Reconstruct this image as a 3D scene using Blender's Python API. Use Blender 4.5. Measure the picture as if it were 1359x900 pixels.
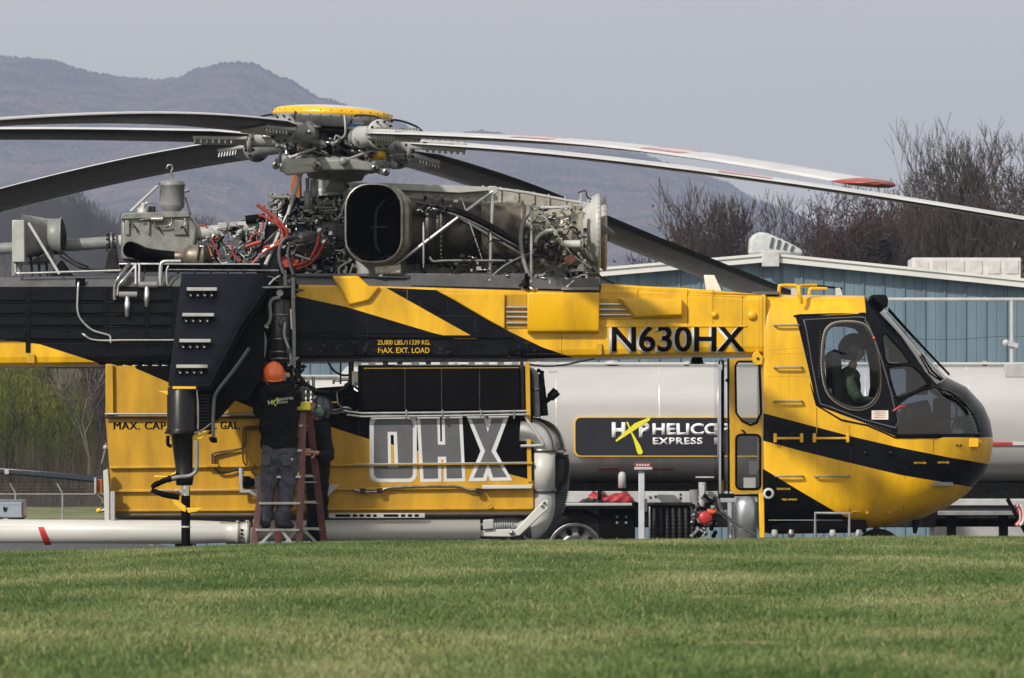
import bpy, bmesh, math, random
import numpy as np
from mathutils import Vector, Matrix
from mathutils.bvhtree import BVHTree
rnd = random.Random(7)
for o in list(bpy.data.objects): bpy.data.objects.remove(o)
SC = bpy.context.scene
COL = SC.collection
R = math.radians

# ---------------------------------------------------------------- camera, light, sky, exposure
HOR = 640.0; CAMD = 80.0; F = 9600.0; EYE = 0.9
cam = bpy.data.cameras.new('camera'); camo = bpy.data.objects.new('camera', cam); COL.objects.link(camo)
camo.location = (0, -CAMD, EYE); camo.rotation_euler = (R(90), 0, 0)
cam.sensor_width = 36; cam.lens = 36 * F / 1359.0
cam.shift_y = (HOR - 450) / 1359.0
cam.clip_start = 0.5; cam.clip_end = 15000
cam.dof.use_dof = True; cam.dof.focus_distance = 79.5; cam.dof.aperture_fstop = 14.0
SC.camera = camo
SC.render.resolution_x = 1024; SC.render.resolution_y = 678
SUN_EL, SUN_AZ = 36.0, 218.0     # azimuth clockwise from north (+Y): the light comes from behind the camera's left shoulder
w = bpy.data.worlds.new('World'); SC.world = w; w.use_nodes = True
nt = w.node_tree; nt.nodes.clear()
wo = nt.nodes.new('ShaderNodeOutputWorld'); bg = nt.nodes.new('ShaderNodeBackground')
sky = nt.nodes.new('ShaderNodeTexSky'); sky.sky_type = 'NISHITA'; sky.sun_disc = False
sky.sun_elevation = R(SUN_EL); sky.sun_rotation = R(SUN_AZ); sky.air_density = 1.2; sky.dust_density = 3.0
hs = nt.nodes.new('ShaderNodeHueSaturation'); hs.inputs['Saturation'].default_value = 0.30
veil = nt.nodes.new('ShaderNodeMix'); veil.data_type = 'RGBA'; veil.inputs[0].default_value = 0.62
veil.inputs[7].default_value = (10.8, 10.1, 8.9, 1)          # thin even cloud veil over the clear sky
nt.links.new(sky.outputs[0], hs.inputs['Color']); nt.links.new(hs.outputs[0], veil.inputs[6])
tc = nt.nodes.new('ShaderNodeTexCoord'); mp = nt.nodes.new('ShaderNodeMapping'); mp.inputs['Scale'].default_value = (6, 6, 26)
cn = nt.nodes.new('ShaderNodeTexNoise'); cn.inputs['Scale'].default_value = 1.1; cn.inputs['Detail'].default_value = 3
cr = nt.nodes.new('ShaderNodeMapRange'); cr.inputs['To Min'].default_value = 0.93; cr.inputs['To Max'].default_value = 1.06
vm = nt.nodes.new('ShaderNodeVectorMath'); vm.operation = 'SCALE'
nt.links.new(tc.outputs['Generated'], mp.inputs[0]); nt.links.new(mp.outputs[0], cn.inputs['Vector'])
nt.links.new(cn.outputs[0], cr.inputs[0]); nt.links.new(veil.outputs[2], vm.inputs[0]); nt.links.new(cr.outputs[0], vm.inputs['Scale'])
nt.links.new(vm.outputs[0], bg.inputs[0]); bg.inputs[1].default_value = 0.10
nt.links.new(bg.outputs[0], wo.inputs[0])
sl = bpy.data.lights.new('sun', 'SUN'); sl.energy = 4.5; sl.angle = R(2.0); sl.color = (1.0, 0.915, 0.80)
so = bpy.data.objects.new('sun', sl); COL.objects.link(so)
_d = Vector((math.sin(R(SUN_AZ)) * math.cos(R(SUN_EL)), math.cos(R(SUN_AZ)) * math.cos(R(SUN_EL)), math.sin(R(SUN_EL))))
so.rotation_euler = _d.to_track_quat('Z', 'Y').to_euler(); so.location = (0, 0, 60)
SC.view_settings.view_transform = 'Standard'; SC.view_settings.look = 'None'
SC.view_settings.exposure = 0.0; SC.view_settings.gamma = 1.0

# ---------------------------------------------------------------- helpers
def P(px, py, Y=0.0):
    k = (CAMD + Y) / F
    return Vector(((px - 679.5) * k, Y, EYE + (HOR - py) * k))
def S(n, Y=0.0): return n * (CAMD + Y) / F       # pixels to metres at depth Y

MATS = {}
def mat(name, col, rough=0.5, metal=0.0, var=0.12, scale=6.0, bump=0.0, bscale=40.0, coat=0.0, col2=None, spec=0.5, streak=None):
    if name in MATS: return MATS[name]
    m = bpy.data.materials.new(name); m.use_nodes = True; n = m.node_tree; b = n.nodes['Principled BSDF']
    b.inputs['Metallic'].default_value = metal; b.inputs['Roughness'].default_value = rough
    b.inputs['Specular IOR Level'].default_value = spec
    if coat: b.inputs['Coat Weight'].default_value = coat; b.inputs['Coat Roughness'].default_value = 0.12
    t = n.nodes.new('ShaderNodeTexCoord')
    src = t.outputs['Object']
    mpn = n.nodes.new('ShaderNodeMapping'); n.links.new(src, mpn.inputs[0])
    if streak: mpn.inputs['Scale'].default_value = streak
    ns = n.nodes.new('ShaderNodeTexNoise'); ns.inputs['Scale'].default_value = scale; ns.inputs['Detail'].default_value = 6; ns.inputs['Roughness'].default_value = 0.62
    n.links.new(mpn.outputs[0], ns.inputs['Vector'])
    rp = n.nodes.new('ShaderNodeValToRGB')
    c2 = col2 if col2 else [max(0, c * (1 - 2.2 * var)) for c in col]
    rp.color_ramp.elements[0].position = 0.33; rp.color_ramp.elements[0].color = (*c2, 1)
    rp.color_ramp.elements[1].position = 0.60; rp.color_ramp.elements[1].color = (*col, 1)
    n.links.new(ns.outputs[0], rp.inputs[0]); n.links.new(rp.outputs[0], b.inputs['Base Color'])
    rr = n.nodes.new('ShaderNodeMapRange'); rr.inputs['To Min'].default_value = min(1, rough + 0.12); rr.inputs['To Max'].default_value = max(0.03, rough - 0.08)
    n.links.new(ns.outputs[0], rr.inputs[0]); n.links.new(rr.outputs[0], b.inputs['Roughness'])
    if bump:
        n2 = n.nodes.new('ShaderNodeTexNoise'); n2.inputs['Scale'].default_value = bscale; n2.inputs['Detail'].default_value = 4
        n.links.new(mpn.outputs[0], n2.inputs['Vector'])
        bp = n.nodes.new('ShaderNodeBump'); bp.inputs['Strength'].default_value = bump; bp.inputs['Distance'].default_value = 0.02
        n.links.new(n2.outputs[0], bp.inputs['Height']); n.links.new(bp.outputs[0], b.inputs['Normal'])
    m.diffuse_color = (*col, 1)
    MATS[name] = m; return m
def glass(name, tint, rough=0.02, alpha=0.35):
    if name in MATS: return MATS[name]
    m = bpy.data.materials.new(name); m.use_nodes = True; n = m.node_tree; n.nodes.clear()
    o = n.nodes.new('ShaderNodeOutputMaterial'); mx = n.nodes.new('ShaderNodeMixShader')
    tr = n.nodes.new('ShaderNodeBsdfTransparent'); tr.inputs[0].default_value = (*tint, 1)
    gl = n.nodes.new('ShaderNodeBsdfGlossy'); gl.inputs['Roughness'].default_value = rough
    fr = n.nodes.new('ShaderNodeFresnel'); fr.inputs[0].default_value = 1.33
    ad = n.nodes.new('ShaderNodeMath'); ad.operation = 'ADD'; ad.inputs[1].default_value = alpha
    n.links.new(fr.outputs[0], ad.inputs[0]); n.links.new(ad.outputs[0], mx.inputs[0])
    n.links.new(tr.outputs[0], mx.inputs[1]); n.links.new(gl.outputs[0], mx.inputs[2]); n.links.new(mx.outputs[0], o.inputs[0])
    MATS[name] = m; return m

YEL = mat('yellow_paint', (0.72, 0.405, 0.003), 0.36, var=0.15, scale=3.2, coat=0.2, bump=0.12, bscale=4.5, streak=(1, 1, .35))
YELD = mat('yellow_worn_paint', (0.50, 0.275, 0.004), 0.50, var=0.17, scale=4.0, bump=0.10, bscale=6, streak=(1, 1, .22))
NAVY = mat('black_navy_paint', (0.0035, 0.005, 0.009), 0.24, var=0.35, scale=3, bump=0.25, bscale=5, spec=0.14)
LEGN = mat('navy_leg_paint', (0.004, 0.005, 0.011), 0.42, var=0.25, scale=5, bump=0.2, bscale=10, spec=.16)
BLK = mat('black_matt', (0.002, 0.002, 0.0025), 0.55, var=0.2, spec=.06)
RUB = mat('black_rubber', (0.009, 0.009, 0.011), 0.5, var=0.2, bump=0.1, spec=.25)
DGREY = mat('dark_grey_paint', (0.085, 0.090, 0.10), 0.45, var=0.18, scale=5, bump=0.04)
GREY = mat('grey_paint', (0.20, 0.21, 0.22), 0.42, var=0.15, scale=7)
LGREY = mat('light_grey_paint', (0.37, 0.38, 0.385), 0.42, var=0.10, scale=6)
WHITE = mat('white_paint', (0.46, 0.47, 0.46), 0.40, var=0.06, scale=3, coat=0.2, streak=(.4, 1, 1))
ALU = mat('aluminium', (0.62, 0.63, 0.65), 0.32, 0.9, var=0.15, scale=9)
STEEL = mat('steel', (0.36, 0.36, 0.37), 0.34, 0.9, var=0.25, scale=12)
CAST = mat('cast_magnesium', (0.26, 0.27, 0.265), 0.42, 0.45, var=0.20, scale=9, bump=0.15, bscale=30)
DST = mat('dark_steel', (0.030, 0.030, 0.032), 0.36, 0.6, var=0.35, scale=12, bump=0.1)
HOT = mat('heat_stained_steel', (0.20, 0.175, 0.14), 0.42, 0.6, var=0.3, scale=5, col2=(0.06, 0.045, 0.04), bump=0.06)
HOT2 = mat('sooty_steel', (0.055, 0.048, 0.044), 0.42, 0.6, var=0.3, scale=5, col2=(0.02, 0.018, 0.018), bump=0.06)
FIREW = mat('firewall_sheet', (0.42, 0.42, 0.38), 0.45, 0.35, var=0.16, scale=6, col2=(0.20, 0.19, 0.16), bump=0.05)
COMP = mat('compressor_case', (0.36, 0.36, 0.31), 0.42, 0.45, var=0.2, scale=9, col2=(0.25, 0.23, 0.17), bump=0.06)
REDH = mat('red_hose', (0.36, 0.038, 0.022), 0.5, var=0.25, scale=20)
REDP = mat('red_paint', (0.40, 0.02, 0.025), 0.4, var=0.1)
ORNG = mat('rusty_orange', (0.35, 0.10, 0.03), 0.6, var=0.3)
BLUE = mat('blue_anodised', (0.03, 0.12, 0.35), 0.35, 0.4, var=0.1)
TRIMY = mat('yellow_trim', (0.72, 0.45, 0.02), 0.4, var=0.08)
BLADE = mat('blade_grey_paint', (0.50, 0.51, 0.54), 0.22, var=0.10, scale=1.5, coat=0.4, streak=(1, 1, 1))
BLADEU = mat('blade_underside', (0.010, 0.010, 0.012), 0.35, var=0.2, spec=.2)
GL_C = glass('cockpit_glass', (0.84, 0.88, 0.94), alpha=0.03)
GL_D = glass('clear_bubble_plastic', (0.80, 0.84, 0.90), rough=0.06, alpha=0.04)

OFF = {}
def root(name, loc, label, cat, group=None):
    o = bpy.data.objects.new(name, None); COL.objects.link(o); o.location = loc; o.empty_display_size = 0.3
    o['label'] = label; o['category'] = cat
    if group: o['group'] = group
    OFF[o] = Vector(loc); return o
def tag(o, label, cat, group=None, kind=None):
    if label: o['label'] = label
    if cat: o['category'] = cat
    if group: o['group'] = group
    if kind: o['kind'] = kind
    return o
def lab(o, label): o['label'] = label; return o
def link(name, me, parent=None, base=None):
    o = bpy.data.objects.new(name, me); COL.objects.link(o)
    if parent is not None:
        o.parent = parent; OFF[o] = OFF[parent]
    else:
        OFF[o] = Vector(base) if base is not None else Vector((0, 0, 0)); o.location = OFF[o]
    return o
def clone(o, delta, parent=None, name=None):
    c = o.copy(); COL.objects.link(c)
    if parent is not None: c.parent = parent
    c.location = o.location + Vector(delta); OFF[c] = OFF[o]
    if name: c.name = name
    return c

class MB:
    def __init__(s): s.v = []; s.f = []; s.mi = []; s.mats = []; s.m = 0; s.sm = []
    def use(s, m):
        if m not in s.mats: s.mats.append(m)
        s.m = s.mats.index(m); return s
    def add(s, vs, fs, smooth=False):
        b = len(s.v); s.v += [Vector(v) for v in vs]
        for f in fs: s.f.append([b + i for i in f]); s.mi.append(s.m); s.sm.append(smooth)
        return s
    def box(s, a, b):
        x0, x1 = sorted((a[0], b[0])); y0, y1 = sorted((a[1], b[1])); z0, z1 = sorted((a[2], b[2]))
        return s.add([(x0, y0, z0), (x1, y0, z0), (x1, y1, z0), (x0, y1, z0), (x0, y0, z1), (x1, y0, z1), (x1, y1, z1), (x0, y1, z1)],
                     [(0, 3, 2, 1), (4, 5, 6, 7), (0, 1, 5, 4), (1, 2, 6, 5), (2, 3, 7, 6), (3, 0, 4, 7)])
    def pbox(s, x0, y0, x1, y1, Y0, Y1):           # box from pixel rectangle at its near face
        a = P(x0, y0, Y0); b = P(x1, y1, Y0); return s.box((a.x, Y0, a.z), (b.x, Y1, b.z))
    def prism(s, poly, Y0, Y1, zref=None):          # pixel polygon at near face, extruded in depth
        zr = Y0 if zref is None else zref
        a = [P(x, y, zr) for x, y in poly]
        area = sum(a[i].x * a[(i + 1) % len(a)].z - a[(i + 1) % len(a)].x * a[i].z for i in range(len(a)))
        if area < 0: a.reverse()
        n = len(a)
        vs = [(p.x, Y0, p.z) for p in a] + [(p.x, Y1, p.z) for p in a]
        fs = [list(range(n)), list(range(2 * n - 1, n - 1, -1))] + [[(i + 1) % n, i, n + i, n + (i + 1) % n] for i in range(n)]
        return s.add(vs, fs)
    def tube(s, pts, r, n=8, smooth=3, cap=True):
        pts = [Vector(p) for p in pts]
        rs = list(r) if hasattr(r, '__len__') else [r] * len(pts)
        if smooth and len(pts) > 2:
            q = []; rq = []
            for i in range(len(pts) - 1):
                p0 = pts[max(i - 1, 0)]; p1 = pts[i]; p2 = pts[i + 1]; p3 = pts[min(i + 2, len(pts) - 1)]
                for k in range(smooth):
                    t = k / smooth
                    q.append(0.5 * ((2 * p1) + (p2 - p0) * t + (2 * p0 - 5 * p1 + 4 * p2 - p3) * t * t + (3 * p1 - p0 - 3 * p2 + p3) * t ** 3))
                    rq.append(rs[i] * (1 - t) + rs[i + 1] * t)
            q.append(pts[-1]); rq.append(rs[-1]); pts, rs = q, rq
        N = len(pts); tang = []
        for i in range(N):
            t = pts[min(i + 1, N - 1)] - pts[max(i - 1, 0)]
            tang.append(t.normalized() if t.length > 1e-9 else Vector((0, 0, 1)))
        u = tang[0].orthogonal().normalized(); vs = []; fs = []
        for i in range(N):
            if i:
                u = (u - tang[i] * u.dot(tang[i]))
                u = u.normalized() if u.length > 1e-6 else tang[i].orthogonal().normalized()
            w_ = tang[i].cross(u)
            for k in range(n):
                a = 2 * math.pi * k / n
                vs.append(pts[i] + (u * math.cos(a) + w_ * math.sin(a)) * rs[i])
        for i in range(N - 1):
            for k in range(n):
                k2 = (k + 1) % n
                fs.append((i * n + k, i * n + k2, (i + 1) * n + k2, (i + 1) * n + k))
        s.add(vs, fs, True)
        if cap:
            s.add(vs[:n], [list(range(n - 1, -1, -1))]); s.add(vs[-n:], [list(range(n))])
        return s
    def cyl(s, a, b, r, r2=None, n=20): return s.tube([a, b], [r, r if r2 is None else r2], n, 0)
    def lathe(s, c, axis, prof, n=28, smooth=True):   # prof: list of (distance along axis, radius)
        c = Vector(c); ax = Vector(axis).normalized(); u = ax.orthogonal().normalized(); w_ = ax.cross(u)
        vs = []; fs = []
        for d, r in prof:
            for k in range(n):
                a = 2 * math.pi * k / n
                vs.append(c + ax * d + (u * math.cos(a) + w_ * math.sin(a)) * max(r, 1e-4))
        for i in range(len(prof) - 1):
            for k in range(n):
                k2 = (k + 1) % n
                fs.append((i * n + k, i * n + k2, (i + 1) * n + k2, (i + 1) * n + k))
        return s.add(vs, fs, smooth)
    def ball(s, c, r, n=12, m=8, sc=(1, 1, 1)):
        c = Vector(c); vs = []; fs = []
        for i in range(m + 1):
            ph = math.pi * i / m
            for k in range(n):
                a = 2 * math.pi * k / n
                vs.append(c + Vector((math.sin(ph) * math.cos(a) * sc[0], math.sin(ph) * math.sin(a) * sc[1], math.cos(ph) * sc[2])) * r)
        for i in range(m):
            for k in range(n): fs.append((i * n + k, (i + 1) * n + k, (i + 1) * n + (k + 1) % n, i * n + (k + 1) % n))
        return s.add(vs, fs, True)
    def beam(s, a, b, w_, h, up=(0, 0, 1)):
        a = Vector(a); b = Vector(b); d = (b - a).normalized(); up = Vector(up)
        sd = d.cross(up)
        sd = sd.normalized() if sd.length > 1e-6 else d.orthogonal().normalized()
        u = sd.cross(d).normalized()
        vs = [p + sd * (w_ / 2) * i + u * (h / 2) * j for p in (a, b) for i, j in ((-1, -1), (1, -1), (1, 1), (-1, 1))]
        return s.add(vs, [(3, 2, 1, 0), (4, 5, 6, 7), (0, 1, 5, 4), (1, 2, 6, 5), (2, 3, 7, 6), (3, 0, 4, 7)])
    def build(s, name, m=None, parent=None, base=None, bevel=0, label=None, sharp=40, merge=False, kind=None):
        off = OFF[parent] if parent is not None else (Vector(base) if base is not None else Vector((0, 0, 0)))
        me = bpy.data.meshes.new(name)
        me.from_pydata([v - off for v in s.v], [], s.f)
        if s.mats:
            for q in s.mats: me.materials.append(q)
            me.polygons.foreach_set('material_index', s.mi)
        elif m: me.materials.append(m)
        me.polygons.foreach_set('use_smooth', s.sm)
        if merge:
            bm = bmesh.new(); bm.from_mesh(me); bmesh.ops.remove_doubles(bm, verts=bm.verts, dist=1e-4)
            bmesh.ops.recalc_face_normals(bm, faces=bm.faces); bm.to_mesh(me); bm.free()
        me.update()
        o = link(name, me, parent, base)
        if bevel:
            md = o.modifiers.new('bevel', 'BEVEL'); md.width = bevel; md.segments = 2; md.limit_method = 'ANGLE'; md.angle_limit = R(35)
            me.polygons.foreach_set('use_smooth', [True] * len(me.polygons))
            me.set_sharp_from_angle(angle=R(50)) if hasattr(me, 'set_sharp_from_angle') else None
            md.harden_normals = False
        if label: o['label'] = label
        if kind: o['kind'] = kind
        return o
def rrect(x0, y0, x1, y1, r, n=4):
    out = []
    for cx, cy, a0 in ((x1 - r, y0 + r, -90), (x1 - r, y1 - r, 0), (x0 + r, y1 - r, 90), (x0 + r, y0 + r, 180)):
        for k in range(n + 1):
            a = R(a0 + 90 * k / n); out.append((cx + r * math.cos(a), cy + r * math.sin(a)))
    return out
def text_mesh(txt, cx, cy, h, Y, m, name, parent, width=None, bold=0.0, thick=0.004, shear=0.0, spacing=1.0, label=None, rot=0.0):
    cu = bpy.data.curves.new('lettering', 'FONT'); cu.body = txt; cu.size = 1.0; cu.extrude = 0; cu.offset = bold
    cu.align_x = 'CENTER'; cu.space_character = spacing; cu.shear = shear; cu.resolution_u = 4
    tmp = bpy.data.objects.new('t', cu); COL.objects.link(tmp)
    dg = bpy.context.evaluated_depsgraph_get(); dg.update()
    me = bpy.data.meshes.new_from_object(tmp.evaluated_get(dg)); bpy.data.objects.remove(tmp)
    co = np.empty(len(me.vertices) * 3); me.vertices.foreach_get('co', co); co = co.reshape(-1, 3)
    mn = co.min(0); mx = co.max(0); wd = mx[0] - mn[0]; hh = mx[1] - mn[1]
    H = S(h, Y); sy = H / hh; sx = S(width, Y) / wd if width else sy
    c = P(cx, cy, Y); off = OFF[parent]
    X = (co[:, 0] - (mn[0] + mx[0]) / 2) * sx; Z = (co[:, 1] - (mn[1] + mx[1]) / 2) * sy
    ca, sa = math.cos(rot), math.sin(rot)
    bm = bmesh.new(); bm.from_mesh(me)
    for i, v in enumerate(bm.verts): v.co = Vector((c.x - off.x + X[i] * ca - Z[i] * sa, Y - off.y, c.z - off.z + X[i] * sa + Z[i] * ca))
    r = bmesh.ops.extrude_face_region(bm, geom=bm.faces[:])
    for g in r['geom']:
        if isinstance(g, bmesh.types.BMVert): g.co.y += thick
    bmesh.ops.recalc_face_normals(bm, faces=bm.faces)
    bm.to_mesh(me); bm.free(); me.materials.clear(); me.materials.append(m)
    o = link(name, me, parent)
    if label: o['label'] = label
    return o
# ---------------------------------------------------------------- terrain
def smooth(a, b, t):
    t = min(1, max(0, (t - a) / (b - a))); return t * t * (3 - 2 * t)
def crest_z(x):
    px = 679.5 + x * 137.0
    c = 733 + (717 - 733) * smooth(-60, 620, px) - 4.5 * smooth(620, 1359, px)
    return EYE - (c - HOR) / 137.14 - 0.050
def gz(x, Y):
    d = Y + CAMD
    if d < 70: base = 0.20 + (crest_z(x) - 0.20) * smooth(8, 72, d)
    elif d < 77: base = crest_z(x) * (1 - smooth(70, 77, d))
    elif d < 92: base = -0.5 * smooth(79, 91, d)
    elif d < 225: base = -0.5 - 0.12 * smooth(100, 200, d)
    else: base = -0.62 + 0.62 * smooth(222, 262, d)
    if d < 72: base += 0.012 * math.sin(x * 1.1 + d * .37) * math.sin(d * .23 + x * .3) * min(1, (72 - d) / 10)
    return base
def sheet(name, xs, ys, m, dz=0, kind='structure', hz=gz):
    vs = [(x, y, hz(x, y) + dz) for y in ys for x in xs]; n = len(xs)
    fs = [(j * n + i, j * n + i + 1, (j + 1) * n + i + 1, (j + 1) * n + i) for j in range(len(ys) - 1) for i in range(n - 1)]
    b = MB(); b.add(vs, fs, True); o = b.build(name, m); o['kind'] = kind; return o
# ground sheet to the horizon
turf = bpy.data.materials.new('turf_soil'); turf.use_nodes = True
def turf_nodes(m, blade=False):
    n = m.node_tree; b = n.nodes['Principled BSDF']; b.inputs['Roughness'].default_value = 0.75 if not blade else 0.5
    b.inputs['Specular IOR Level'].default_value = 0.15 if not blade else 0.3
    g = n.nodes.new('ShaderNodeNewGeometry')
    def noise(sc, scale, det=4):
        mp_ = n.nodes.new('ShaderNodeMapping'); mp_.inputs['Scale'].default_value = sc
        q = n.nodes.new('ShaderNodeTexNoise'); q.inputs['Scale'].default_value = scale; q.inputs['Detail'].default_value = det
        n.links.new(g.outputs['Position'], mp_.inputs[0]); n.links.new(mp_.outputs[0], q.inputs['Vector']); return q.outputs[0]
    def ramp(src, stops):
        r = n.nodes.new('ShaderNodeValToRGB'); e = r.color_ramp.elements
        for k, (p, c) in enumerate(stops):
            if k < 2: e[k].position = p; e[k].color = (*c, 1)
            else: z = e.new(p); z.color = (*c, 1)
        n.links.new(src, r.inputs[0]); return r.outputs[0]
    if blade:
        A = ramp(noise((1, .28, 1), 0.75, 5), [(0.34, (0.052, 0.098, 0.020)), (0.50, (0.102, 0.146, 0.046)), (0.72, (0.235, 0.245, 0.115))])
        B = ramp(noise((1, 1, 1), 70, 2), [(0.36, (0.40, 0.48, 0.36)), (0.66, (1.65, 1.6, 1.6))])
    else:
        A = ramp(noise((1, .3, 1), 0.7, 5), [(0.36, (0.065, 0.11, 0.028)), (0.64, (0.19, 0.18, 0.09))])
        B = ramp(noise((1, 1, 1), 25, 4), [(0.3, (0.6, 0.6, 0.6)), (0.7, (1.25, 1.25, 1.25))])
    mx = n.nodes.new('ShaderNodeMix'); mx.data_type = 'RGBA'; mx.blend_type = 'MULTIPLY'; mx.inputs[0].default_value = 1
    n.links.new(A, mx.inputs[6]); n.links.new(B, mx.inputs[7]); n.links.new(mx.outputs[2], b.inputs['Base Color'])
turf_nodes(turf)
xs = [-3000, -1200, -400, -120, -60, -30, -20, -15] + [i * .5 - 12 for i in range(49)] + [15, 20, 30, 60, 120, 400, 1200, 3000]
ys = [-120, -90, -84] + [-80 + i * 1.0 for i in range(0, 62)] + [-18 + i * .4 for i in range(0, 60)] + [8, 10, 12, 20, 40, 80, 120, 140, 150, 160, 170, 182, 200, 400, 800, 1600, 3200, 6000]
ys = sorted(set(ys))
sheet('grass_ground', xs, ys, turf)
asph = mat('asphalt', (0.055, 0.057, 0.062), 0.85, var=0.15, scale=3, bump=0.2, bscale=60)
sheet('apron', [-60, -30, -15, -8, -4, 0, 4, 8, 15, 30, 60], [-3.2, -2.2, -1, 0, 1, 3, 5, 7, 9, 11, 12, 14, 20, 30, 60, 90, 120, 135], asph, dz=0.006)

# grass tufts: instanced small real blades
def tuft(seed, n, rad, hgt):
    q = random.Random(seed); vs = []; fs = []
    for i in range(n):
        a = q.uniform(0, 6.28); r = rad * math.sqrt(q.random()); x, y = r * math.cos(a), r * math.sin(a)
        h = hgt * q.uniform(.45, 1.15); ln = q.uniform(.1, .75) * h; la = q.uniform(0, 6.28); w2 = q.uniform(.0016, .0036)
        fa = q.uniform(0, 3.14); dx, dy = math.cos(fa) * w2, math.sin(fa) * w2; lx, ly = math.cos(la) * ln, math.sin(la) * ln
        b = len(vs)
        vs += [(x - dx, y - dy, -.02), (x + dx, y + dy, -.02), (x - dx * .8 + lx * .35, y - dy * .8 + ly * .35, h * .6), (x + dx * .8 + lx * .35, y + dy * .8 + ly * .35, h * .6), (x + lx, y + ly, h)]
        fs += [(b, b + 1, b + 3, b + 2), (b + 2, b + 3, b + 4)]
    me = bpy.data.meshes.new('grass_tuft'); me.from_pydata(vs, [], fs); return me
blm = bpy.data.materials.new('grass_blade'); blm.use_nodes = True; turf_nodes(blm, True)
tufts = []
for i, (n_, r_, h_) in enumerate(((80, .10, .038), (80, .11, .031), (60, .08, .048))):
    me = tuft(i, n_, r_, h_); me.materials.append(blm)
    x_, y_ = (-1.2, 0.6, 1.9)[i], (-40, -36, -44)[i]
    o = link('grass_tuft', me, None, (x_, y_, gz(x_, y_))); o['kind'] = 'stuff'; tufts.append(o)
BARE = [(1.80, -49.0, .62, 1.1), (2.6, -47.8, .5, 1.0), (1.19, -40.0, .45, 1.1), (-.44, -52.3, .40, .8), (.45, -51.6, .5, .7), (.95, -50.3, .36, .7), (2.4, -41.5, .55, 1.0), (-1.6, -38, .35, .7)]
soil = mat('straw_and_soil', (0.24, 0.20, 0.125), 0.9, var=.25, scale=14, bump=.4, spec=.05)
BARE = [(a_, b_, c_, d_ * 1.9) for a_, b_, c_, d_ in BARE]
for bx, by, rx, ry in BARE:
    q_ = random.Random(int(bx * 100)); vs = [Vector((bx, by, gz(bx, by) + .006))]
    for k in range(28):
        a = 2 * math.pi * k / 28; f = .80 + .15 * math.sin(3 * a + bx) + .12 * math.sin(7 * a) + q_.uniform(-.08, .08); x_, y_ = bx + rx * f * math.cos(a), by + ry * f * math.sin(a); vs.append(Vector((x_, y_, gz(x_, y_) + .006)))
    b = MB(); b.add(vs, [(0, k + 1, (k + 1) % 28 + 1) for k in range(28)], True); o = b.build('bare_soil', soil); o['kind'] = 'structure'
rng = np.random.default_rng(3)
pts = []; 
def addpts(n, d0, d1, half):
    d = rng.uniform(d0, d1, n); x = rng.uniform(-1, 1, n) * half(d)
    for X, D in zip(x, d):
        Y = D - CAMD; th = 1.0
        for bx, by, rx, ry in BARE:
            e = ((X - bx) / rx) ** 2 + ((Y - by) / ry) ** 2
            if e < 1: th = min(th, max(.03, e ** 2 * .9))
            if e < 2.2 and by < Y + 1.2 and Y < by: th = min(th, .12 + .3 * e)
        if rng.random() > th + .05: continue
        nn = .5 + .25 * math.sin(X * 2.1 + Y * .7) + .25 * math.sin(X * .9 - Y * .35 + 1)
        pts.append((X, Y, gz(X, Y), (.72 + .45 * rng.random() + .28 * nn) * (.65 + .35 * min(1, th))))
addpts(46000, 21, 46, lambda d: d * .086)
addpts(52000, 46, 74.5, lambda d: d * .082)
addpts(9000, 21, 74.5, lambda d: d * .16)
addpts(14000, 66, 74.5, lambda d: d * .082)
me = bpy.data.meshes.new('grass'); me.from_pydata([p[:3] for p in pts], [], [])
at = me.attributes.new('sc', 'FLOAT', 'POINT'); at.data.foreach_set('value', [p[3] for p in pts])
at = me.attributes.new('rz', 'FLOAT', 'POINT'); at.data.foreach_set('value', rng.uniform(0, 6.28, len(pts)))
at = me.attributes.new('ix', 'INT', 'POINT'); at.data.foreach_set('value', rng.integers(0, 3, len(pts)).astype(np.int32))
gr = link('grass', me); gr['kind'] = 'stuff'
ng = bpy.data.node_groups.new('grass_field', 'GeometryNodeTree')
ng.interface.new_socket('Geometry', in_out='INPUT', socket_type='NodeSocketGeometry'); ng.interface.new_socket('Geometry', in_out='OUTPUT', socket_type='NodeSocketGeometry')
gi = ng.nodes.new('NodeGroupInput'); go = ng.nodes.new('NodeGroupOutput'); ins = ng.nodes.new('GeometryNodeInstanceOnPoints')
g2i = ng.nodes.new('GeometryNodeGeometryToInstance')
for t_ in reversed(tufts):
    oi = ng.nodes.new('GeometryNodeObjectInfo'); oi.inputs['Object'].default_value = t_; oi.transform_space = 'ORIGINAL'
    ng.links.new(oi.outputs['Geometry'], g2i.inputs[0])
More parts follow.
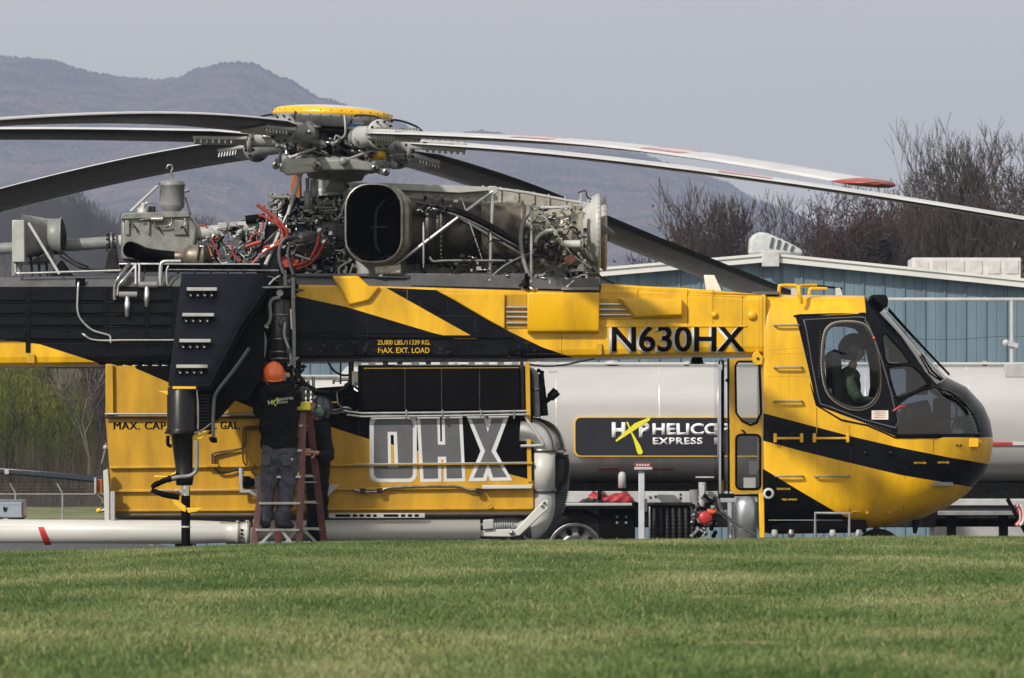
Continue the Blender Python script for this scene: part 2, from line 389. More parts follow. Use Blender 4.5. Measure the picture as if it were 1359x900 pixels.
# scattered dry stalks and broad-leaved weeds
q = random.Random(77); wd_ = MB(); DRY = mat('dry_straw', (.42, .36, .22), .7, var=.2, spec=.1); WEE = mat('weed_leaf', (.05, .11, .02), .6, var=.3, spec=.2)
for i in range(5200):
    D = q.uniform(22, 72); X = q.uniform(-1, 1) * D * .085; Y = D - CAMD; z = gz(X, Y)
    if any(((X - a_) / c_) ** 2 + ((Y - b_) / d_) ** 2 < 1.3 for a_, b_, c_, d_ in BARE): continue
    if i % 4:
        wd_.use(DRY); h = q.uniform(.03, .08); w_ = q.uniform(.0012, .0022); lx = q.uniform(-.05, .05)
        wd_.add([(X - w_, Y, z), (X + w_, Y, z), (X + lx + w_ * .6, Y, z + h), (X + lx - w_ * .6, Y, z + h)], [(0, 1, 2, 3)])
    else:
        wd_.use(WEE)
        for k in range(5):
            a = k * 1.26 + q.random(); L = q.uniform(.025, .06); dx, dy = math.cos(a) * L, math.sin(a) * L; h = q.uniform(.015, .05)
            wd_.add([(X, Y, z + .01), (X + dx * .6 - dy * .22, Y + dy * .6 + dx * .22, z + h * .8), (X + dx, Y + dy, z + h), (X + dx * .6 + dy * .22, Y + dy * .6 - dx * .22, z + h * .8)], [(0, 1, 2, 3)])
o = wd_.build('weeds', None); o['kind'] = 'stuff'
def na(nm, ty):
    a = ng.nodes.new('GeometryNodeInputNamedAttribute'); a.data_type = ty; a.inputs['Name'].default_value = nm; return a.outputs[0]
ins.inputs['Pick Instance'].default_value = True
cx_ = ng.nodes.new('ShaderNodeCombineXYZ'); ng.links.new(na('rz', 'FLOAT'), cx_.inputs[2])
ng.links.new(gi.outputs[0], ins.inputs['Points']); ng.links.new(g2i.outputs[0], ins.inputs['Instance']); ng.links.new(na('ix', 'INT'), ins.inputs['Instance Index'])
ng.links.new(cx_.outputs[0], ins.inputs['Rotation']); ng.links.new(na('sc', 'FLOAT'), ins.inputs['Scale']); ng.links.new(ins.outputs[0], go.inputs[0])
md = gr.modifiers.new('grass', 'NODES'); md.node_group = ng

# ---------------------------------------------------------------- hills
def hill(name, prof, D, m, depth, seed, x0=-1300, x1=2700, step=5, amp=1.0):
    q = random.Random(seed); k = D / F; xs_ = []; top = []
    px = x0
    while px <= x1:
        for i in range(len(prof) - 1):
            if prof[i][0] <= px <= prof[i + 1][0]:
                t = (px - prof[i][0]) / (prof[i + 1][0] - prof[i][0]); t = t * t * (3 - 2 * t) * .6 + t * .4
                y = prof[i][1] * (1 - t) + prof[i + 1][1] * t; break
        top.append((HOR - y) * k + EYE); xs_.append((px - 679.5) * k); px += step
    rows = 20; vs = []
    for j in range(rows):
        t = j / (rows - 1)
        for i, x in enumerate(xs_):
            h = top[i] * (t ** .8)
            h += (math.sin(x * .021 + j * .5) * 3 + math.sin(x * .047 - j * .9) * 2) * amp * math.sin(math.pi * t) + q.uniform(-1, 1) * .7 * amp * (t > 0)
            vs.append((x, D - CAMD - depth * (1 - t) + math.sin(x * .004 + 3 * t) * depth * .05 * (1 - t), -2 if j == 0 else h))
    n = len(xs_); fs = [(j * n + i, j * n + i + 1, (j + 1) * n + i + 1, (j + 1) * n + i) for j in range(rows - 1) for i in range(n - 1)]
    # back slope
    b0 = len(vs); vs += [(x, D - CAMD + depth * .8, -2) for x in xs_]
    fs += [((rows - 1) * n + i, (rows - 1) * n + i + 1, b0 + i + 1, b0 + i) for i in range(n - 1)]
    b = MB(); b.add(vs, fs, True); o = b.build(name, m); o['kind'] = 'structure'; return o
hm = mat('wooded_hillside', (0.17, 0.125, 0.115), 0.9, var=0.3, scale=0.016, col2=(0.045, 0.045, 0.045), bump=1.0, bscale=0.07, spec=0.0)
for nd in hm.node_tree.nodes:
    if nd.type == 'BUMP': nd.inputs['Distance'].default_value = 22.0
hill('hills', [(-1400, 190), (-700, 95), (-300, 60), (0, 74), (60, 78), (130, 97), (200, 105), (235, 103), (262, 90), (305, 82), (335, 83), (375, 102), (430, 130), (520, 158), (560, 176), (600, 178), (640, 172), (720, 190), (830, 198), (910, 222), (960, 240), (1010, 268), (1100, 300), (1300, 330), (1600, 350), (2800, 300)], 6000, hm, 2600, 4, step=2.2, amp=1.5)
# tree-covered near ridge on the left
hm2 = mat('wooded_ridge_cover', (0.05, 0.044, 0.038), 0.9, var=0.3, scale=0.05, col2=(0.022, 0.022, 0.02), spec=0.0)
hill('wooded_ridge', [(-1400, 330), (-700, 250), (-300, 262), (0, 268), (60, 262), (150, 300), (300, 330), (520, 420), (700, 520), (1600, 560), (2800, 500)], 1500, hm2, 200, 9, step=4, amp=1.0)

# ---------------------------------------------------------------- trees
bark = mat('grey_bark', (0.06, 0.050, 0.042), 0.9, var=0.25, scale=6, spec=0.1)
twig = mat('brown_twigs', (0.056, 0.044, 0.042), 0.9, var=0.2, spec=0.1)
budr = mat('red_buds', (0.062, 0.028, 0.034), 0.8, var=0.3, scale=.8, spec=0.1)
palebark = mat('pale_bark', (0.15, 0.13, 0.11), 0.85, var=0.2, spec=0.1)
wlf = mat('willow_leaves', (0.135, 0.155, 0.028), 0.7, var=0.4, scale=.6, col2=(0.045, 0.06, 0.014), spec=0.1)
evg = mat('evergreen_needles', (0.025, 0.036, 0.02), 0.8, var=0.3, spec=0.1)
def bare_tree(seed, H, spread, lv=6, tw=2, upright=.5, r0=None, bud=0, minr=.012, bm_=None):
    q = random.Random(seed); tr = MB(); cr_ = MB(); bud_pts = []
    def stick(b, a, c, r1, r2, n):
        b.tube([a, c], [r1, r2], n, 0, cap=False)
    def grow(p, d, L, r, l):
        segs = 3 if l < 3 else 2; c = p
        for s_ in range(segs):
            d = (d + Vector((q.uniform(-1, 1), q.uniform(-1, 1), q.uniform(-.5, .9))) * (.13 if l < 2 else .24)).normalized()
            n2 = c + d * (L / segs); r2 = max(r * (1 - .22 / segs * (s_ + 1)), minr * .6)
            stick(tr if l < 2 else cr_, c, n2, max(r, minr), max(r2, minr * .6), 6 if l < 2 else 3)
            c = n2; r = r2
            if l >= 1 and l < lv and q.random() < .55: child(c, d, L * .62, r * .5, l + 1)
        if l < lv:
            for _ in range(2 if l < 2 else tw + (q.random() < .4)): child(c, d, L * q.uniform(.66, .86), r * q.uniform(.58, .76), l + 1)
        elif bud: bud_pts.append(c)
    def child(c, d, L, r, l):
        a = Vector((q.uniform(-1, 1), q.uniform(-1, 1), q.uniform(-.35, .8))).normalized()
        nd = (d * (1.25 if l < 3 else .8) + a * spread + Vector((0, 0, upright * .5))).normalized()
        grow(c, nd, L, r, l)
    r0 = r0 or H * .018
    grow(Vector((0, 0, 0)), Vector((0, 0, 1)), H * .27, r0, 0)
    for p in bud_pts:
        for _ in range(bud):
            c = p + Vector((q.gauss(0, .18), q.gauss(0, .18), q.gauss(0, .18))); e = q.uniform(.03, .07)
            a = Vector((q.uniform(-1, 1), q.uniform(-1, 1), q.uniform(-1, 1))).normalized(); b2 = a.orthogonal()
            cr_.use(bm_ or twig).add([c - a * e, c + b2 * e, c + a * e], [(0, 1, 2)])
    return tr, cr_
def place_tree(meshes, px, D, H, label, cat='tree', group=None, yaw=0, ztop=None, base=None):
    x = (px - 679.5) * D / F; Y = D - CAMD; z = gz(x, Y) if base is None else base
    t = root('bare_tree', (x, Y, z - .1), label, cat, group)
    OFF[t] = Vector((0, 0, 0))
    t.rotation_euler = (0, 0, yaw); s_ = H / meshes[2]; t.scale = (s_ * (.62 if H > 12 else .85), s_ * (.62 if H > 12 else .85), s_)
    for nm, me_ in (('trunk', meshes[0]), ('crown', meshes[1])):
        o = bpy.data.objects.new(nm, me_); COL.objects.link(o); o.parent = t
    return t
def tree_mesh(args, tm=bark, cm=twig, **kw):
    tr, c = bare_tree(*args, **kw)
    zs = sorted(v.z for v in c.v); H = zs[int(len(zs) * .997)]
    def mk(b, m, nm):
        me_ = bpy.data.meshes.new(nm); me_.from_pydata(b.v, [], b.f)
        if b.mats:
            if m not in b.mats: pass
            for k_ in b.mats: me_.materials.append(k_)
            me_.polygons.foreach_set('material_index', b.mi)
        else: me_.materials.append(m)
        return me_
    return (mk(tr, tm, 'trunk'), mk(c, cm, 'crown'), H)
class _B: pass
TA = tree_mesh((1, 13, .75), lv=7, upright=.35, minr=.013)
TB = tree_mesh((2, 12, .6), lv=7, upright=.7, minr=.013)
TC = tree_mesh((5, 12, .95), lv=7, upright=.2, minr=.014)
TD = tree_mesh((8, 10, .8), lv=6, upright=.4, minr=.015)
def bud_tree(seed, H, sp, up, bud, bmat):
    tr, c = MB(), MB()
    tr, c0 = bare_tree(seed, H, sp, lv=6, upright=up, minr=.014, bud=0)
    # tips carry small buds
    c0.use(twig); q = random.Random(seed); n0 = len(c0.v); tips = [c0.v[i] for i in range(5, n0, 3)]
    c0.mi = [0] * len(c0.mi); c0.use(bmat)
    for _ in range(bud):
        p = q.choice(tips) + Vector((q.gauss(0, .16), q.gauss(0, .16), q.gauss(0, .16))); e = q.uniform(.03, .08)
        a = Vector((q.uniform(-1, 1), q.uniform(-1, 1), q.uniform(-1, 1))).normalized(); b2 = a.orthogonal()
        c0.add([p - a * e, p + b2 * e, p + a * e], [(0, 1, 2)])
    zs = sorted(v.z for v in c0.v); Ht = zs[int(len(zs) * .997)]
    def mk(b, nm, m):
        me_ = bpy.data.meshes.new(nm); me_.from_pydata(b.v, [], b.f)
        for k_ in (b.mats or [m]): me_.materials.append(k_)
        if b.mats: me_.polygons.foreach_set('material_index', b.mi)
        return me_
    return (mk(tr, 'trunk', bark), mk(c0, 'crown', twig), Ht)
TR = bud_tree(11, 11, .8, .4, 9000, budr)
TS = bud_tree(12, 10, .8, .4, 5000, mat('brown_buds', (0.055, 0.040, 0.036), .8, var=.3, spec=.1))
# right-hand tree line (D, px, top py)
gR = 'leafless trees beyond the hangar'
spots = [(1328, 240, 172, TB, 'tallest dark leafless tree with wide crown at the far right of the treeline', .3),
         (1300, 250, 180, TC, 'tall leafless tree with forked crown left of the tallest tree', 1.9),
         (1358, 238, 168, TC, 'dark leafless tree cut off by the right edge of the photo', 4.0),
         (1225, 300, 258, TB, 'pale fine-twigged leafless tree behind the long blade', 2.2),
         (1185, 300, 262, TC, 'thin pale leafless tree between the red-budded tree and the tall ones', 5.0),
         (1130, 262, 255, TR, 'reddish budding tree above the hangar roof', .5),
         (1156, 280, 270, TR, 'smaller reddish budding tree right beside its bigger twin', 2.5),
         (1100, 262, 255, TS, 'brown budding tree just left of the reddish tree', 1.5),
         (1068, 270, 258, TC, 'broad brown leafless tree above the striped roof vent', 3.5),
         (1030, 262, 252, TB, 'upright brown leafless tree left of the roof vent', .9),
         (1000, 275, 272, TS, 'brown budding tree above the hangar ridge, second from the left of the line', 5.1),
         (970, 285, 290, TC, 'low grey leafless tree left of the hangar ridge', 2.9),
         (935, 300, 300, TD, 'small hazy leafless tree at the left end of the treeline', 1.2),
         (1250, 290, 268, TS, 'brown budding tree under the long blade near the tall trees', 4.4),
         (1300, 266, 250, TR, 'purplish budding tree behind the white roof unit', 3.4),
         (1350, 262, 235, TS, 'dense brown budding tree at the right edge behind the roof unit', 0.1),
         (1200, 258, 290, TD, 'low leafless tree behind the left end of the white roof unit', 1.6)]
for i, (px, D, top, T, lb, yw) in enumerate(spots):
    x = (px - 679.5) * D / F
    H = (HOR - top) * D / F + EYE - gz(x, D - CAMD)
    place_tree(T, px, D, H, lb, group=gR, yaw=yw)
# conifers in the line
def conifer(px, D, top, lb, seed):
    q = random.Random(seed); x = (px - 679.5) * D / F; H = (HOR - top) * D / F + EYE; Y = D - CAMD
    t = root('conifer_tree', (x, Y, 0), lb, 'tree', 'dark conifers in the treeline')
    a = MB(); a.tube([(x, Y, -.1), (x, Y, H)], [.16, .03], 7, 0); a.build('trunk', bark, t)
    c = MB()
    for i in range(2600):
        h = q.random() ** .8; z = H * (.12 + .88 * h); rr = (1 - h) * H * .2 * q.uniform(.3, 1.05) + .05; an = q.uniform(0, 6.28)
        p = Vector((x + rr * math.cos(an), Y + rr * math.sin(an), z - rr * .3)); d = Vector((math.cos(an), math.sin(an), -.35)) * q.uniform(.12, .3)
        s_ = Vector((-math.sin(an), math.cos(an), q.uniform(-.4, .4))) * .06
        c.add([p - s_, p + s_, p + d], [(0, 1, 2)])
    c.build('crown', evg, t)
conifer(1174, 248, 315, 'small pointed dark conifer above the hangar roof, left of the roof unit', 1)
conifer(1222, 256, 282, 'taller pointed dark conifer behind the white roof unit', 2)

# left: willows, pale-barked bare trees and undergrowth
def willow(px, D, top, W, lb, seed):
    q = random.Random(seed); x = (px - 679.5) * D / F; Y = D - CAMD; H = (HOR - top) * D / F + EYE; z0 = gz(x, Y)
    t = root('willow_tree', (x, Y, z0), lb, 'tree', 'willows behind the fence')
    tr = MB(); tr.tube([(x, Y, z0 - .1), (x + .1, Y, H * .3), (x - .2, Y, H * .55)], [.34, .24, .14], 8, 3)
    for i in range(9):
        a = q.uniform(0, 6.28); e = Vector((x + math.cos(a) * W * .4, Y + math.sin(a) * W * .4, H * q.uniform(.6, .92)))
        tr.tube([(x, Y, H * q.uniform(.28, .5)), (x + math.cos(a) * W * .2, Y + math.sin(a) * W * .2, H * q.uniform(.5, .7)), e], [.12, .07, .02], 5, 3)
    tr.build('trunk', bark, t)
    c = MB(); c.use(wlf)
    for i in range(900):
        a = q.uniform(0, 6.28); rr = W * .5 * math.sqrt(q.random()); hz_ = math.sqrt(max(0, 1 - (rr / (W * .55)) ** 2))
        p = Vector((x + rr * math.cos(a), Y + rr * math.sin(a), H * (.35 + .65 * hz_ * q.uniform(.6, 1)))); L = q.uniform(.8, 2.8)
        dx, dy = q.uniform(-.15, .15), q.uniform(-.15, .15)
        for k in range(int(L / .10)):
            f = k * .10; cpt = p + Vector((dx * f + q.gauss(0, .04), dy * f + q.gauss(0, .04), -f))
            if cpt.z < z0 + .3: break
            an = q.uniform(0, 6.28); s_ = Vector((math.cos(an), math.sin(an), q.uniform(-.5, .5))) * q.uniform(.02, .045)
            c.add([cpt, cpt + s_ - Vector((0, 0, .04)), cpt + s_ * .3 - Vector((0, 0, .15))], [(0, 1, 2)])
    c.build('crown', wlf, t)
willow(8, 270, 455, 4.6, 'yellow-green weeping willow at the left edge behind the pickup truck', 1)
willow(52, 276, 440, 4.2, 'yellow-green willow standing nearer the bare grey trees', 2)
willow(-75, 266, 450, 5, 'willow mostly outside the left edge of the photo', 3)
willow(84, 284, 505, 2.6, 'small greenish willow right of the larger willows behind the fence', 4)
TP = tree_mesh((21, 9, .7), tm=palebark, cm=palebark, lv=5, upright=.3, minr=.014)
TQ = tree_mesh((23, 9, .9), tm=palebark, cm=twig, lv=6, upright=.2, minr=.012)
gL = 'bare trees behind the fence'
for px, D, top, T, lb, yw in [(122, 268, 455, TP, 'pale-barked bare tree with leaning trunk just left of the yellow tank', .4), (90, 272, 448, TQ, 'bare grey tree between the willow and the pale-barked tree', 2.1),
                              (105, 290, 400, TC, 'brown bare tree behind the pale-barked one', 1.1), (135, 284, 410, TS, 'brown budding tree at the edge of the yellow tank', 3.1),
                              (60, 292, 400, TC, 'brown bare tree behind the willows', 5.1), (160, 272, 430, TB, 'bare tree hidden mostly by the yellow tank', 4.1), (20, 296, 395, TS, 'brown budding tree behind the leftmost willow', 0.7), (185, 290, 400, TC, 'bare brown tree behind the tank', 2.7)]:
    x = (px - 679.5) * D / F; place_tree(T, px, D, (HOR - top) * D / F + EYE - gz(x, D - CAMD), lb, group=gL, yaw=yw)
# brush under the trees: nobody could count it
q = random.Random(31); br = MB()
for i in range(15000):
    px = q.uniform(-120, 330); D = q.uniform(262, 300); x = (px - 679.5) * D / F; Y = D - CAMD; z = gz(x, Y); h = q.uniform(.4, 3.4 if q.random() < .5 else 1.2)
    p = Vector((x, Y, z)); e = p + Vector((q.gauss(0, .3), q.gauss(0, .3), h)); s_ = Vector((.012, 0, 0))
    br.add([p - s_, p + s_, e], [(0, 1, 2)])
o = br.build('undergrowth', mat('dry_brush', (0.07, 0.055, 0.042), .9, var=.3, scale=1, spec=.1)); o['kind'] = 'stuff'
q = random.Random(33); wd = MB()
wd.use(twig); TW = [twig, mat('brown_buds', (0.12, 0.075, 0.055)), mat('dark_twigs', (0.05, 0.042, 0.035), .9, spec=.05)]
for i in range(26000):
    px = q.uniform(-160, 420); D = q.uniform(300, 330); x = (px - 679.5) * D / F; Y = D - CAMD; z = q.uniform(0, 7.5); L = q.uniform(.8, 2.4)
    a = q.uniform(-.6, .6); p = Vector((x, Y, z)); e = p + Vector((math.sin(a) * L, q.uniform(-.4, .4), math.cos(a) * L)); s_ = Vector((q.uniform(.02, .06), 0, 0))
    wd.use(TW[i % 3]).add([p - s_, p + s_, e], [(0, 1, 2)])
o = wd.build('woodland', twig); o['kind'] = 'stuff'
# hazy far wood on the left hillside (reads as one mass)
q = random.Random(35); fw = MB(); FT = mat('hazy_twigs', (0.045, 0.04, 0.036), .9, spec=.05)
clumps = []
for i in range(64):
    px = q.uniform(-90, 330); D = q.uniform(1150, 1350)
    base = 262 + 55 * smooth(60, 330, px) + 6 * math.sin(px * .05)
    if 150 < px < 235: base += 8
    if 235 < px < 300: base -= 18
    clumps.append((px, D, base + q.uniform(-8, 26)))
for px, D, top in clumps:
    x = (px - 679.5) * D / F; Y = D - CAMD; H = (HOR - top) * D / F + EYE; W = q.uniform(3.2, 6)
    for i in range(420):
        a = q.gauss(0, 1); rr = W * a * .5; h = H * (1 - abs(q.gauss(0, .12))) - abs(rr) * .5
        p = Vector((x + rr, Y + q.gauss(0, 2), h)); L = q.uniform(.9, 2.8); e = p + Vector((q.uniform(-.3, .3) * L + rr * .1, 0, L * .8)); s_ = Vector((.07, 0, 0))
        fw.add([p - s_, p + s_, e], [(0, 1, 2)])
    fw.tube([(x, Y, 0), (x + q.uniform(-.3, .3), Y, H * .9)], [.2, .05], 4, 0)
o = fw.build('far_wood', FT); o['kind'] = 'stuff'

# ---------------------------------------------------------------- fence
DF = 236.0
t = root('chain_link_fence', P(100, 690, DF - CAMD), 'chain-link fence with slanted barbed wire arms in front of the trees', 'fence')
galv = mat('galvanised', (0.34, 0.35, 0.36), .5, .6, var=.1)
dm = mat('fence_wire', (0.16, 0.165, 0.18), .5, .5, var=.1)
Yf = DF - CAMD; k = DF / F
zb = lambda px: gz((px - 679.5) * k, Yf)
ztop = P(0, 655, Yf).z
for px in (-100, -37, 20.5, 83, 146, 209, 272, 335):
    x = (px - 679.5) * k
    b = MB(); b.cyl((x, Yf, zb(px) - .05), (x, Yf, ztop), .03, n=8); f_ = b.build('post', galv, t)
    b = MB(); b.tube([(x, Yf, ztop), (x - .17, Yf - .12, ztop + .32)], .024, 6, 0); b.build('barb_arm', LGREY, f_)
x0, x1 = (-100 - 679.5) * k, (335 - 679.5) * k
b = MB()
for i in range(3): b.tube([(x0 - .05 * (i + 1), Yf - .04 * (i + 1), ztop + .1 * (i + 1)), (x1 - .05 * (i + 1), Yf - .04 * (i + 1), ztop + .1 * (i + 1))], .004, 4, 0)
b.build('barbed_wire', dm, t)
b = MB(); b.cyl((x0, Yf, ztop - .02), (x1, Yf, ztop - .02), .02, n=6); b.build('top_rail', galv, t)
b = MB(); st = .075; zl = zb(100) - .3; hgt = ztop - .03 - zl; n_ = int((x1 - x0) / st)
for i in range(-int(hgt / st), n_):
    for sg in (1, -1):
        a_ = x0 + i * st; xa, xb = a_, a_ + hgt; za, zb2 = (zl, zl + hgt) if sg > 0 else (zl + hgt, zl)
        if xa < x0: za += (x0 - xa) * sg; xa = x0
        if xb > x1: zb2 -= (xb - x1) * sg; xb = x1
        if xb <= xa: continue
        e = .0028; b.add([(xa, Yf + .02, za - e), (xb, Yf + .02, zb2 - e), (xb, Yf + .02, zb2 + e), (xa, Yf + .02, za + e)], [(0, 1, 2, 3)])
o = b.build('wire_mesh', dm, t); o['kind'] = 'stuff'

# ---------------------------------------------------------------- utility cart (tail toward us)
DP = 222.0; Yp = DP - CAMD; kp = DP / F
px0, px1 = -15, 30.5; xc = ((px0 + px1) / 2 - 679.5) * kp; hw = (px1 - px0) / 2 * kp; zbm = P(0, 687, Yp).z; zt = P(0, 663.5, Yp).z; zg = min(gz(xc, Yp), zbm - .3)
t = root('utility_cart', (xc, Yp, zg), 'small pale blue-grey utility cart seen from behind at the left edge of the field', 'cart')
tp = mat('pale_blue_car_paint', (0.30, 0.35, 0.44), .3, .3, var=.05, coat=.4)
b = MB(); b.box((xc - hw, Yp + .05, zbm), (xc - hw + .06, Yp + 1.5, zt)); b.box((xc + hw - .06, Yp + .05, zbm), (xc + hw, Yp + 1.5, zt)); b.box((xc - hw, Yp + .05, zbm), (xc + hw, Yp + 1.5, zbm + .06)); b.box((xc - hw, Yp + 1.44, zbm), (xc + hw, Yp + 1.5, zt)); b.build('cargo_bed', tp, t, bevel=.01)
b = MB(); b.box((xc - hw + .01, Yp, zbm + .01), (xc + hw - .01, Yp + .045, zt - .005)); b.box((xc - hw + .05, Yp - .012, zt - .15), (xc + hw - .05, Yp, zt - .13)); tg = b.build('tailgate', tp, t, bevel=.01)
b = MB(); b.box((xc - hw + .02, Yp - .012, zt - .04), (xc + hw - .02, Yp, zt - .02)); b.build('edge_seal', BLK, tg)
b = MB(); b.prism([(5, 671), (7, 674), (10, 673), (9, 678), (6, 680), (4, 676)], Yp - .02, Yp - .001); b.build('handle', BLK, tg)
b = MB(); b.box((xc - hw + .02, Yp - .08, zbm - .10), (xc + hw - .02, Yp + .1, zbm - .01)); bp = b.build('bumper', BLK, t, bevel=.02)
b = MB(); b.box((P(4, 690, Yp).x, Yp - .09, zbm - .08), (P(11, 690, Yp).x, Yp - .081, zbm - .03)); b.build('number_plate', WHITE, bp)
for sx in (-1, 1):
    b = MB(); b.box((xc + sx * hw - sx * .045, Yp - .02, zbm + .06), (xc + sx * hw + sx * .01, Yp + .03, zt - .06)); b.build('tail_light', mat('tail_light_red', (0.12, 0.008, 0.015), .2), t)
    b = MB(); b.lathe((xc + sx * (hw - .18), Yp + .8, zg + .28), (sx, 0, 0), [(0, 0), (0, .28), (.16, .28), (.16, .15), (.13, 0)], 22); b.build('wheel', RUB, t)

# ---------------------------------------------------------------- hangar
DH = 160.0; Yh = DH - CAMD; kh = DH / F
t = root('hangar', (5.68, Yh, -.6), 'blue corrugated metal hangar with low white-trimmed gable behind the tanker', 'hangar')
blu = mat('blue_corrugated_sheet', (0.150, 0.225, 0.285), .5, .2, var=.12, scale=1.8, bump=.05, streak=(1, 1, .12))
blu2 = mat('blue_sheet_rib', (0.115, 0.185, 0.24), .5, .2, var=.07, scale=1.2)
fas = mat('white_fascia', (0.62, 0.63, 0.62), .5, var=.06, scale=1)
pk = P(1020, 345, Yh); ang = R(4.5); ca, sa = math.cos(ang), math.sin(ang)
def HW(u, z, dpt=0): return Vector((pk.x + u * ca - dpt * sa, Yh + u * sa + dpt * ca, z))   # u along the gable wall
mL, mR = 0.088, 0.098
def rz_(u): return pk.z - (abs(u) * (mR if u > 0 else mL))
UL, UR = -13.0, 13.0
pw = .455; u = UL
mesh_cache = {}
while u < UR - .01:
    z1 = rz_(u); z2 = rz_(u + pw - .012) 
    b = MB(); vs = []
    # one profiled sheet: flat pans and two raised ribs
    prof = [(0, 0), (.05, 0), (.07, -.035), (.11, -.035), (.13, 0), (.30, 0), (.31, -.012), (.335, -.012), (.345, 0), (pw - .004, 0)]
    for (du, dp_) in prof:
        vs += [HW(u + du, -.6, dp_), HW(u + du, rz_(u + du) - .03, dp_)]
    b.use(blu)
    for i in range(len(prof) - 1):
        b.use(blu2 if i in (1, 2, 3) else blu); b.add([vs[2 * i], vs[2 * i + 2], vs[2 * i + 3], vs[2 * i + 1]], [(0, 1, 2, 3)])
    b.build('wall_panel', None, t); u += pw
# core behind the sheets
b = MB(); pr = [(UL, -.6), (UR, -.6), (UR, rz_(UR) - .05), (0, rz_(0) - .05), (UL, rz_(UL) - .05)]
vs = [HW(a_, z, .01) for a_, z in pr] + [HW(a_, z, 30) for a_, z in pr]; b.add(vs, [(0, 1, 2, 3, 4), (9, 8, 7, 6, 5), (1, 6, 7, 2), (0, 4, 9, 5), (0, 5, 6, 1)]); b.build('frame_wall', blu2, t)
b = MB()
for a_, c_ in ((UL - .3, 0), (0, UR + .3)):
    vs = []
    for d_ in (-.25, 30.2):
        vs += [HW(a_, rz_(a_) + 0.0, d_), HW(c_, rz_(c_) + 0.0, d_), HW(c_, rz_(c_) + .09, d_), HW(a_, rz_(a_) + .09, d_)]
    b.add(vs, [(0, 1, 2, 3), (7, 6, 5, 4), (3, 2, 6, 7), (0, 4, 5, 1), (0, 3, 7, 4), (1, 5, 6, 2)])
b.build('roof', mat('pale_roof_sheet', (0.5, 0.5, 0.5), .5, .2), t)
for a_, c_, dz, hh in ((UL - .3, -.17, -.05, .13), (.17, UR + .3, -.05, .13), (UL - .3, -.17, .085, .06), (.17, UR + .3, .085, .06)):
    vs = []
    for d_ in (-.33 if dz < 0 else -.37, -.255):
        vs += [HW(a_, rz_(a_) + dz, d_), HW(c_, rz_(c_) + dz, d_), HW(c_, rz_(c_) + dz + hh, d_), HW(a_, rz_(a_) + dz + hh, d_)]
    b = MB(); b.add(vs, [(0, 1, 2, 3), (7, 6, 5, 4), (3, 2, 6, 7), (0, 4, 5, 1), (0, 3, 7, 4), (1, 5, 6, 2)]); b.build('fascia_board', fas, t)
b = MB(); c_ = HW(0, pk.z, -.4); b.box((c_.x - .19, c_.y - .02, pk.z - .16), (c_.x + .19, c_.y + .2, pk.z + .17)); b.build('peak_cap', mat('pale_cap', (0.5, 0.51, 0.51), .5), t, bevel=.01)
# roof unit and vent stand on the roof
a_ = P(1211, 342, Yh + 9); c_ = P(1355, 362, Yh + 9)
t2 = root('roof_unit', ((a_.x + c_.x) / 2, Yh + 9, c_.z), 'long low white box unit on the hangar roof at the right', 'roof unit')
b = MB(); b.box((a_.x, Yh + 9, c_.z - .35), (c_.x, Yh + 11, a_.z)); cs = b.build('casing', mat('unit_sheet', (0.50, 0.50, 0.50), .5, var=.12, scale=3), t2, bevel=.02)
for i in range(6):
    x_ = a_.x + (c_.x - a_.x) * (i + .5) / 6
    b = MB(); b.box((x_ - .15, Yh + 8.975, c_.z - .02), (x_ + .15, Yh + 8.999, a_.z - .08)); b.build('side_panel', mat('unit_sheet2', (0.44, 0.44, 0.45), .5), cs)
yv = Yh + 4; c_ = P(1022, 320, yv)
t3 = root('roof_vent', (c_.x, yv, P(0, 333, yv).z), 'rounded pale hood vent with dark slots on the hangar ridge', 'vent')
vb = MB(); prof = []
outl = [(994, 333), (995, 318), (999, 311), (1008, 308), (1018, 309), (1030, 314), (1045, 321), (1064, 331), (1066, 338), (994, 338)]
vb.prism(outl, yv - .35, yv + .35); vb.build('hood', mat('vent_sheet', (0.42, 0.45, 0.47), .5), t3, bevel=.10)
for (x_, y0, y1) in ((1024, 315, 329), (1033, 318, 330), (1042, 322, 331), (1051, 326, 333)):
    b = MB(); b.prism([(x_, y0), (x_ + 3.6, y0 + 1), (x_ + 1, y1 + 1), (x_ - 3, y1)], yv - .385, yv - .352); b.build('slot', mat('slot_dark', (0.05, 0.06, 0.08), .5), t3)
# ================================================================ helicopter
YC = 1.0
HB = P(437, 748, YC)
heli = root('helicopter', (HB.x, YC, 0), 'large yellow and black heavy-lift crane helicopter with its engines uncovered', 'helicopter')

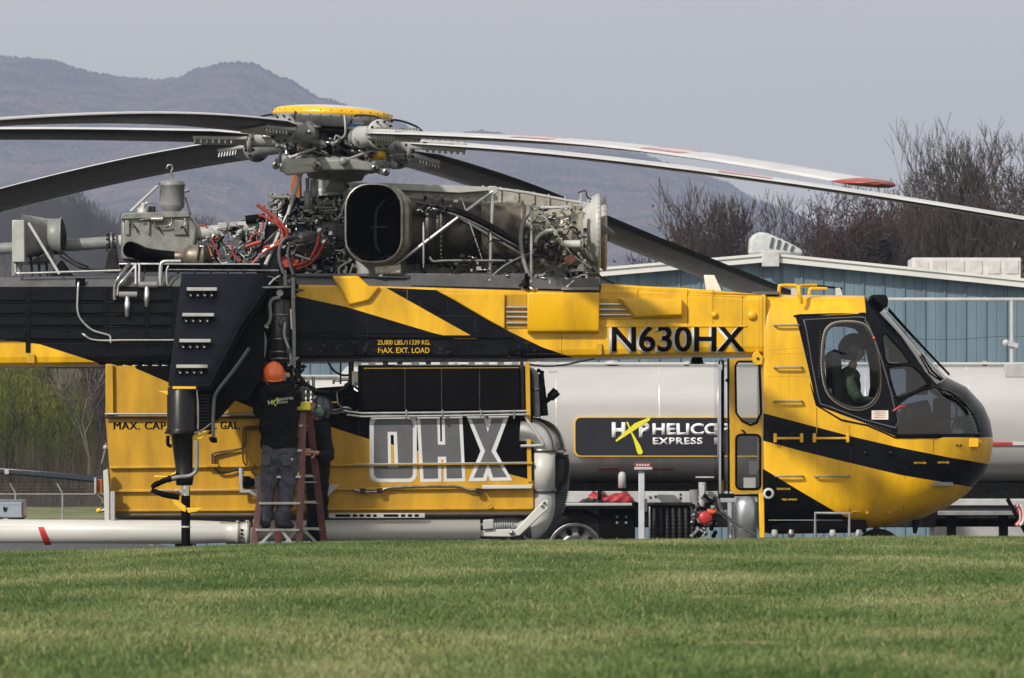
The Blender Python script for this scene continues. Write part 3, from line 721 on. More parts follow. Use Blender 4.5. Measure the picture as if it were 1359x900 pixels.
# ---- livery cutting: bisect along paint lines, then colour faces by region
def pip(x, y, poly):
    c = False; n = len(poly); j = n - 1
    for i in range(n):
        xi, yi = poly[i]; xj, yj = poly[j]
        if (yi > y) != (yj > y) and x < (xj - xi) * (y - yi) / (yj - yi) + xi: c = not c
        j = i
    return c
def to_xz(poly, Y=0.0): return [(P(x, y, Y).x, P(x, y, Y).z) for x, y in poly]
def paint(o, regions, Y=0.0, remove=None):
    """regions: list of (pixel polygon, material); cuts the mesh of o along each polygon and assigns materials"""
    me = o.data; off = OFF[o]; bm = bmesh.new(); bm.from_mesh(me)
    allr = [(to_xz(p, Y), m) for p, m in regions]
    for poly, m in allr:
        for i in range(len(poly)):
            a = poly[i]; b = poly[(i + 1) % len(poly)]
            x0, x1 = sorted((a[0], b[0])); z0, z1 = sorted((a[1], b[1])); e = .012
            geom = set()
            for f in bm.faces:
                xs_ = [v.co.x + off.x for v in f.verts]; zs_ = [v.co.z + off.z for v in f.verts]
                if max(xs_) > x0 - e and min(xs_) < x1 + e and max(zs_) > z0 - e and min(zs_) < z1 + e:
                    geom.add(f); geom.update(f.edges); geom.update(f.verts)
            if not geom: continue
            nrm = Vector((b[1] - a[1], 0, -(b[0] - a[0])))
            if nrm.length < 1e-6: continue
            bmesh.ops.bisect_plane(bm, geom=list(geom), plane_co=Vector((a[0] - off.x, 0, a[1] - off.z)), plane_no=nrm.normalized(), dist=1e-5)
    mats = [m for m in me.materials]
    for _, m in allr:
        if m not in mats: mats.append(m); me.materials.append(m)
    for f in bm.faces:
        c = f.calc_center_median()
        for poly, m in allr:
            if pip(c.x + off.x, c.z + off.z, poly): f.material_index = mats.index(m)
    bm.to_mesh(me); bm.free(); me.update()

def split_faces(o, poly, name, m, parent, grow=0.0, Y=0.0, bulge=0.0, label=None, near_only=False):
    """take the faces inside a pixel polygon out of o into a new part"""
    pz = to_xz(poly, Y); off = OFF[o]; bm = bmesh.new(); bm.from_mesh(o.data)
    sel = [f for f in bm.faces if pip(f.calc_center_median().x + off.x, f.calc_center_median().z + off.z, pz) and abs(f.normal.y) > .12]
    vs, fs, ix = [], [], {}
    cx_ = sum(p[0] for p in pz) / len(pz); cz_ = sum(p[1] for p in pz) / len(pz); rr = max(math.hypot(p[0] - cx_, p[1] - cz_) for p in pz)
    out = []; central = name == 'windshield'
    for side in ((0,) if central else (-1, 1)):
        vs, fs, ix = [], [], {}
        for f in sel:
            if side and (f.calc_center_median().y + off.y - YC) * side < 0: continue
            q_ = []
            for v in f.verts:
                if v.index not in ix:
                    ix[v.index] = len(vs); w_ = v.co + off
                    d = max(0, 1 - (math.hypot(w_.x - cx_, w_.z - cz_) / rr) ** 2)
                    vs.append(w_ + Vector((0, (-1 if w_.y < YC else 1) * bulge * d, 0)))
                q_.append(ix[v.index])
            fs.append(q_)
        b = MB(); b.add(vs, fs, True); out.append(b.build(name, m, parent, label=label))
    bmesh.ops.delete(bm, geom=sel, context='FACES'); bm.to_mesh(o.data); bm.free()
    return out

# ---- fuselage beam (loft of cross sections along x)
def loft(secs, name, m, parent, smooth=False, merge=False):
    b = MB(); n = len(secs[0]); vs = [v for s_ in secs for v in s_]
    fs = [(i * n + k, i * n + (k + 1) % n, (i + 1) * n + (k + 1) % n, (i + 1) * n + k) for i in range(len(secs) - 1) for k in range(n)]
    b.add(vs, fs, smooth); b.add(secs[0], [list(range(n - 1, -1, -1))]); b.add(secs[-1], [list(range(n))])
    return b.build(name, m, parent, merge=True)
def lin(tab, x):
    for i in range(len(tab) - 1):
        if x <= tab[i + 1][0] or i == len(tab) - 2:
            t = (x - tab[i][0]) / (tab[i + 1][0] - tab[i][0]); return tab[i][1] + (tab[i + 1][1] - tab[i][1]) * t
bt = [(-420, 368), (0, 368), (240, 366), (390, 365), (545, 368), (690, 374), (797, 378), (860, 382), (1015, 391)]
bb = [(-420, 470), (0, 485), (132, 484), (300, 480), (500, 478), (700, 476), (850, 473), (1015, 470)]
def bsec(px):
    t = P(px, lin(bt, px)).z; b_ = P(px, lin(bb, px)).z; x = P(px, 0).x
    s1 = P(px, lin(bt, px) + 13).z if px < 797 else t - .05
    ins = .10 if px < 797 else .06
    Ya, Yb = 0, 2 * YC
    pr = [(Ya + ins, t), (Ya + .004, s1), (Ya, s1 - .02), (Ya, b_ + .09), (Ya + .015, b_ + .03), (Ya + .05, b_), (Yb - .05, b_), (Yb - .015, b_ + .03), (Yb, b_ + .09), (Yb, s1 - .02), (Yb - .004, s1), (Yb - ins, t)]
    return [Vector((x, y, z)) for y, z in pr]
beam = loft([bsec(p) for p in (-420, -200, 0, 60, 132, 240, 320, 390, 470, 545, 620, 690, 796.5, 797.5, 860, 940, 1016)], 'fuselage_beam', YEL, heli)
y_left = [(-500, 420), (-200, 431), (0, 450), (53, 457), (131, 482), (132, 500), (-500, 500)]
blk_left = [(-500, 340), (-500, 420), (-200, 431), (0, 450), (53, 457), (131, 482), (132, 500), (388, 500), (388, 340)]
blk_main = [(388, 392), (460, 407.5), (575, 442), (590, 445.5), (679, 474), (619, 442), (512, 382), (579, 385), (670, 437), (720, 461), (765, 476), (765, 500), (388, 500)]
strip = [(-500, 340), (797, 340), (797, 388.5), (690, 385.5), (545, 381), (470, 379), (388, 378), (240, 380), (-500, 382)]
paint(beam, [(blk_left, NAVY), (blk_main, NAVY), (strip, DGREY)])

def riv_row(mb, x0, y0, x1, y1, step=3.4, Y=0.0, r=.0055, jit=0):
    L = math.hypot(x1 - x0, y1 - y0); n = max(2, int(L / step))
    for i in range(n + 1):
        c = P(x0 + (x1 - x0) * i / n, y0 + (y1 - y0) * i / n, Y)
        vs = [(c.x + r * math.cos(a), Y + .0005, c.z + r * math.sin(a)) for a in (0, 1.57, 3.14, 4.71)] + [(c.x, Y - r * .6, c.z)]
        mb.add(vs, [(1, 0, 4), (2, 1, 4), (3, 2, 4), (0, 3, 4)])
RV = MB()
for y in (402, 418, 434, 452): RV.use(DGREY); riv_row(RV, 0, y + 4, 228, y + 4, 4.2)
for x in (38, 140, 196): riv_row(RV, x, 384, x, 470, 4.2)
RV.use(STEEL)
for l in ((392, 474.5, 690, 474.5), (392, 384, 540, 386), (585, 389, 668, 391), (415, 396, 415, 440), (395, 404, 430, 441), (487, 425, 487, 444), (440, 425, 486, 425), (438, 440, 438, 426), (558, 402, 558, 440),
          (594, 402, 594, 412), (570, 419, 629, 419), (631, 422, 631, 440), (820, 432, 990, 438), (1000, 395, 1000, 466), (860, 386, 990, 395), (700, 470, 985, 467), (440, 385, 440, 404), (540, 395, 540, 428)):
    riv_row(RV, *l, step=3.3)
RV.use(YELD)
for l in ((700, 386, 990, 394), (905, 396, 905, 432), (945, 396, 945, 466), (800, 436, 800, 470), (1008, 395, 1008, 466), (720, 445, 790, 455)): riv_row(RV, *l, step=3.0, r=.007)
RV.build('rivet', None, heli, kind='stuff')
SEAM = mat('seam_shadow_gap', (.16, .09, .01), .6)
for x, y0, y1 in ((846, 384, 396), (858, 424, 472), (912, 384, 434), (946, 384, 430), (985, 388, 466), (1012, 392, 468), (745, 443, 472), (540, 384, 397)):
    b = MB(); b.pbox(x, y0, x + .7, y1, -.0015, .004); b.build('panel_seam', SEAM, heli)

# stiffeners and panels of the beam
def slab(name, m, px0, py0, px1, py1, Y0, Y1, bev=.006, parent=None, label=None):
    b = MB(); b.pbox(px0, py0, px1, py1, Y0, Y1); return b.build(name, m, parent or heli, bevel=bev, label=label)
def pan(name, m, poly, Y0, Y1, bev=.008, parent=None, label=None):
    b = MB(); b.prism(poly, Y0, Y1, zref=Y0); return b.build(name, m, parent or heli, bevel=bev, label=label)
for y in (400, 417, 433, 451): slab('stiffener', NAVY, -60, y, 138, y + 1.6, -.022, .001, .003); slab('stiffener', NAVY, 144, y, 228, y + 1.6, -.022, .001, .003)
for ra, rb in ((383, 400), (402, 417), (419, 433), (435, 451)):
    for xa, xb in ((-60, 33), (41, 88), (90, 137), (145, 192), (198, 228)):
        xq, xr = P(xa, 0).x, P(xb, 0).x; za, zb_ = P(0, ra).z, P(0, rb).z; bu = rnd.uniform(.010, .022)
        b = MB(); b.add([(xq, -.001, za), (xr, -.001, za), (xr, -bu, zb_ + .015), (xq, -bu, zb_ + .015), (xr, .001, zb_), (xq, .001, zb_)], [(3, 2, 1, 0), (5, 4, 2, 3), (0, 5, 3), (1, 2, 4)]); b.build('skin_panel', NAVY, heli)
for x0, x1 in ((34, 40), (138, 144), (193, 197)): slab('rib', NAVY, x0, 383, x1, 468, -.014, .001, .003)
pan('side_panel', NAVY, [(392, 400), (460, 414), (486, 422), (486, 443), (392, 443)], -.012, .001)
pan('side_panel', NAVY, [(490, 424), (558, 441), (558, 443.5), (490, 443.5)], -.012, .001)
pan('side_panel', NAVY, [(560, 401), (592, 419), (592, 406), (560, 389)], -.010, .001)
pan('ledge', NAVY, [(388, 445), (680, 445), (680, 448.5), (388, 448.5)], -.045, .001, .006)
for a, c in ((392, 470), (474, 484), (487, 570), (574, 596), (600, 676)): slab('lower_panel', NAVY, a, 450, c, 472, -.010, .001, .004)
for a, c, d in ((392, 470, 0), (480, 520, 1), (574, 596, 0), (686, 712, 0)):
    b = MB()
    for i in range(9):
        x = a + (c - a) * rnd.random(); y = 452 + 17 * rnd.random(); b.pbox(x, y, x + rnd.uniform(2, 5), y + rnd.uniform(1.5, 4), -.018, -.009)
    b.build('latch', DST, heli)
pan('fairing', YEL, [(440, 366), (476, 366), (490, 380), (505, 380), (490, 400), (462, 406), (455, 390)], -.05, .001, .03, label='raised grey and yellow scoop fairing')
slab('engine_deck_rail', DGREY, 392, 363, 796, 367, .05, .12, .004)
pan('deck_plate', DGREY, [(545, 363), (700, 366), (795, 370), (795, 385), (700, 383), (545, 379)], -.004, .04, .004)
# yellow section
pan('service_cover', YEL, [(586, 389), (670, 390), (670, 437), (648, 425), (600, 397)], -.05, .001, .012)
b = MB(); pf = [(389, 0), (389, -.12), (434, -.12), (440, -.10), (443, 0)]
a = [P(700, y, 0) for y, _ in pf]; vs = [(P(700, 0).x, d, P(0, y).z) for y, d in pf] + [(P(795, 0).x, d, P(0, y).z) for y, d in pf]
b.add(vs, [(4, 3, 2, 1, 0), (5, 6, 7, 8, 9)] + [(i, i + 1, i + 6, i + 5) for i in range(4)]); b.build('conduit_cover', YEL, heli, bevel=.01)
b = MB(); vs = [(P(x, 0).x, d, P(0, y).z) for x, y, d in ((820, 396, 0), (820, 396, -.10), (826, 399, -.11), (843, 421, -.07), (838, 424, 0), (905, 397, 0), (905, 397, -.10), (905, 400, -.11), (905, 418, -.11), (905, 423, -.01))]
b.add([vs[0], vs[1], vs[2], vs[3], vs[4], vs[5], vs[6], vs[7], vs[8], vs[9]], [(4, 3, 2, 1, 0), (5, 6, 7, 8, 9), (0, 1, 6, 5), (1, 2, 7, 6), (2, 3, 8, 7), (3, 4, 9, 8)]); b.build('conduit_cover', YEL, heli, bevel=.012)
for y in (408, 414.5, 421, 429):
    b = MB(); b.cyl(P(672, y, -.03), P(700, y, -.03), .013); b.build('conduit_tube', ALU, heli)
for y, x1 in ((404, 824), (411, 831), (418, 838)):
    b = MB(); b.cyl(P(795, y, -.03), P(x1, y, -.03), .013); b.build('conduit_tube', ALU, heli)
slab('conduit_recess', YELD, 671, 391, 699, 436, -.008, .001, .002); slab('conduit_recess', YELD, 796, 396, 842, 424, -.008, .001, .002)
pan('roof_ridge', YEL, [(797, 376), (858, 380), (905, 382), (1012, 391), (797, 391)], .02, .30, .02)
for cx, cy, r in ((998, 419, 6.2), (948, 418, 4.6)):
    b = MB(); b.lathe(P(cx, cy, -.001), (0, -1, 0), [(0, S(r)), (.015, S(r)), (.03, S(r) * .8), (.04, S(r) * .35), (.042, 0)], 20); b.build('round_boss', YEL, heli)
slab('seam_strip', YEL, 797, 431.5, 992, 434, -.010, .001, .003)
slab('tie_down', YELD, 792, 456, 799, 471, -.03, .001, .004); slab('tie_down', YELD, 36, 470, 46, 482, -.03, .001, .004)
pan('hinge_lug', YEL, [(1000, 468), (1006, 466), (1013, 474), (1012, 484), (1002, 485), (997, 477)], -.05, .02, .008)
b = MB(); b.cyl(P(1006, 476, -.06), P(1006, 476, -.05), .016); b.build('hinge_pin', DST, heli)
text_mesh('N630HX', 897, 451, 35, -.004, WHITE, 'registration_shadow', heli, 178, .018, .0035)
text_mesh('N630HX', 900.5, 449.5, 35, -.009, BLK, 'registration', heli, 177, .018, .004)
text_mesh('25,000 LBS./11339 KG.', 536, 454.8, 7.4, -.012, TRIMY, 'load_placard', heli, 70, .0, .002)
text_mesh('MAX. EXT. LOAD', 536, 465, 7.0, -.012, TRIMY, 'load_placard', heli, 68, .0, .002)
text_mesh('NO STEP', 703, 384.3, 2.5, -.006, TRIMY, 'small_placard', heli, 22, .01, .002)
# under-beam details
b = MB(); b.lathe(P(925, 474, .6), (0, 0, -1), [(0, .05), (.01, .06), (.06, .07), (.075, .10), (.08, 0)], 16); b.build('cone_antenna', BLK, heli)
b = MB(); b.tube([P(x, y, .04) for x, y in ((700, 483), (720, 486), (745, 485), (770, 480), (790, 476))], .010, 6); b.build('cable', RUB, heli)
b = MB(); b.tube([P(x, 478 + 1.5 * math.sin(x * .3), .02) for x in range(392, 700, 14)], .010, 6, 2); b.build('cable', DST, heli)
slab('keel_angle', DST, 388, 476, 700, 479.5, .0, .06, .004); slab('keel_angle', DST, 60, 486, 300, 489, .0, .06, .004)
for x in range(470, 700, 19):
    slab('fitting', rnd.choice([STEEL, ALU, DST]), x, 479.5, x + rnd.randint(4, 11), 484, .02, .10, .004)
for x in range(150, 225, 13): slab('fitting', rnd.choice([ALU, ORNG, WHITE]), x, 484.5, x + rnd.randint(4, 9), 488, .02, .10, .003)

# ---- piping on the left part of the beam
def pipe(pts, r, m=ALU, Y=-.05, name='pipe', n=8, sm=3, label=None):
    q_ = [P(p[0], p[1], p[2] if len(p) > 2 else Y) for p in pts]
    b = MB(); b.tube(q_, r, n, sm); return b.build(name, m, heli, label=label)
pipe([(20, 350), (21, 361), (26, 363), (90, 361), (160, 359)], .014, ALU, .0)
pipe([(105, 376, 0), (104, 376), (103, 395), (103, 413), (108, 425), (122, 438), (138, 443), (146, 446), (147, 455)], .013, ALU)
pipe([(109, 443, 0), (111, 444), (120, 450), (136, 452), (160, 451.5), (200, 451.5), (232, 451.5)], .012, ALU)
pipe([(172, 350, .1), (160, 366), (153, 378), (152, 398)], .022, STEEL)
pipe([(179, 352, .1), (165, 370), (157, 380), (156, 392)], .014, ALU)
for x in (180, 185): pipe([(x, 350, .1), (x, 378)], .014, ALU)
for cx, cy in ((169, 391), (195, 378)):
    b = MB(); b.cyl(P(cx - 11, cy, -.06), P(cx + 13, cy, -.06), .034, n=12); f_ = b.build('filter_head', GREY, heli, bevel=.008)
    b = MB(); b.lathe(P(cx, cy + 2, -.06), (0, 0, -1), [(0, .028), (.06, .028), (.065, .034), (.16, .034), (.17, .028), (.225, .026), (.235, 0)], 14); b.build('filter_bowl', ALU, f_)
pipe([(240, 347), (226, 347), (216, 348), (213, 355), (213, 378)], .022, ALU)
pipe([(224, 353), (221, 360), (222, 378)], .012, ALU)
slab('outlet_box', BLK, 100, 369, 113, 379, -.01, .01)
pipe([(80, 340, .4), (100, 352), (115, 357), (150, 358)], .012, RUB, .2); pipe([(82, 333, .4), (96, 345), (118, 355)], .012, RUB, .2)

# ---- drive shaft, cooler, canister, accessory box on the deck
b = MB(); b.tube([P(-250, 344, .9), P(95, 325, .9)], .066, 20, 0); b.build('tail_drive_shaft', GREY, heli)
b = MB(); b.tube([P(88, 325.8, .9), P(150, 321.5, .9)], .068, 20, 0); b.build('drive_shaft_section', GREY, heli)
b = MB(); b.tube([P(158, 321, .7), P(292, 307, .7)], .075, 20, 0); b.build('drive_shaft_section', LGREY, heli)
b = MB(); b.tube([P(306, 304, .7), P(342, 301, .7)], .075, 20, 0); b.build('drive_shaft_section', LGREY, heli)
for px, py, r in ((142, 322, .085), (147, 321.6, .11), (152, 321.2, .085)):
    a = P(px, py, .8); b = MB(); b.cyl(a, a + Vector((.022, 0, .001)), r, n=20); b.build('coupling_disc', STEEL, heli)
b = MB(); 
for i in range(9):
    a = i * .7; c = P(146, 321.6, .8); b.cyl(c + Vector((-.04, math.cos(a) * .095, math.sin(a) * .095)), c + Vector((.06, math.cos(a) * .095, math.sin(a) * .095)), .012, n=6)
b.build('bolt', DST, heli)
pan('bearing_pedestal', DST, [(144, 330), (155, 330), (157, 362), (138, 362)], .7, .9)
pan('bearing_clamp', LGREY, [(289, 296), (301, 295), (302, 303), (290, 304)], .55, .8)
pan('pedestal', LGREY, [(292, 303), (300, 303), (297, 315), (293, 315)], .62, .72, .005)
# oil cooler: box, shroud, fan with guard
pan('cooler_box', LGREY, [(16, 292), (32, 292), (33, 348), (16, 348)], .1, 1.3, .01)
b = MB(); cc = P(0, 319, .7); 
def ring4(px, hy0, hy1, r, y):  # blends square to round
    return None
sq = []; 
for px, t in ((32, 0), (45, .35), (58, .8), (64, 1)):
    for k in range(24):
        a = 2 * math.pi * k / 24; ca, sa = math.cos(a), math.sin(a)
        m_ = max(abs(ca), abs(sa)); sx = ca / m_ * .52; sz = sa / m_ * .24; rx = ca * .20; rz2 = sa * .20
        sq.append(Vector((P(px, 0, .7).x, .7 + sx * (1 - t) + rx * t, P(0, 314, .7).z + sz * (1 - t) + rz2 * t)))
b.add(sq, [(i * 24 + k, i * 24 + (k + 1) % 24, (i + 1) * 24 + (k + 1) % 24, (i + 1) * 24 + k) for i in range(3) for k in range(24)], True)
b.lathe(P(64, 314, .7), (1, 0, 0), [(0, .20), (.13, .20), (.135, .22), (.15, .22), (.15, .195), (.10, .195), (.10, 0)], 28)
fan = b.build('cooler_shroud', GREY, heli)
b = MB(); c = P(82, 314, .7)
for rr in (.05, .09, .13, .17, .205):
    b.tube([c + Vector((.05 * (1 - (rr / .21) ** 2), rr * math.cos(a * .3142), rr * math.sin(a * .3142))) for a in range(21)], .005, 4, 0)
for k in range(12):
    a = k * .5236; b.tube([c + Vector((.055, 0, 0)), c + Vector((.035, .12 * math.cos(a), .12 * math.sin(a))), c + Vector((0, .21 * math.cos(a), .21 * math.sin(a)))], .004, 4, 0)
b.build('fan_guard', DST, fan)
b = MB()
for k in range(11):
    a = k * .571; d = Vector((0, math.cos(a), math.sin(a))); e = Vector((0, -math.sin(a), math.cos(a)))
    p0 = c - Vector((.04, 0, 0)); b.add([p0 + d * .04 - e * .02, p0 + d * .04 + e * .02 + Vector((.03, 0, 0)), p0 + d * .19 + e * .04 + Vector((.03, 0, 0)), p0 + d * .19 - e * .04], [(0, 1, 2, 3)])
b.build('fan_blade', DST, fan)
b = MB(); b.beam(P(38, 296, .05), P(79, 364, 0.0), .03, .035, (0, 1, 0)); b.build('brace', LGREY, heli, bevel=.004)
for x in (19, 26): b = MB(); b.cyl(P(x, 348, .3), P(x, 366, .3), .03, n=10); b.build('mount', GREY, heli)
for x, y in ((40, 348), (50, 350), (60, 346)): b = MB(); b.cyl(P(x, y - 12, .5), P(x + 3, 366, .5), .016, n=8); b.build('mount', DST, heli)
pan('pedestal', DST, [(66, 366), (80, 346), (84, 346), (98, 366)], .8, .95, .005); pan('pedestal', DST, [(36, 349), (70, 330), (70, 346), (52, 350)], .3, .9, .01)
# accessory gearbox
pan('accessory_gearbox', CAST, [(161, 286), (250, 283), (262, 300), (258, 345), (160, 345)], .55, 1.5, .03)
pan('gearbox_lid', CAST, [(163, 283), (248, 280), (252, 288), (160, 291)], .5, 1.5, .008)
for x, w_ in ((166, 6), (196, 3), (231, 18)): pan('gearbox_boss', CAST, [(x, 292), (x + w_, 292), (x + w_, 312), (x, 312)], .52, .56, .01)
for x, y, dx in ((172, 300, 8), (206, 302, 6), (240, 304, 6)):
    pipe([(x, y, .53), (x + 2, y - 4, .5), (x + dx, y + 2, .5), (x + dx + 3, y + 9, .53)], .007, DST, name='cable', n=6)
pipe([(186, 292, .5), (204, 291, .5), (206, 300, .5), (226, 299, .5), (228, 290, .5)], .010, STEEL)
b = MB(); b.lathe(P(200, 291, .5), (1, 0, 0), [(0, .02), (.01, .03), (.12, .03), (.125, .036), (.14, .036), (.15, 0)], 12); b.build('actuator', STEEL, heli)
b = MB(); cpt = P(228.5, 283, 1.0)
b.lathe(cpt, (0, 0, 1), [(0, .09), (.035, .10), (.07, .138), (.10, .14), (.30, .14), (.305, .147), (.325, .147), (.33, .14), (.355, .135), (.37, .06), (.372, 0)], 30)
can = b.build('oil_tank', GREY, heli)
b = MB(); b.tube([P(x, y, 1.0) for x, y in ((229, 238), (229, 233), (227, 229), (229, 224), (227, 219), (222.5, 220), (221.5, 224))], .011, 6, 3); b.build('lifting_hook', STEEL, can)
b = MB(); b.cyl(P(212, 245, .88), P(212, 243, .88), .01, n=6); b.build('clamp', DST, can)
pipe([(209, 247, .9), (173, 281, .8)], .017, LGREY, name='stay')
pipe([(245, 254, .9), (251, 252, .9)], .02, GREY, name='stub'); pipe([(246, 262, .9), (253, 285, .8)], .01, DST)
b = MB(); b.lathe(P(190, 284, .8), (0, 0, 1), [(0, .065), (.06, .065), (.07, .05), (.09, .02), (.12, .02), (.13, 0)], 16); b.build('filler_cap', LGREY, heli)
pipe([(193, 277, .7), (193, 270, .7), (204, 269, .7), (207, 274, .7), (208, 283, .7)], .012, STEEL)
for x in (199, 204): pipe([(x, 284, .7), (x, 274, .7)], .02, DST, name='fitting')
# black exhaust of the small turbine and its brown collector
b = MB(); pts = [P(x, y, yy) for x, y, yy in ((172, 331, .12), (180, 333, .22), (192, 338, .38), (212, 340, .5), (232, 341, .5))]
b.tube(pts, [.090, .086, .082, .07, .062], 20, 4, cap=False); b.tube(pts, [.084, .08, .076, .064, .056], 20, 4, cap=False); b.build('apu_exhaust', BLK, heli)
b = MB(); b.lathe(P(232, 341, .5), (1, 0, 0), [(0, .062), (.02, .07), (.10, .07), (.11, .10), (.16, .135), (.30, .14), (.31, .155), (.33, .155), (.34, .13), (.42, .11), (.43, 0)], 26); b.build('apu_turbine', HOT, heli)
b = MB(); b.lathe(P(262, 336, .5), (1, 0, 0), [(0, .16), (.02, .16), (.02, 0)], 26); b.build('flange_ring', STEEL, heli)
slab('walkway_edge', ALU, 158, 349.5, 345, 351.5, .1, .14, .003)
slab('walkway', BLK, 158, 351.5, 345, 355, .14, 1.9, .003)
for x in range(170, 346, 22): b = MB(); b.cyl(P(x, 351, .16), P(x, 364, .16), .012, n=6); b.build('walkway_post', DST, heli)
b = MB(); b.cyl(P(222, 358, .12), P(370, 359, .12), .010, n=6); b.build('rail', STEEL, heli)

# random fittings, boxes, lines: the crowded machinery
def clutter(x0, y0, x1, y1, Y0, Y1, n, seed, mats, kinds=('box', 'pipe', 'can', 'wire'), sz=1.0, rgn=None):
    q = random.Random(seed); boxes = MB(); k = 0
    while k < n:
        x = q.uniform(x0, x1); y = q.uniform(y0, y1)
        if rgn and not rgn(x, y): continue
        k += 1; Y = q.uniform(Y0, Y1); m = q.choice(mats); kd = q.choice(kinds)
        if kd == 'box':
            w_ = q.uniform(2, 7) * sz; h = q.uniform(2, 7) * sz; boxes.use(m).pbox(x - w_ / 2, y - h / 2, x + w_ / 2, y + h / 2, Y, Y + q.uniform(.03, .12))
        elif kd == 'can':
            r = S(q.uniform(1.2, 3.6) * sz); ax = q.choice([(0, -1, 0), (1, 0, 0), (0, 0, 1), (0, -1, 0), (.7, -.3, .7)]); L = q.uniform(.04, .13) * sz
            b = MB(); b.lathe(P(x, y, Y), ax, [(0, 0), (0, r), (L * .2, r), (L * .22, r * .8), (L * .7, r * .8), (L * .72, r), (L * .85, r), (L * .86, r * .45), (L * 1.1, r * .4), (L * 1.1, 0)], 12); b.build('fitting', m, heli)
        else:
            L = q.uniform(8, 26) * sz; a = q.choice([0, 1.57, 3.14, q.uniform(0, 6.28), q.uniform(0, 6.28)])
            pts = [(x, y, Y)]; xx, yy = x, y
            for _ in range(q.choice([2, 3, 4])):
                xx += math.cos(a) * L * .35; yy += math.sin(a) * L * .35; a += q.uniform(-1.1, 1.1); pts.append((min(max(xx, x0), x1), min(max(yy, y0), y1), Y + q.uniform(-.04, .04)))
            pipe(pts, (.007 if kd == 'wire' else q.uniform(.009, .016)) * (sz ** .3), m, name='cable' if kd == 'wire' else 'pipe', n=5 if kd == 'wire' else 7, sm=3)
    if boxes.v: boxes.build('bracket', None, heli)
MM = [DST, BLK, CAST, GREY, STEEL, BLK, CAST, ALU, LGREY, DST, ALU]
clutter(262, 300, 345, 349, .35, .8, 96, 2, MM + [ORNG])
clutter(300, 280, 350, 345, .5, 1.0, 34, 3, MM)
clutter(240, 285, 262, 345, .45, .7, 14, 4, MM)

# ---- main gearbox, mast, swashplate
pan('gearbox_housing', DST, [(362, 262), (458, 258), (466, 300), (470, 366), (350, 366), (344, 330)], .75, 1.9, .05)
pan('gearbox_shelf', DST, [(340, 330), (372, 300), (372, 364), (340, 364)], .6, 1.8, .02)
b = MB(); c = P(432, 315, .74)
b.lathe(c, (0, -1, 0), [(0, S(30)), (.03, S(30)), (.04, S(27)), (.09, S(26)), (.16, S(17)), (.17, S(13)), (.22, S(12)), (.24, S(7)), (.30, S(6)), (.31, 0)], 36); gcase = b.build('input_case', CAST, heli)
b = MB()
for k in range(10):
    a = k * .628 + .2; d = Vector((math.cos(a), 0, math.sin(a))); b.beam(c + Vector((0, -.19, 0)) + d * S(9), c + Vector((0, -.05, 0)) + d * S(29), .02, .05, (0, -1, 0))
b.build('case_web', CAST, gcase)
b = MB()
for k in range(30):
    a = k * .2094; d = Vector((math.cos(a), 0, math.sin(a))) * S(28.5); b.cyl(c + d + Vector((0, -.03, 0)), c + d + Vector((0, -.055, 0)), .013, n=6)
b.build('case_bolt', STEEL, gcase)
b = MB(); b.lathe(P(404, 318, .62), (-.3, -.85, .1), [(0, S(20)), (.04, S(20)), (.05, S(15)), (.14, S(12)), (.15, S(9)), (.2, S(8)), (.21, 0)], 24); b.build('hydraulic_pump', STEEL, heli)
b = MB(); b.lathe(P(440, 285, 1.0), (.05, 0, 1), [(0, .34), (.10, .32), (.14, .22), (.22, .205), (.24, .215), (.25, .20), (.40, .158), (.44, .155), (.46, 0)], 32); b.build('mast_cone', CAST, heli)
b = MB(); b.lathe(P(436, 262, 1.0), (-.03, 0, 1), [(-.02, .20), (0, .205), (.10, .175), (.24, .155), (.28, .15), (.62, .13), (.64, 0)], 32); mastt = b.build('mast_sleeve', ALU, heli)
TL = Vector((.052, 0, 1)).normalized()          # shaft axis leans forward
sw0 = P(446, 217, YC)
b = MB(); b.lathe(sw0 - TL * .02, TL, [(-.08, .20), (-.07, .42), (-.045, .50), (-.03, .58), (.04, .60), (.075, .56), (.085, .40), (.10, .20)], 40); b.build('swashplate', GREY, heli)
b = MB(); b.lathe(sw0 - TL * .12, TL, [(-.08, .18), (-.06, .30), (0, .33), (.05, .42), (.08, .40), (.09, .2)], 36); b.build('lower_swashplate', CAST, heli)
b = MB()
for k in range(6):
    a = R(60 * k + 22); d = Vector((math.cos(a), -math.sin(a), -.052 * math.cos(a))); b.beam(sw0 + d * .50 + TL * .01, sw0 + d * .70 + TL * .0, .075, .07, TL); 
b.build('swashplate_arm', GREY, heli, bevel=.012)
ARMP = []
for k in range(6):
    a = R(60 * k + 22); d = Vector((math.cos(a), -math.sin(a), -.052 * math.cos(a)))
    b = MB(); e = sw0 + d * .70 + TL * .0; b.lathe(e + Vector((0, -.045, 0)), (0, 1, 0), [(0, 0), (0, .045), (.09, .045), (.09, 0)], 16); b.build('clevis', GREY, heli); ARMP.append(e)
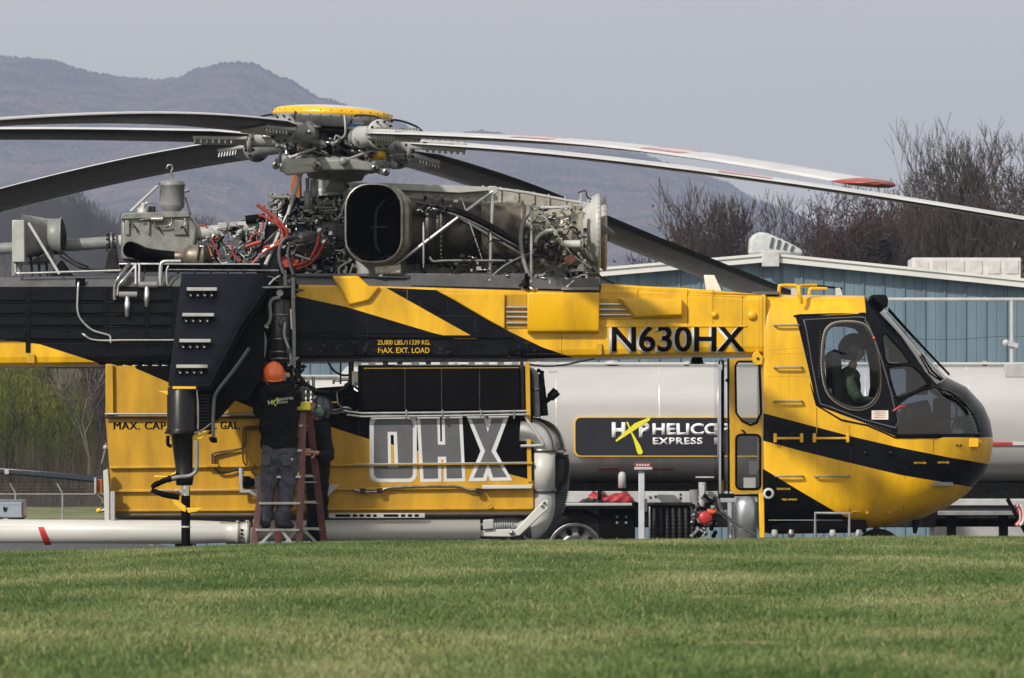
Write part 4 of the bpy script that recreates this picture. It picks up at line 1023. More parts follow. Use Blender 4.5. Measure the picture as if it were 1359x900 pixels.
# uniball arms seen from the side
b = MB(); b.tube([P(373, 223, .5), P(395, 219, .42), P(420, 217, .4)], [.05, .06, .05], 10, 2); b.build('scissor_arm', LGREY, heli)
pan('swash_bracket', LGREY, [(374, 212), (416, 209), (421, 214), (421, 228), (380, 233), (373, 226)], .36, .46, .02)
pan('swash_bracket', GREY, [(424, 212), (470, 211), (500, 218), (500, 228), (470, 226), (424, 226)], .34, .44, .02)
for (x, y, r) in ((421, 220, .055), (497, 223, .045), (512, 228, .045), (366, 219, .045)):
    b = MB(); b.lathe(P(x, y, .30), (0, 1, 0), [(0, 0), (0, r), (.10, r), (.10, 0)], 18); j_ = b.build('rod_end', STEEL, heli)
    b = MB(); b.cyl(P(x, y, .285), P(x, y, .30), r * .45, n=10); b.build('bolt', DST, j_)
pan('scissor_link', DGREY, [(498, 222), (514, 224), (518, 229), (513, 234), (498, 229)], .33, .42, .01)
pipe([(402, 226, .5), (396, 240, .5), (382, 285, .5)], .022, LGREY, name='control_rod'); pipe([(384, 278, .5), (372, 305, .5)], .016, ALU, name='control_rod')
for x0, y0, x1, y1, r in ((408, 236, 408, 282, .045), (416, 238, 417, 262, .035), (422, 240, 421, 275, .014), (413, 238, 412, 285, .02)):
    b = MB(); b.lathe(P(x1, y1, .55), P(x0, y0, .55) - P(x1, y1, .55), [(0, 0), (0, r), (S(y1 - y0) * .6, r), (S(y1 - y0) * .62, r * .5), (S(y1 - y0), r * .5), (S(y1 - y0), 0)], 14); b.build('servo_cylinder', GREY, heli)
pan('tank_bracket', ORNG, [(388, 230), (399, 228), (400, 266), (386, 268), (386, 245)], .9, 1.2, .02, label='rusty brown bracket behind the control rods')
pan('frame_post', LGREY, [(369, 262), (374, 262), (376, 330), (370, 330)], .62, .72, .006); pan('frame_post', CAST, [(362, 275), (368, 273), (368, 300), (362, 300)], .62, .8, .006)
pipe([(361, 256, .6), (361, 261, .6), (385, 262, .6)], .022, GREY, name='bracket'); pipe([(380, 262, .6), (399, 266, .7), (412, 272, .7)], .02, DST)
for pts, r in (([(380, 270), (420, 276), (450, 274), (460, 268)], .012), ([(385, 275), (430, 280), (460, 276)], .012), ([(412, 262), (430, 270), (452, 262)], .009), ([(444, 262), (458, 290), (458, 340)], .011), ([(452, 285), (449, 292), (440, 290), (440, 282)], .010)):
    pipe([(x, y, .6) for x, y in pts], r, CAST)
def mainrgn(x, y): return (x - 432) ** 2 + (y - 315) ** 2 > 400
clutter(350, 262, 462, 300, .55, .8, 44, 5, MM, rgn=mainrgn)
clutter(344, 330, 465, 364, .40, .8, 60, 6, MM + [LGREY], rgn=mainrgn)
clutter(380, 290, 420, 340, .45, .6, 40, 7, MM); clutter(358, 258, 400, 300, .5, .9, 46, 18, MM, kinds=('pipe', 'wire', 'can')); clutter(446, 262, 470, 330, .5, .8, 24, 19, MM); clutter(396, 264, 462, 300, .40, .7, 50, 20, MM, kinds=('pipe', 'wire', 'can'))
clutter(418, 300, 446, 330, .38, .5, 14, 17, MM)
# red hoses
RH = [([(341, 272), (352, 279), (366, 290), (378, 303), (381, 313), (372, 323), (352, 333), (340, 345), (334, 352)], .024),
      ([(343, 285), (358, 291), (370, 300), (376, 313), (368, 322), (350, 329)], .020),
      ([(331, 318), (338, 311), (348, 306), (349, 293)], .013), ([(326, 328), (336, 324), (346, 321)], .032),
      ([(307, 322), (310, 338), (318, 347)], .014), ([(424, 306), (421, 325), (410, 345), (393, 352), (372, 354)], .028),
      ([(430, 322), (422, 338), (410, 351), (394, 357)], .018), ([(263, 300), (270, 299), (276, 303)], .014), ([(280, 316), (287, 330), (292, 342)], .012), ([(350, 282), (351, 272)], .012)]
for pts, r in RH:
    pipe([(x, y, .33 - .002 * i) for i, (x, y) in enumerate(pts)], r * .78, REDH, name='red_hose', n=10)
for x, y in ((352, 333), (347, 339), (424, 306), (430, 321), (362, 327)):
    b = MB(); b.cyl(P(x - 2, y + 1.6, .33), P(x + 2, y - 1.6, .33), .03, n=10); b.build('hose_clamp', ALU, heli)
pan('red_pan', REDH, [(374, 340), (398, 345), (392, 354), (372, 352)], .45, .55, .01)
pipe([(345, 338, .32), (341, 347, .32)], .022, BLUE, name='hose_end')
for pts, r in (([(396, 314), (380, 316), (372, 326), (371, 345), (378, 368), (379, 380)], .022), ([(402, 320), (388, 322), (382, 334), (385, 352), (392, 372), (393, 384)], .018), ([(392, 338), (412, 345)], .012)):
    pipe([(x, y, .28) for x, y in pts], r, DGREY if r > .015 else LGREY, name='hose', n=10)
pipe([(352, 352, .3), (362, 330, .4), (372, 305, .5)], .022, LGREY, name='stay')
b = MB(); b.cyl(P(326, 292, .6), P(352, 289, .6), S(6), n=18); b.build('starter_motor', BLK, heli)
b = MB(); b.cyl(P(318, 315, .55), P(340, 314, .55), S(8), n=18); b.build('generator', DST, heli)
for x in (319, 326, 333): b = MB(); b.cyl(P(x, 315, .55), P(x + 2, 315, .55), S(9), n=18); b.build('generator_band', GREY, heli)

# ---- engines (near one detailed, far one with its case and intake)
def engine(YE, near):
    def C(px, py=306): 
        v = P(px, py, 0.45) + (Vector((0, 0, 0)) if near else Vector((S(10, .45), 0, 0))); v.y = YE; return v
    k0 = S(1, .45); SH = Vector((0 if near else S(10, .45), 0, 0))
    def lat(name, px, prof, m, n=32):
        b = MB(); b.lathe(C(px), (1, 0, 0), [(d * k0, r * k0) for d, r in prof], n); return b.build(name, m, heli)
    lat('exhaust_cone', 540, [(0, 46), (24, 44), (24, 42)], HOT2)
    lat('turbine_case', 563, [(0, 42), (2, 45), (12, 45), (13, 42), (20, 42), (21, 46), (26, 46), (27, 43), (52, 40), (76, 38), (77, 0)], HOT2)
    lat('heat_shield', 566, [(0, 43.5), (10, 43.5)], HOT)
    lat('combustor_case', 638, [(0, 0), (0, 37), (1, 38), (52, 37), (53, 40), (57, 40), (58, 36), (60, 0)], HOT)
    lat('compressor_case', 695, [(0, 34), (6, 34), (7, 37), (10, 37), (11, 33), (46, 33), (60, 35), (61, 38), (64, 38), (66, 34), (76, 34)], COMP)
    inn = lat('intake_bell', 770, [(0, 33), (6, 36), (14, 44), (19, 46.5), (22, 49), (25, 49.3), (27, 47.5), (27, 45), (22, 40), (14, 36), (6, 34)], LGREY, 40)
    b = MB(); b.lathe(C(778), (1, 0, 0), [(0, 0), (0, 12 * k0), (14 * k0, 12 * k0), (22 * k0, 9 * k0), (29 * k0, 3 * k0), (30 * k0, 0)], 24); b.build('intake_bullet', DGREY, inn)
    b = MB()
    for k in range(5):
        a = k * 1.2566 + .3; d = Vector((0, math.cos(a), math.sin(a))); b.beam(C(785) + d * 8 * k0, C(785) + d * 36 * k0, .10, .018, (0, -d.z, d.y))
    b.build('intake_strut', GREY, inn)
    b = MB()
    for k in range(40):
        a = k * .157; d = Vector((0, math.cos(a), math.sin(a))) * 49.2 * k0; b.ball(C(793.5) + d, .009, 5, 4)
    b.build('intake_rivet', STEEL, inn)
    # exhaust duct opening outward, rounded rectangle with double lip
    sg = -1 if near else 1; Yo = YE + sg * .62
    def rr(px0, py0, px1, py1, r, Y, n=5):
        return [Vector((P(x, y, .45).x, Y, P(x, y, .45).z)) for x, y in rrect(px0, py0, px1, py1, r, n)]
    secs = [rr(461, 248, 533, 349, 30, Yo), rr(459, 246, 535, 351, 31, Yo + .0), rr(459, 246, 537, 352, 31, Yo - sg * .03), rr(463, 249, 537, 349, 30, Yo - sg * .035), rr(463, 249, 540, 349, 30, Yo - sg * .07),
            rr(461, 247, 543, 352, 31, Yo - sg * .075), rr(461, 247, 544, 352, 31, Yo - sg * .10), rr(466, 251, 545, 348, 29, Yo - sg * .11), rr(480, 258, 556, 346, 28, YE - sg * .1), rr(500, 262, 566, 346, 28, YE + sg * .0)]
    n = len(secs[0]); b = MB(); vs = [v for s_ in secs for v in s_]
    b.add(vs, [(i * n + k, i * n + (k + 1) % n, (i + 1) * n + (k + 1) % n, (i + 1) * n + k) for i in range(len(secs) - 1) for k in range(n)], True)
    du = b.build('exhaust_duct', mat('duct_steel', (0.24, 0.235, 0.225), .38, .7, var=.3, scale=8, col2=(.14, .12, .10), bump=.05), heli)
    ins_ = [rr(463, 250, 531, 347, 29, Yo + sg * .001), rr(466, 253, 531, 345, 28, Yo - sg * .10), rr(492, 264, 546, 338, 26, YE + .02)]
    b = MB(); vs = [v for s_ in ins_ for v in s_]
    b.add(vs, [(i * n + k, i * n + (k + 1) % n, (i + 1) * n + (k + 1) % n, (i + 1) * n + k) for i in range(2) for k in range(n)] + [[2 * n + k for k in range(n)]], True)
    b.build('duct_lining', BLK, du)
    b = MB(); b.beam(Vector((P(488, 306, .45).x, YE - .1 * 1, P(0, 302, .45).z)), Vector((P(515, 300, .45).x, YE - .1, P(0, 301, .45).z)), .02, .02); b.build('duct_vane', DST, du)
    b = MB(); b.beam(Vector((P(490, 0, .45).x, Yo - sg * .3, P(0, 255, .45).z)), Vector((P(490, 0, .45).x, Yo - sg * .3, P(0, 345, .45).z)), .02, .01); b.build('duct_vane', BLK, du)
YN, YFAR = .48, 1.52
engine(YN, True); engine(YFAR, False)
b = MB()
for k in range(24):
    a = math.pi + k * math.pi / 23; c = P(586, 306, .45); c.y = YN; d = Vector((0, math.sin(a), math.cos(a))) * S(47, .45)
    if d.y < 0: b.ball(c + d, .008, 5, 4)
b.build('case_bolt', STEEL, heli)
# firewall with ribs
fw_ = [(460, 243), (650, 250), (796, 272), (796, 374), (470, 366)]
pan('firewall', FIREW, fw_, .98, 1.02, .002)
for x in (541, 560, 579, 598, 619, 640, 663, 686, 707, 727, 749, 768, 787):
    y0 = 246 + max(0, (x - 650)) * .15; b = MB(); b.pbox(x, y0, x + 2.2, 366, .955, .98); b.build('firewall_rib', LGREY, heli)
pan('firewall_cap', LGREY, [(460, 242), (545, 244), (650, 248), (650, 253), (610, 256), (545, 253), (466, 250)], .86, .98, .005)
pan('firewall_shelf', DGREY, [(455, 254), (470, 246), (486, 246), (470, 262), (462, 290), (458, 290)], .55, .9, .01)
b = MB(); b.tube([P(655, 250, .8), P(700, 256, .8), P(752, 266, .8), P(790, 272, .8)], .018, 8, 2); b.build('top_rail', LGREY, heli)
pan('strut_fitting', LGREY, [(648, 247), (659, 247), (661, 255), (656, 258), (649, 256)], .30, .42, .006)
for (a, c, r, Y) in (((654, 254), (507, 365), .021, .10), ((653.5, 256), (650, 370), .022, .12), ((476, 254), (468, 300), .012, .3), ((612, 262), (640, 345), .008, .08), ((720, 284), (760, 340), .008, .0), ((705, 306), (705, 372), .018, .0), ((703, 270), (705, 312), .010, .05), ((597, 281), (690, 336), .016, .12), ((562, 295), (562, 355), .012, .0)):
    b = MB(); pa, pc = P(*a, Y), P(*c, Y); d = pc - pa
    b.tube([pa, pa + d * .06, pa + d * .10, pa + d * .90, pa + d * .94, pc], [r * .55, r * .6, r, r, r * .6, r * .55], 12, 0); st = b.build('engine_strut', ALU, heli)
for x, y in ((650, 373), (705, 375), (506, 367)):
    b = MB(); b.lathe(P(x, y, .02), (0, 0, 1), [(0, .03), (.02, .03), (.03, .016), (.06, .014), (.06, 0)], 10); b.build('strut_foot', GREY, heli)
pan('duct_skirt', mat('perforated_sheet', (.45, .42, .36), .45, .5, var=.3, scale=60), [(497, 352), (532, 350), (533, 364), (497, 364)], -.02, .2, .02)
pan('gusset', LGREY, [(472, 344), (497, 364), (474, 364)], .25, .3, .003)
pipe([(570, 341), (575, 347), (590, 346), (640, 346), (680, 346)], .016, STEEL, .06)
pipe([(450, 364), (450, 356), (458, 350), (467, 345)], .012, LGREY, .2); pipe([(458, 364), (460, 353)], .014, LGREY, .2); pipe([(464, 364), (469, 350)], .012, LGREY, .2)
# thick cable looms over the turbine
for i, off_ in enumerate((0, 3, 6, 9)):
    pipe([(553 + i, 268 + off_ * .5, .16), (570, 272 + off_ * .3, .12), (590, 275 + off_ * .6, .10), (612, 279 + off_, .08), (640, 292 + off_, .06), (668, 308 + off_, .06), (690, 322 + off_ * .7, .08)], .013 if i % 2 else .018, [RUB, DST, BLK, STEEL][i], name='loom', n=7)
clutter(552, 262, 606, 284, .06, .18, 22, 8, [DST, BLK, STEEL, DST, ALU], kinds=('can', 'box', 'pipe'), sz=.8)
pipe([(700, 272), (702, 282), (694, 296), (691, 320), (695, 345), (702, 368)], .024, GREY, .02, name='duct_hose', n=10)
pipe([(650, 370), (668, 354), (690, 342), (705, 336)], .014, DGREY, .02); pipe([(672, 345), (690, 356), (700, 368)], .014, RUB, .03)
pipe([(710, 322), (716, 312), (734, 305), (738, 312)], .022, LGREY, .03, name='bleed_pipe', n=10)
b = MB(); b.lathe(P(744, 324, .02), (1, 0, 0), [(0, 0), (0, .02), (.03, .025), (.04, .042), (.20, .044), (.205, .05), (.22, .05), (.225, 0)], 20); b.build('oil_filter', LGREY, heli)
b = MB(); b.lathe(P(731, 346, .02), (0, 0, 1), [(0, 0), (0, .042), (.10, .045), (.11, .03), (.14, .03), (.15, .05), (.17, .05), (.18, 0)], 18); b.build('fuel_pump', DST, heli)
b = MB(); b.lathe(P(717, 275.5, .12), (1, 0, 0), [(0, 0), (0, .016), (.32, .016), (.33, 0)], 10); b.build('manifold', LGREY, heli)
pan('red_brown_manifold', mat('copper_brown', (.30, .12, .08), .5, .3, var=.3, scale=20), [(748, 342), (756, 338), (764, 341), (767, 348), (757, 349), (749, 350)], -.02, .06, .01)
pan('lug_plate', LGREY, [(764, 360), (768, 352), (774, 348), (776, 360)], .0, .03, .004)
pipe([(762, 340), (770, 346), (785, 356)], .010, LGREY, .0); pipe([(785, 356), (798, 368), (815, 376)], .012, RUB, .0, name='strap')
b = MB(); b.pbox(771, 280, 774, 331, .02, .08); b.build('mount_flange', COMP, heli)
pipe([(771, 256, .3), (772, 300, .3)], .009, LGREY, name='probe'); pipe([(767, 256, .3), (777, 253, .3), (779, 261, .3), (786, 266, .35), (782, 268, .3)], .008, DST, name='cable')
def eng_r(x, y): return True
clutter(696, 300, 776, 366, -.02, .2, 96, 9, MM + [COMP, DST, DST])
clutter(700, 272, 772, 304, .08, .2, 36, 10, [DST, CAST, DST, STEEL], sz=.8)
clutter(600, 340, 700, 366, .0, .5, 40, 11, [DST, BLK, DST, STEEL, ALU])
clutter(545, 346, 700, 364, .4, .9, 30, 12, [DST, GREY, STEEL])
clutter(620, 275, 690, 345, .02, .12, 10, 13, [DST, BLK, ALU], kinds=('wire',))
clutter(690, 362, 795, 384, -.02, .08, 30, 14, [BLK, DST, DGREY, ALU], kinds=('box', 'pipe', 'can'))
clutter(450, 340, 475, 366, .3, .9, 14, 15, MM)
b = MB(); b.beam(P(745, 383, -.03), P(795, 383, -.03), .02, .03); b.build('deck_edge', GREY, heli)
# rivets on the firewall
RV = MB(); RV.use(BLK)
for x in (542, 561, 580, 600, 621, 642, 665, 688, 709, 729, 751, 770): riv_row(RV, x, 252 + max(0, (x - 650)) * .14, x, 366, 5, Y=.954, r=.007)
RV.build('rivet', None, heli, kind='stuff')

# ---- rotor head and blades
hub0 = P(444, 184, YC)
def HP(s, th, up=0.0, lat_=0.0):
    """point on the rotor: s metres out along azimuth th (from nose, toward the camera), up along the shaft"""
    d = Vector((math.cos(th), -math.sin(th), 0)); t_ = Vector((math.sin(th), math.cos(th), 0))
    p = hub0 + d * s + t_ * lat_; p.z += -.052 * (d.x * s + t_.x * lat_) + up; return p
b = MB(); b.lathe(P(441, 158, YC) , TL, [(-.10, .0), (-.10, .50), (-.02, .62), (.0, .665), (.02, .672)], 56); b.lathe(P(441, 158, YC), TL, [(.105, .60), (.13, .45), (.15, .2), (.155, 0)], 56)
cap = b.build('rotor_cap', mat('cap_grey', (.50, .51, .53), .3, .1, var=.06, coat=.2), heli)
b = MB(); b.lathe(P(441, 158, YC), TL, [(.02, .672), (.025, .678), (.075, .668), (.105, .60)], 56); b.build('rim', YEL, cap)
b = MB()
for k in range(36): a = k * .1745; d = Vector((math.cos(a), math.sin(a), -.052 * math.cos(a))) * .674; b.ball(P(441, 158, YC) + d + TL * .006, .008, 5, 4); b.ball(P(441, 158, YC) + d * .995 + TL * .066, .007, 5, 4)
b.build('rim_bolt', BLK, cap)
b = MB(); b.lathe(hub0, TL, [(-.30, .14), (-.18, .16), (-.16, .36), (-.10, .40), (-.05, .40), (-.03, .22), (.03, .22), (.05, .40), (.10, .40), (.12, .30), (.14, .17), (.24, .15)], 36); b.build('rotor_hub', DST, heli)
b = MB(); b.lathe(P(437, 262, YC), TL, [(.1, .11), (.75, .11)], 24); b.build('rotor_shaft', ALU, heli)
CAN = [YEL, BLUE, DGREY, DGREY, BLUE, YEL]
THS = [('a', 0, 0), ('b', 60, 1), ('c', 120, 2), ('d', 180, 3), ('e', 240, 4), ('f', 300, 5)]
def blade_path(th, pts):
    """turn the blade centre line seen in the photo into distances along the blade and heights"""
    dx, dy = math.cos(th), -math.sin(th); out = []
    for px, py in pts:
        k = px - 679.5                       # solve x = k (CAMD+Y)/F on the line hub + s*(dx,dy)
        s = (k * (CAMD + hub0.y) / F - hub0.x) / (dx - k * dy / F); Y = hub0.y + s * dy
        out.append((s, EYE + (HOR - py) * (CAMD + Y) / F))
    return out
paths = {0: [(545, 191), (600, 193), (700, 201), (780, 209), (900, 224), (1000, 237), (1137, 256), (1359, 292), (1480, 314)],
         60: [(505, 178.5), (540, 179.5), (640, 183), (780, 191), (900, 204), (1020, 222), (1100, 236), (1146, 244)],
         120: [(375, 171), (330, 165), (250, 158), (150, 157), (60, 160), (0, 163), (-150, 175), (-300, 192)],
         180: [(330, 183), (280, 182), (200, 180), (100, 178.5), (0, 178), (-200, 182), (-360, 190)],
         240: [(340, 196), (280, 205), (200, 219), (100, 241), (0, 266), (-60, 283), (-110, 298)],
         300: [(530, 205), (600, 224), (680, 250), (760, 284), (850, 322), (940, 357), (1010, 385)]}
pitch = {0: 2.5, 60: -1.0, 120: 8, 180: 8, 240: 14, 300: -7}
for nm, deg, ci in THS:
    th = R(deg); d = Vector((math.cos(th), -math.sin(th), 0)); e = Vector((-math.sin(th), -math.cos(th), 0))   # e: leading edge side (anticlockwise seen from above)
    e = Vector((math.sin(th), math.cos(th), 0)) 
    pp = blade_path(th, paths[deg]); s0, z0 = pp[0]
    def zc(s):
        for i in range(len(pp) - 1):
            if s <= pp[i + 1][0] or i == len(pp) - 2:
                t = (s - pp[i][0]) / (pp[i + 1][0] - pp[i][0]); return pp[i][1] + (pp[i + 1][1] - pp[i][1]) * t
    # smooth the polyline heights
    ss = [pp[0][0] + (11.0 - pp[0][0]) * i / 26 for i in range(27)]; hz_ = [zc(s) for s in ss]
    for _ in range(6): hz_ = [hz_[0]] + [(hz_[i - 1] + hz_[i] * 2 + hz_[i + 1]) / 4 for i in range(1, 26)] + [hz_[-1]]
    inb = Vector((0, 0, 0))
    if deg == 60: pass
    prof = [(.5, 0, 0), (.47, .022, .012), (.38, .040, .026), (.2, .050, .030), (0, .044, .026), (-.25, .026, .016), (-.5, .003, .003)]
    vs = []; ang_ = R(pitch[deg])
    for s, z in zip(ss, hz_):
        tw_ = ang_ * (1.25 - .5 * s / 11)
        up = [(c_, t1) for c_, t1, _ in prof]; dn = [(c_, -t2) for c_, _, t2 in reversed(prof[1:-1])]
        ch = .62 if s > s0 + .35 else .40 + .22 * max(0, (s - s0) / .35)
        for c_, t_ in up + dn:
            cc_ = c_ * ch; vs.append(hub0.xy.to_3d() + d * s + e * (cc_ * math.cos(tw_)) - e * (t_ * math.sin(tw_)) + Vector((0, 0, z + cc_ * math.sin(tw_) + t_ * math.cos(tw_))))
    n = 12; b = MB(); b.add(vs, [(i * n + k, (i + 1) * n + k, (i + 1) * n + (k + 1) % n, i * n + (k + 1) % n) for i in range(26) for k in range(n)], True)
    b.add(vs[-n:], [list(range(n))]); b.add(vs[:n], [list(range(n - 1, -1, -1))])
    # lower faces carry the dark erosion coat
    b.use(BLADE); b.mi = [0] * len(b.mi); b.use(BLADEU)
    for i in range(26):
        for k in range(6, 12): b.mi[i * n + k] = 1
    bl = b.build('rotor_blade', None, heli)
    if True:
        for (sa_, sb_) in {0: ((4.3, 4.9),), 60: ((4.2, 5.0), (6.9, 7.7)), 180: ((5, 5.8),)}.get(deg, ()):
            q_ = MB(); vv = []
            for s in (sa_, sb_):
                i = min(range(27), key=lambda j: abs(ss[j] - s)); z = np.interp(s, ss, hz_); tw_ = ang_ * (1.25 - .5 * s / 11)
                for c_, t_ in ((.20, .0535), (-.28, .0285)):
                    cc_ = c_ * .62; vv.append(hub0.xy.to_3d() + d * s + e * (cc_ * math.cos(tw_)) - e * (t_ * math.sin(tw_)) + Vector((0, 0, z + cc_ * math.sin(tw_) + t_ * math.cos(tw_))))
            q_.add(vv, [(0, 2, 3, 1)]); q_.build('red_band', mat('faded_red', (.46, .22, .25), .4, var=.1), bl)
        q_ = MB(); j = 25; a_ = vs[j * n:(j + 1) * n]; c_ = vs[26 * n:27 * n]
        ctr = sum(c_, Vector()) / n
        t_a = [v + (c2 - v) * .45 + (v - ctr).normalized() * .006 for v, c2 in zip(a_, c_)]; t_b = [v + (v - ctr) * .03 + d * .03 for v in c_]; t_c = [ctr + (v - ctr) * .3 + d * .16 - e * .1 for v in c_]
        q_.add(t_a + t_b + t_c, [(i2 * n + k, (i2 + 1) * n + k, (i2 + 1) * n + (k + 1) % n, i2 * n + (k + 1) % n) for i2 in range(2) for k in range(n)] + [[2 * n + k for k in range(n)]], True)
        q_.build('tip_cap', mat('tip_red', (.30, .035, .03), .35) if deg == 60 else BLADE, bl)
    # root: sleeve, flange, root plate with bolts, damper can, horn and link
    zs = hz_[0]; rt = lambda s, up=0, la=0: hub0.xy.to_3d() + d * s + e * la + Vector((0, 0, hub0.z - .052 * d.x * .5 + (zs - hub0.z + .052 * d.x * .5) * max(0, (s - .45)) / max(.1, s0 - .45) + up))
    q_ = MB(); a_ = rt(.50); c_ = rt(s0 + .02); ax = (c_ - a_).normalized(); L = (c_ - a_).length
    q_.lathe(a_, ax, [(0, 0), (0, .085), (.02, .115), (.10, .12), (.11, .125), (.13, .125), (.14, .118), (L * .8, .108), (L - .06, .112), (L - .05, .165), (L - .02, .17), (L, .165), (L, 0)], 28); sl_ = q_.build('blade_sleeve', LGREY if deg in (0, 60, 180) else GREY, bl)
    q_ = MB()
    for k in range(10):
        a2 = k * .628; o1 = ax.orthogonal().normalized(); o2 = ax.cross(o1); q_.cyl(c_ - ax * .08 + (o1 * math.cos(a2) + o2 * math.sin(a2)) * .145, c_ + ax * .03 + (o1 * math.cos(a2) + o2 * math.sin(a2)) * .145, .013, n=6)
    q_.build('flange_bolt', DST, bl)
    q_ = MB(); pa = rt(s0) + Vector((0, 0, 0)); pb_ = hub0.xy.to_3d() + d * (s0 + .62) + Vector((0, 0, np.interp(s0 + .62, ss, hz_)))
    upv = (Vector((0, 0, 1)) * math.cos(ang_) - e * math.sin(ang_))
    q_.beam(pa, pb_, .36, .115, upv); q_.build('root_fitting', LGREY, bl, bevel=.02)
    if deg in (60, 0):
        q_ = MB(); mid = pa.lerp(pb_, .25) - e * .183; q_.box((mid.x - .02, mid.y - .004, mid.z - .02), (mid.x + .03, mid.y, mid.z + .02)); q_.build('data_plate', BLK, bl)
        q_ = MB(); mid = pa.lerp(pb_, .55) - e * .183; q_.box((mid.x - .10, mid.y - .004, mid.z + .008), (mid.x + .14, mid.y, mid.z + .014)); q_.box((mid.x - .10, mid.y - .004, mid.z - .014), (mid.x + .10, mid.y, mid.z - .008)); q_.build('stencil_line', DGREY, bl)
    for k in range(7):
        p_ = pa.lerp(pb_, .3 + .11 * k)
        for sg in (-1, 1): q_ = MB(); q_.cyl(p_ + e * .15 * sg - upv * .075, p_ + e * .15 * sg + upv * .08, .016, n=6); q_.build('root_bolt', STEEL, bl)
    q_ = MB(); cpos = HP(.48, th, .06); q_.lathe(cpos, TL, [(-.14, 0), (-.14, .06), (-.06, .07), (-.05, .11), (.0, .12), (.03, .12), (.03, .0)], 22); q_.build('hinge_bearing', DST, bl)
    q_ = MB(); q_.lathe(HP(.48, th, .09), TL, [(0, .10), (.015, .105), (.03, .10), (.05, .10), (.055, .105), (.10, .095), (.12, .05), (.12, 0)], 22); cn_ = q_.build('damper_reservoir', LGREY, bl)
    q_ = MB(); q_.lathe(HP(.48, th, .12), TL, [(0, .107), (.03, .107)], 22); q_.build('colour_band', CAN[ci], cn_)
    q_ = MB(); q_.lathe(HP(.48, th, -.16), TL, [(-.07, 0), (-.07, .07), (-.02, .10), (.04, .095), (.05, 0)], 18); q_.build('lower_bearing', [YEL, DST, DGREY, DST, ORNG, YEL][ci], bl)
    q_ = MB(); q_.beam(HP(.22, th, 0), HP(.56, th, 0), .17, .20); q_.build('hub_arm', DGREY, bl, bevel=.03)
    q_ = MB(); h0 = rt(.72, -.02, -.10); h1 = HP(.62, th - R(22), -.10); q_.tube([h0, (h0 + h1) / 2 + Vector((0, 0, -.02)), h1], [.05, .045, .035], 8, 2); q_.build('pitch_horn', DGREY, bl)
    arm = ARMP[{0: 0, 60: 1, 120: 2, 180: 3, 240: 4, 300: 5}[deg]]
    q_ = MB(); q_.tube([h1, h1.lerp(arm, .12), h1.lerp(arm, .16), h1.lerp(arm, .84), h1.lerp(arm, .88), arm], [.03, .03, .017, .017, .03, .03], 8, 0); q_.build('pitch_link', LGREY, bl)
    q_ = MB(); g0 = HP(.35, th + R(12), .03); g1 = rt(.80, .0, .16); q_.lathe(g0, g1 - g0, [(0, 0), (0, .03), (.05, .055), (.30, .055), (.31, .03), ((g1 - g0).length, .025), ((g1 - g0).length, 0)], 14); q_.build('lag_damper', STEEL, bl)
    q_ = MB(); q_.tube([HP(.55, th + R(10), .16), HP(.68, th + R(8), .24), rt(.92, .20, .05), rt(1.02, .10, .1)], .012, 6, 4); q_.build('hose', RUB, bl)
rq = random.Random(44)
for i in range(90):
    a = rq.uniform(math.pi * .02, math.pi * .98) if i % 4 else rq.uniform(0, 6.28); s = rq.uniform(.25, .62); z = rq.uniform(-.27, -.02)
    p0 = HP(s, a, z); b = MB()
    if i % 3 == 0: b.tube([p0, HP(s + rq.uniform(-.1, .1), a + rq.uniform(-.3, .3), z + rq.uniform(-.12, .12)), HP(s, a + rq.uniform(.1, .5), z + rq.uniform(-.1, .1))], rq.uniform(.008, .016), 6, 3); b.build('hose', rq.choice([RUB, STEEL, ORNG, CAST]), heli)
    else: b.lathe(p0, (rq.uniform(-1, 1), rq.uniform(-1, 0), rq.uniform(-.3, 1)), [(0, 0), (0, .03), (.03, .035), (.04, .02), (.09, .02), (.1, .03), (.12, 0)], 10); b.build('fitting', rq.choice([DST, CAST, STEEL, BLK, GREY, TRIMY if i % 9 == 1 else DST]), heli)
pipe([(457, 153, .35), (458, 165, .33), (458, 178, .35), (453, 184, .4)], .011, LGREY, name='cable'); pipe([(454, 184, .4), (446, 180, .4), (444, 186, .4)], .012, GREY, name='cable')
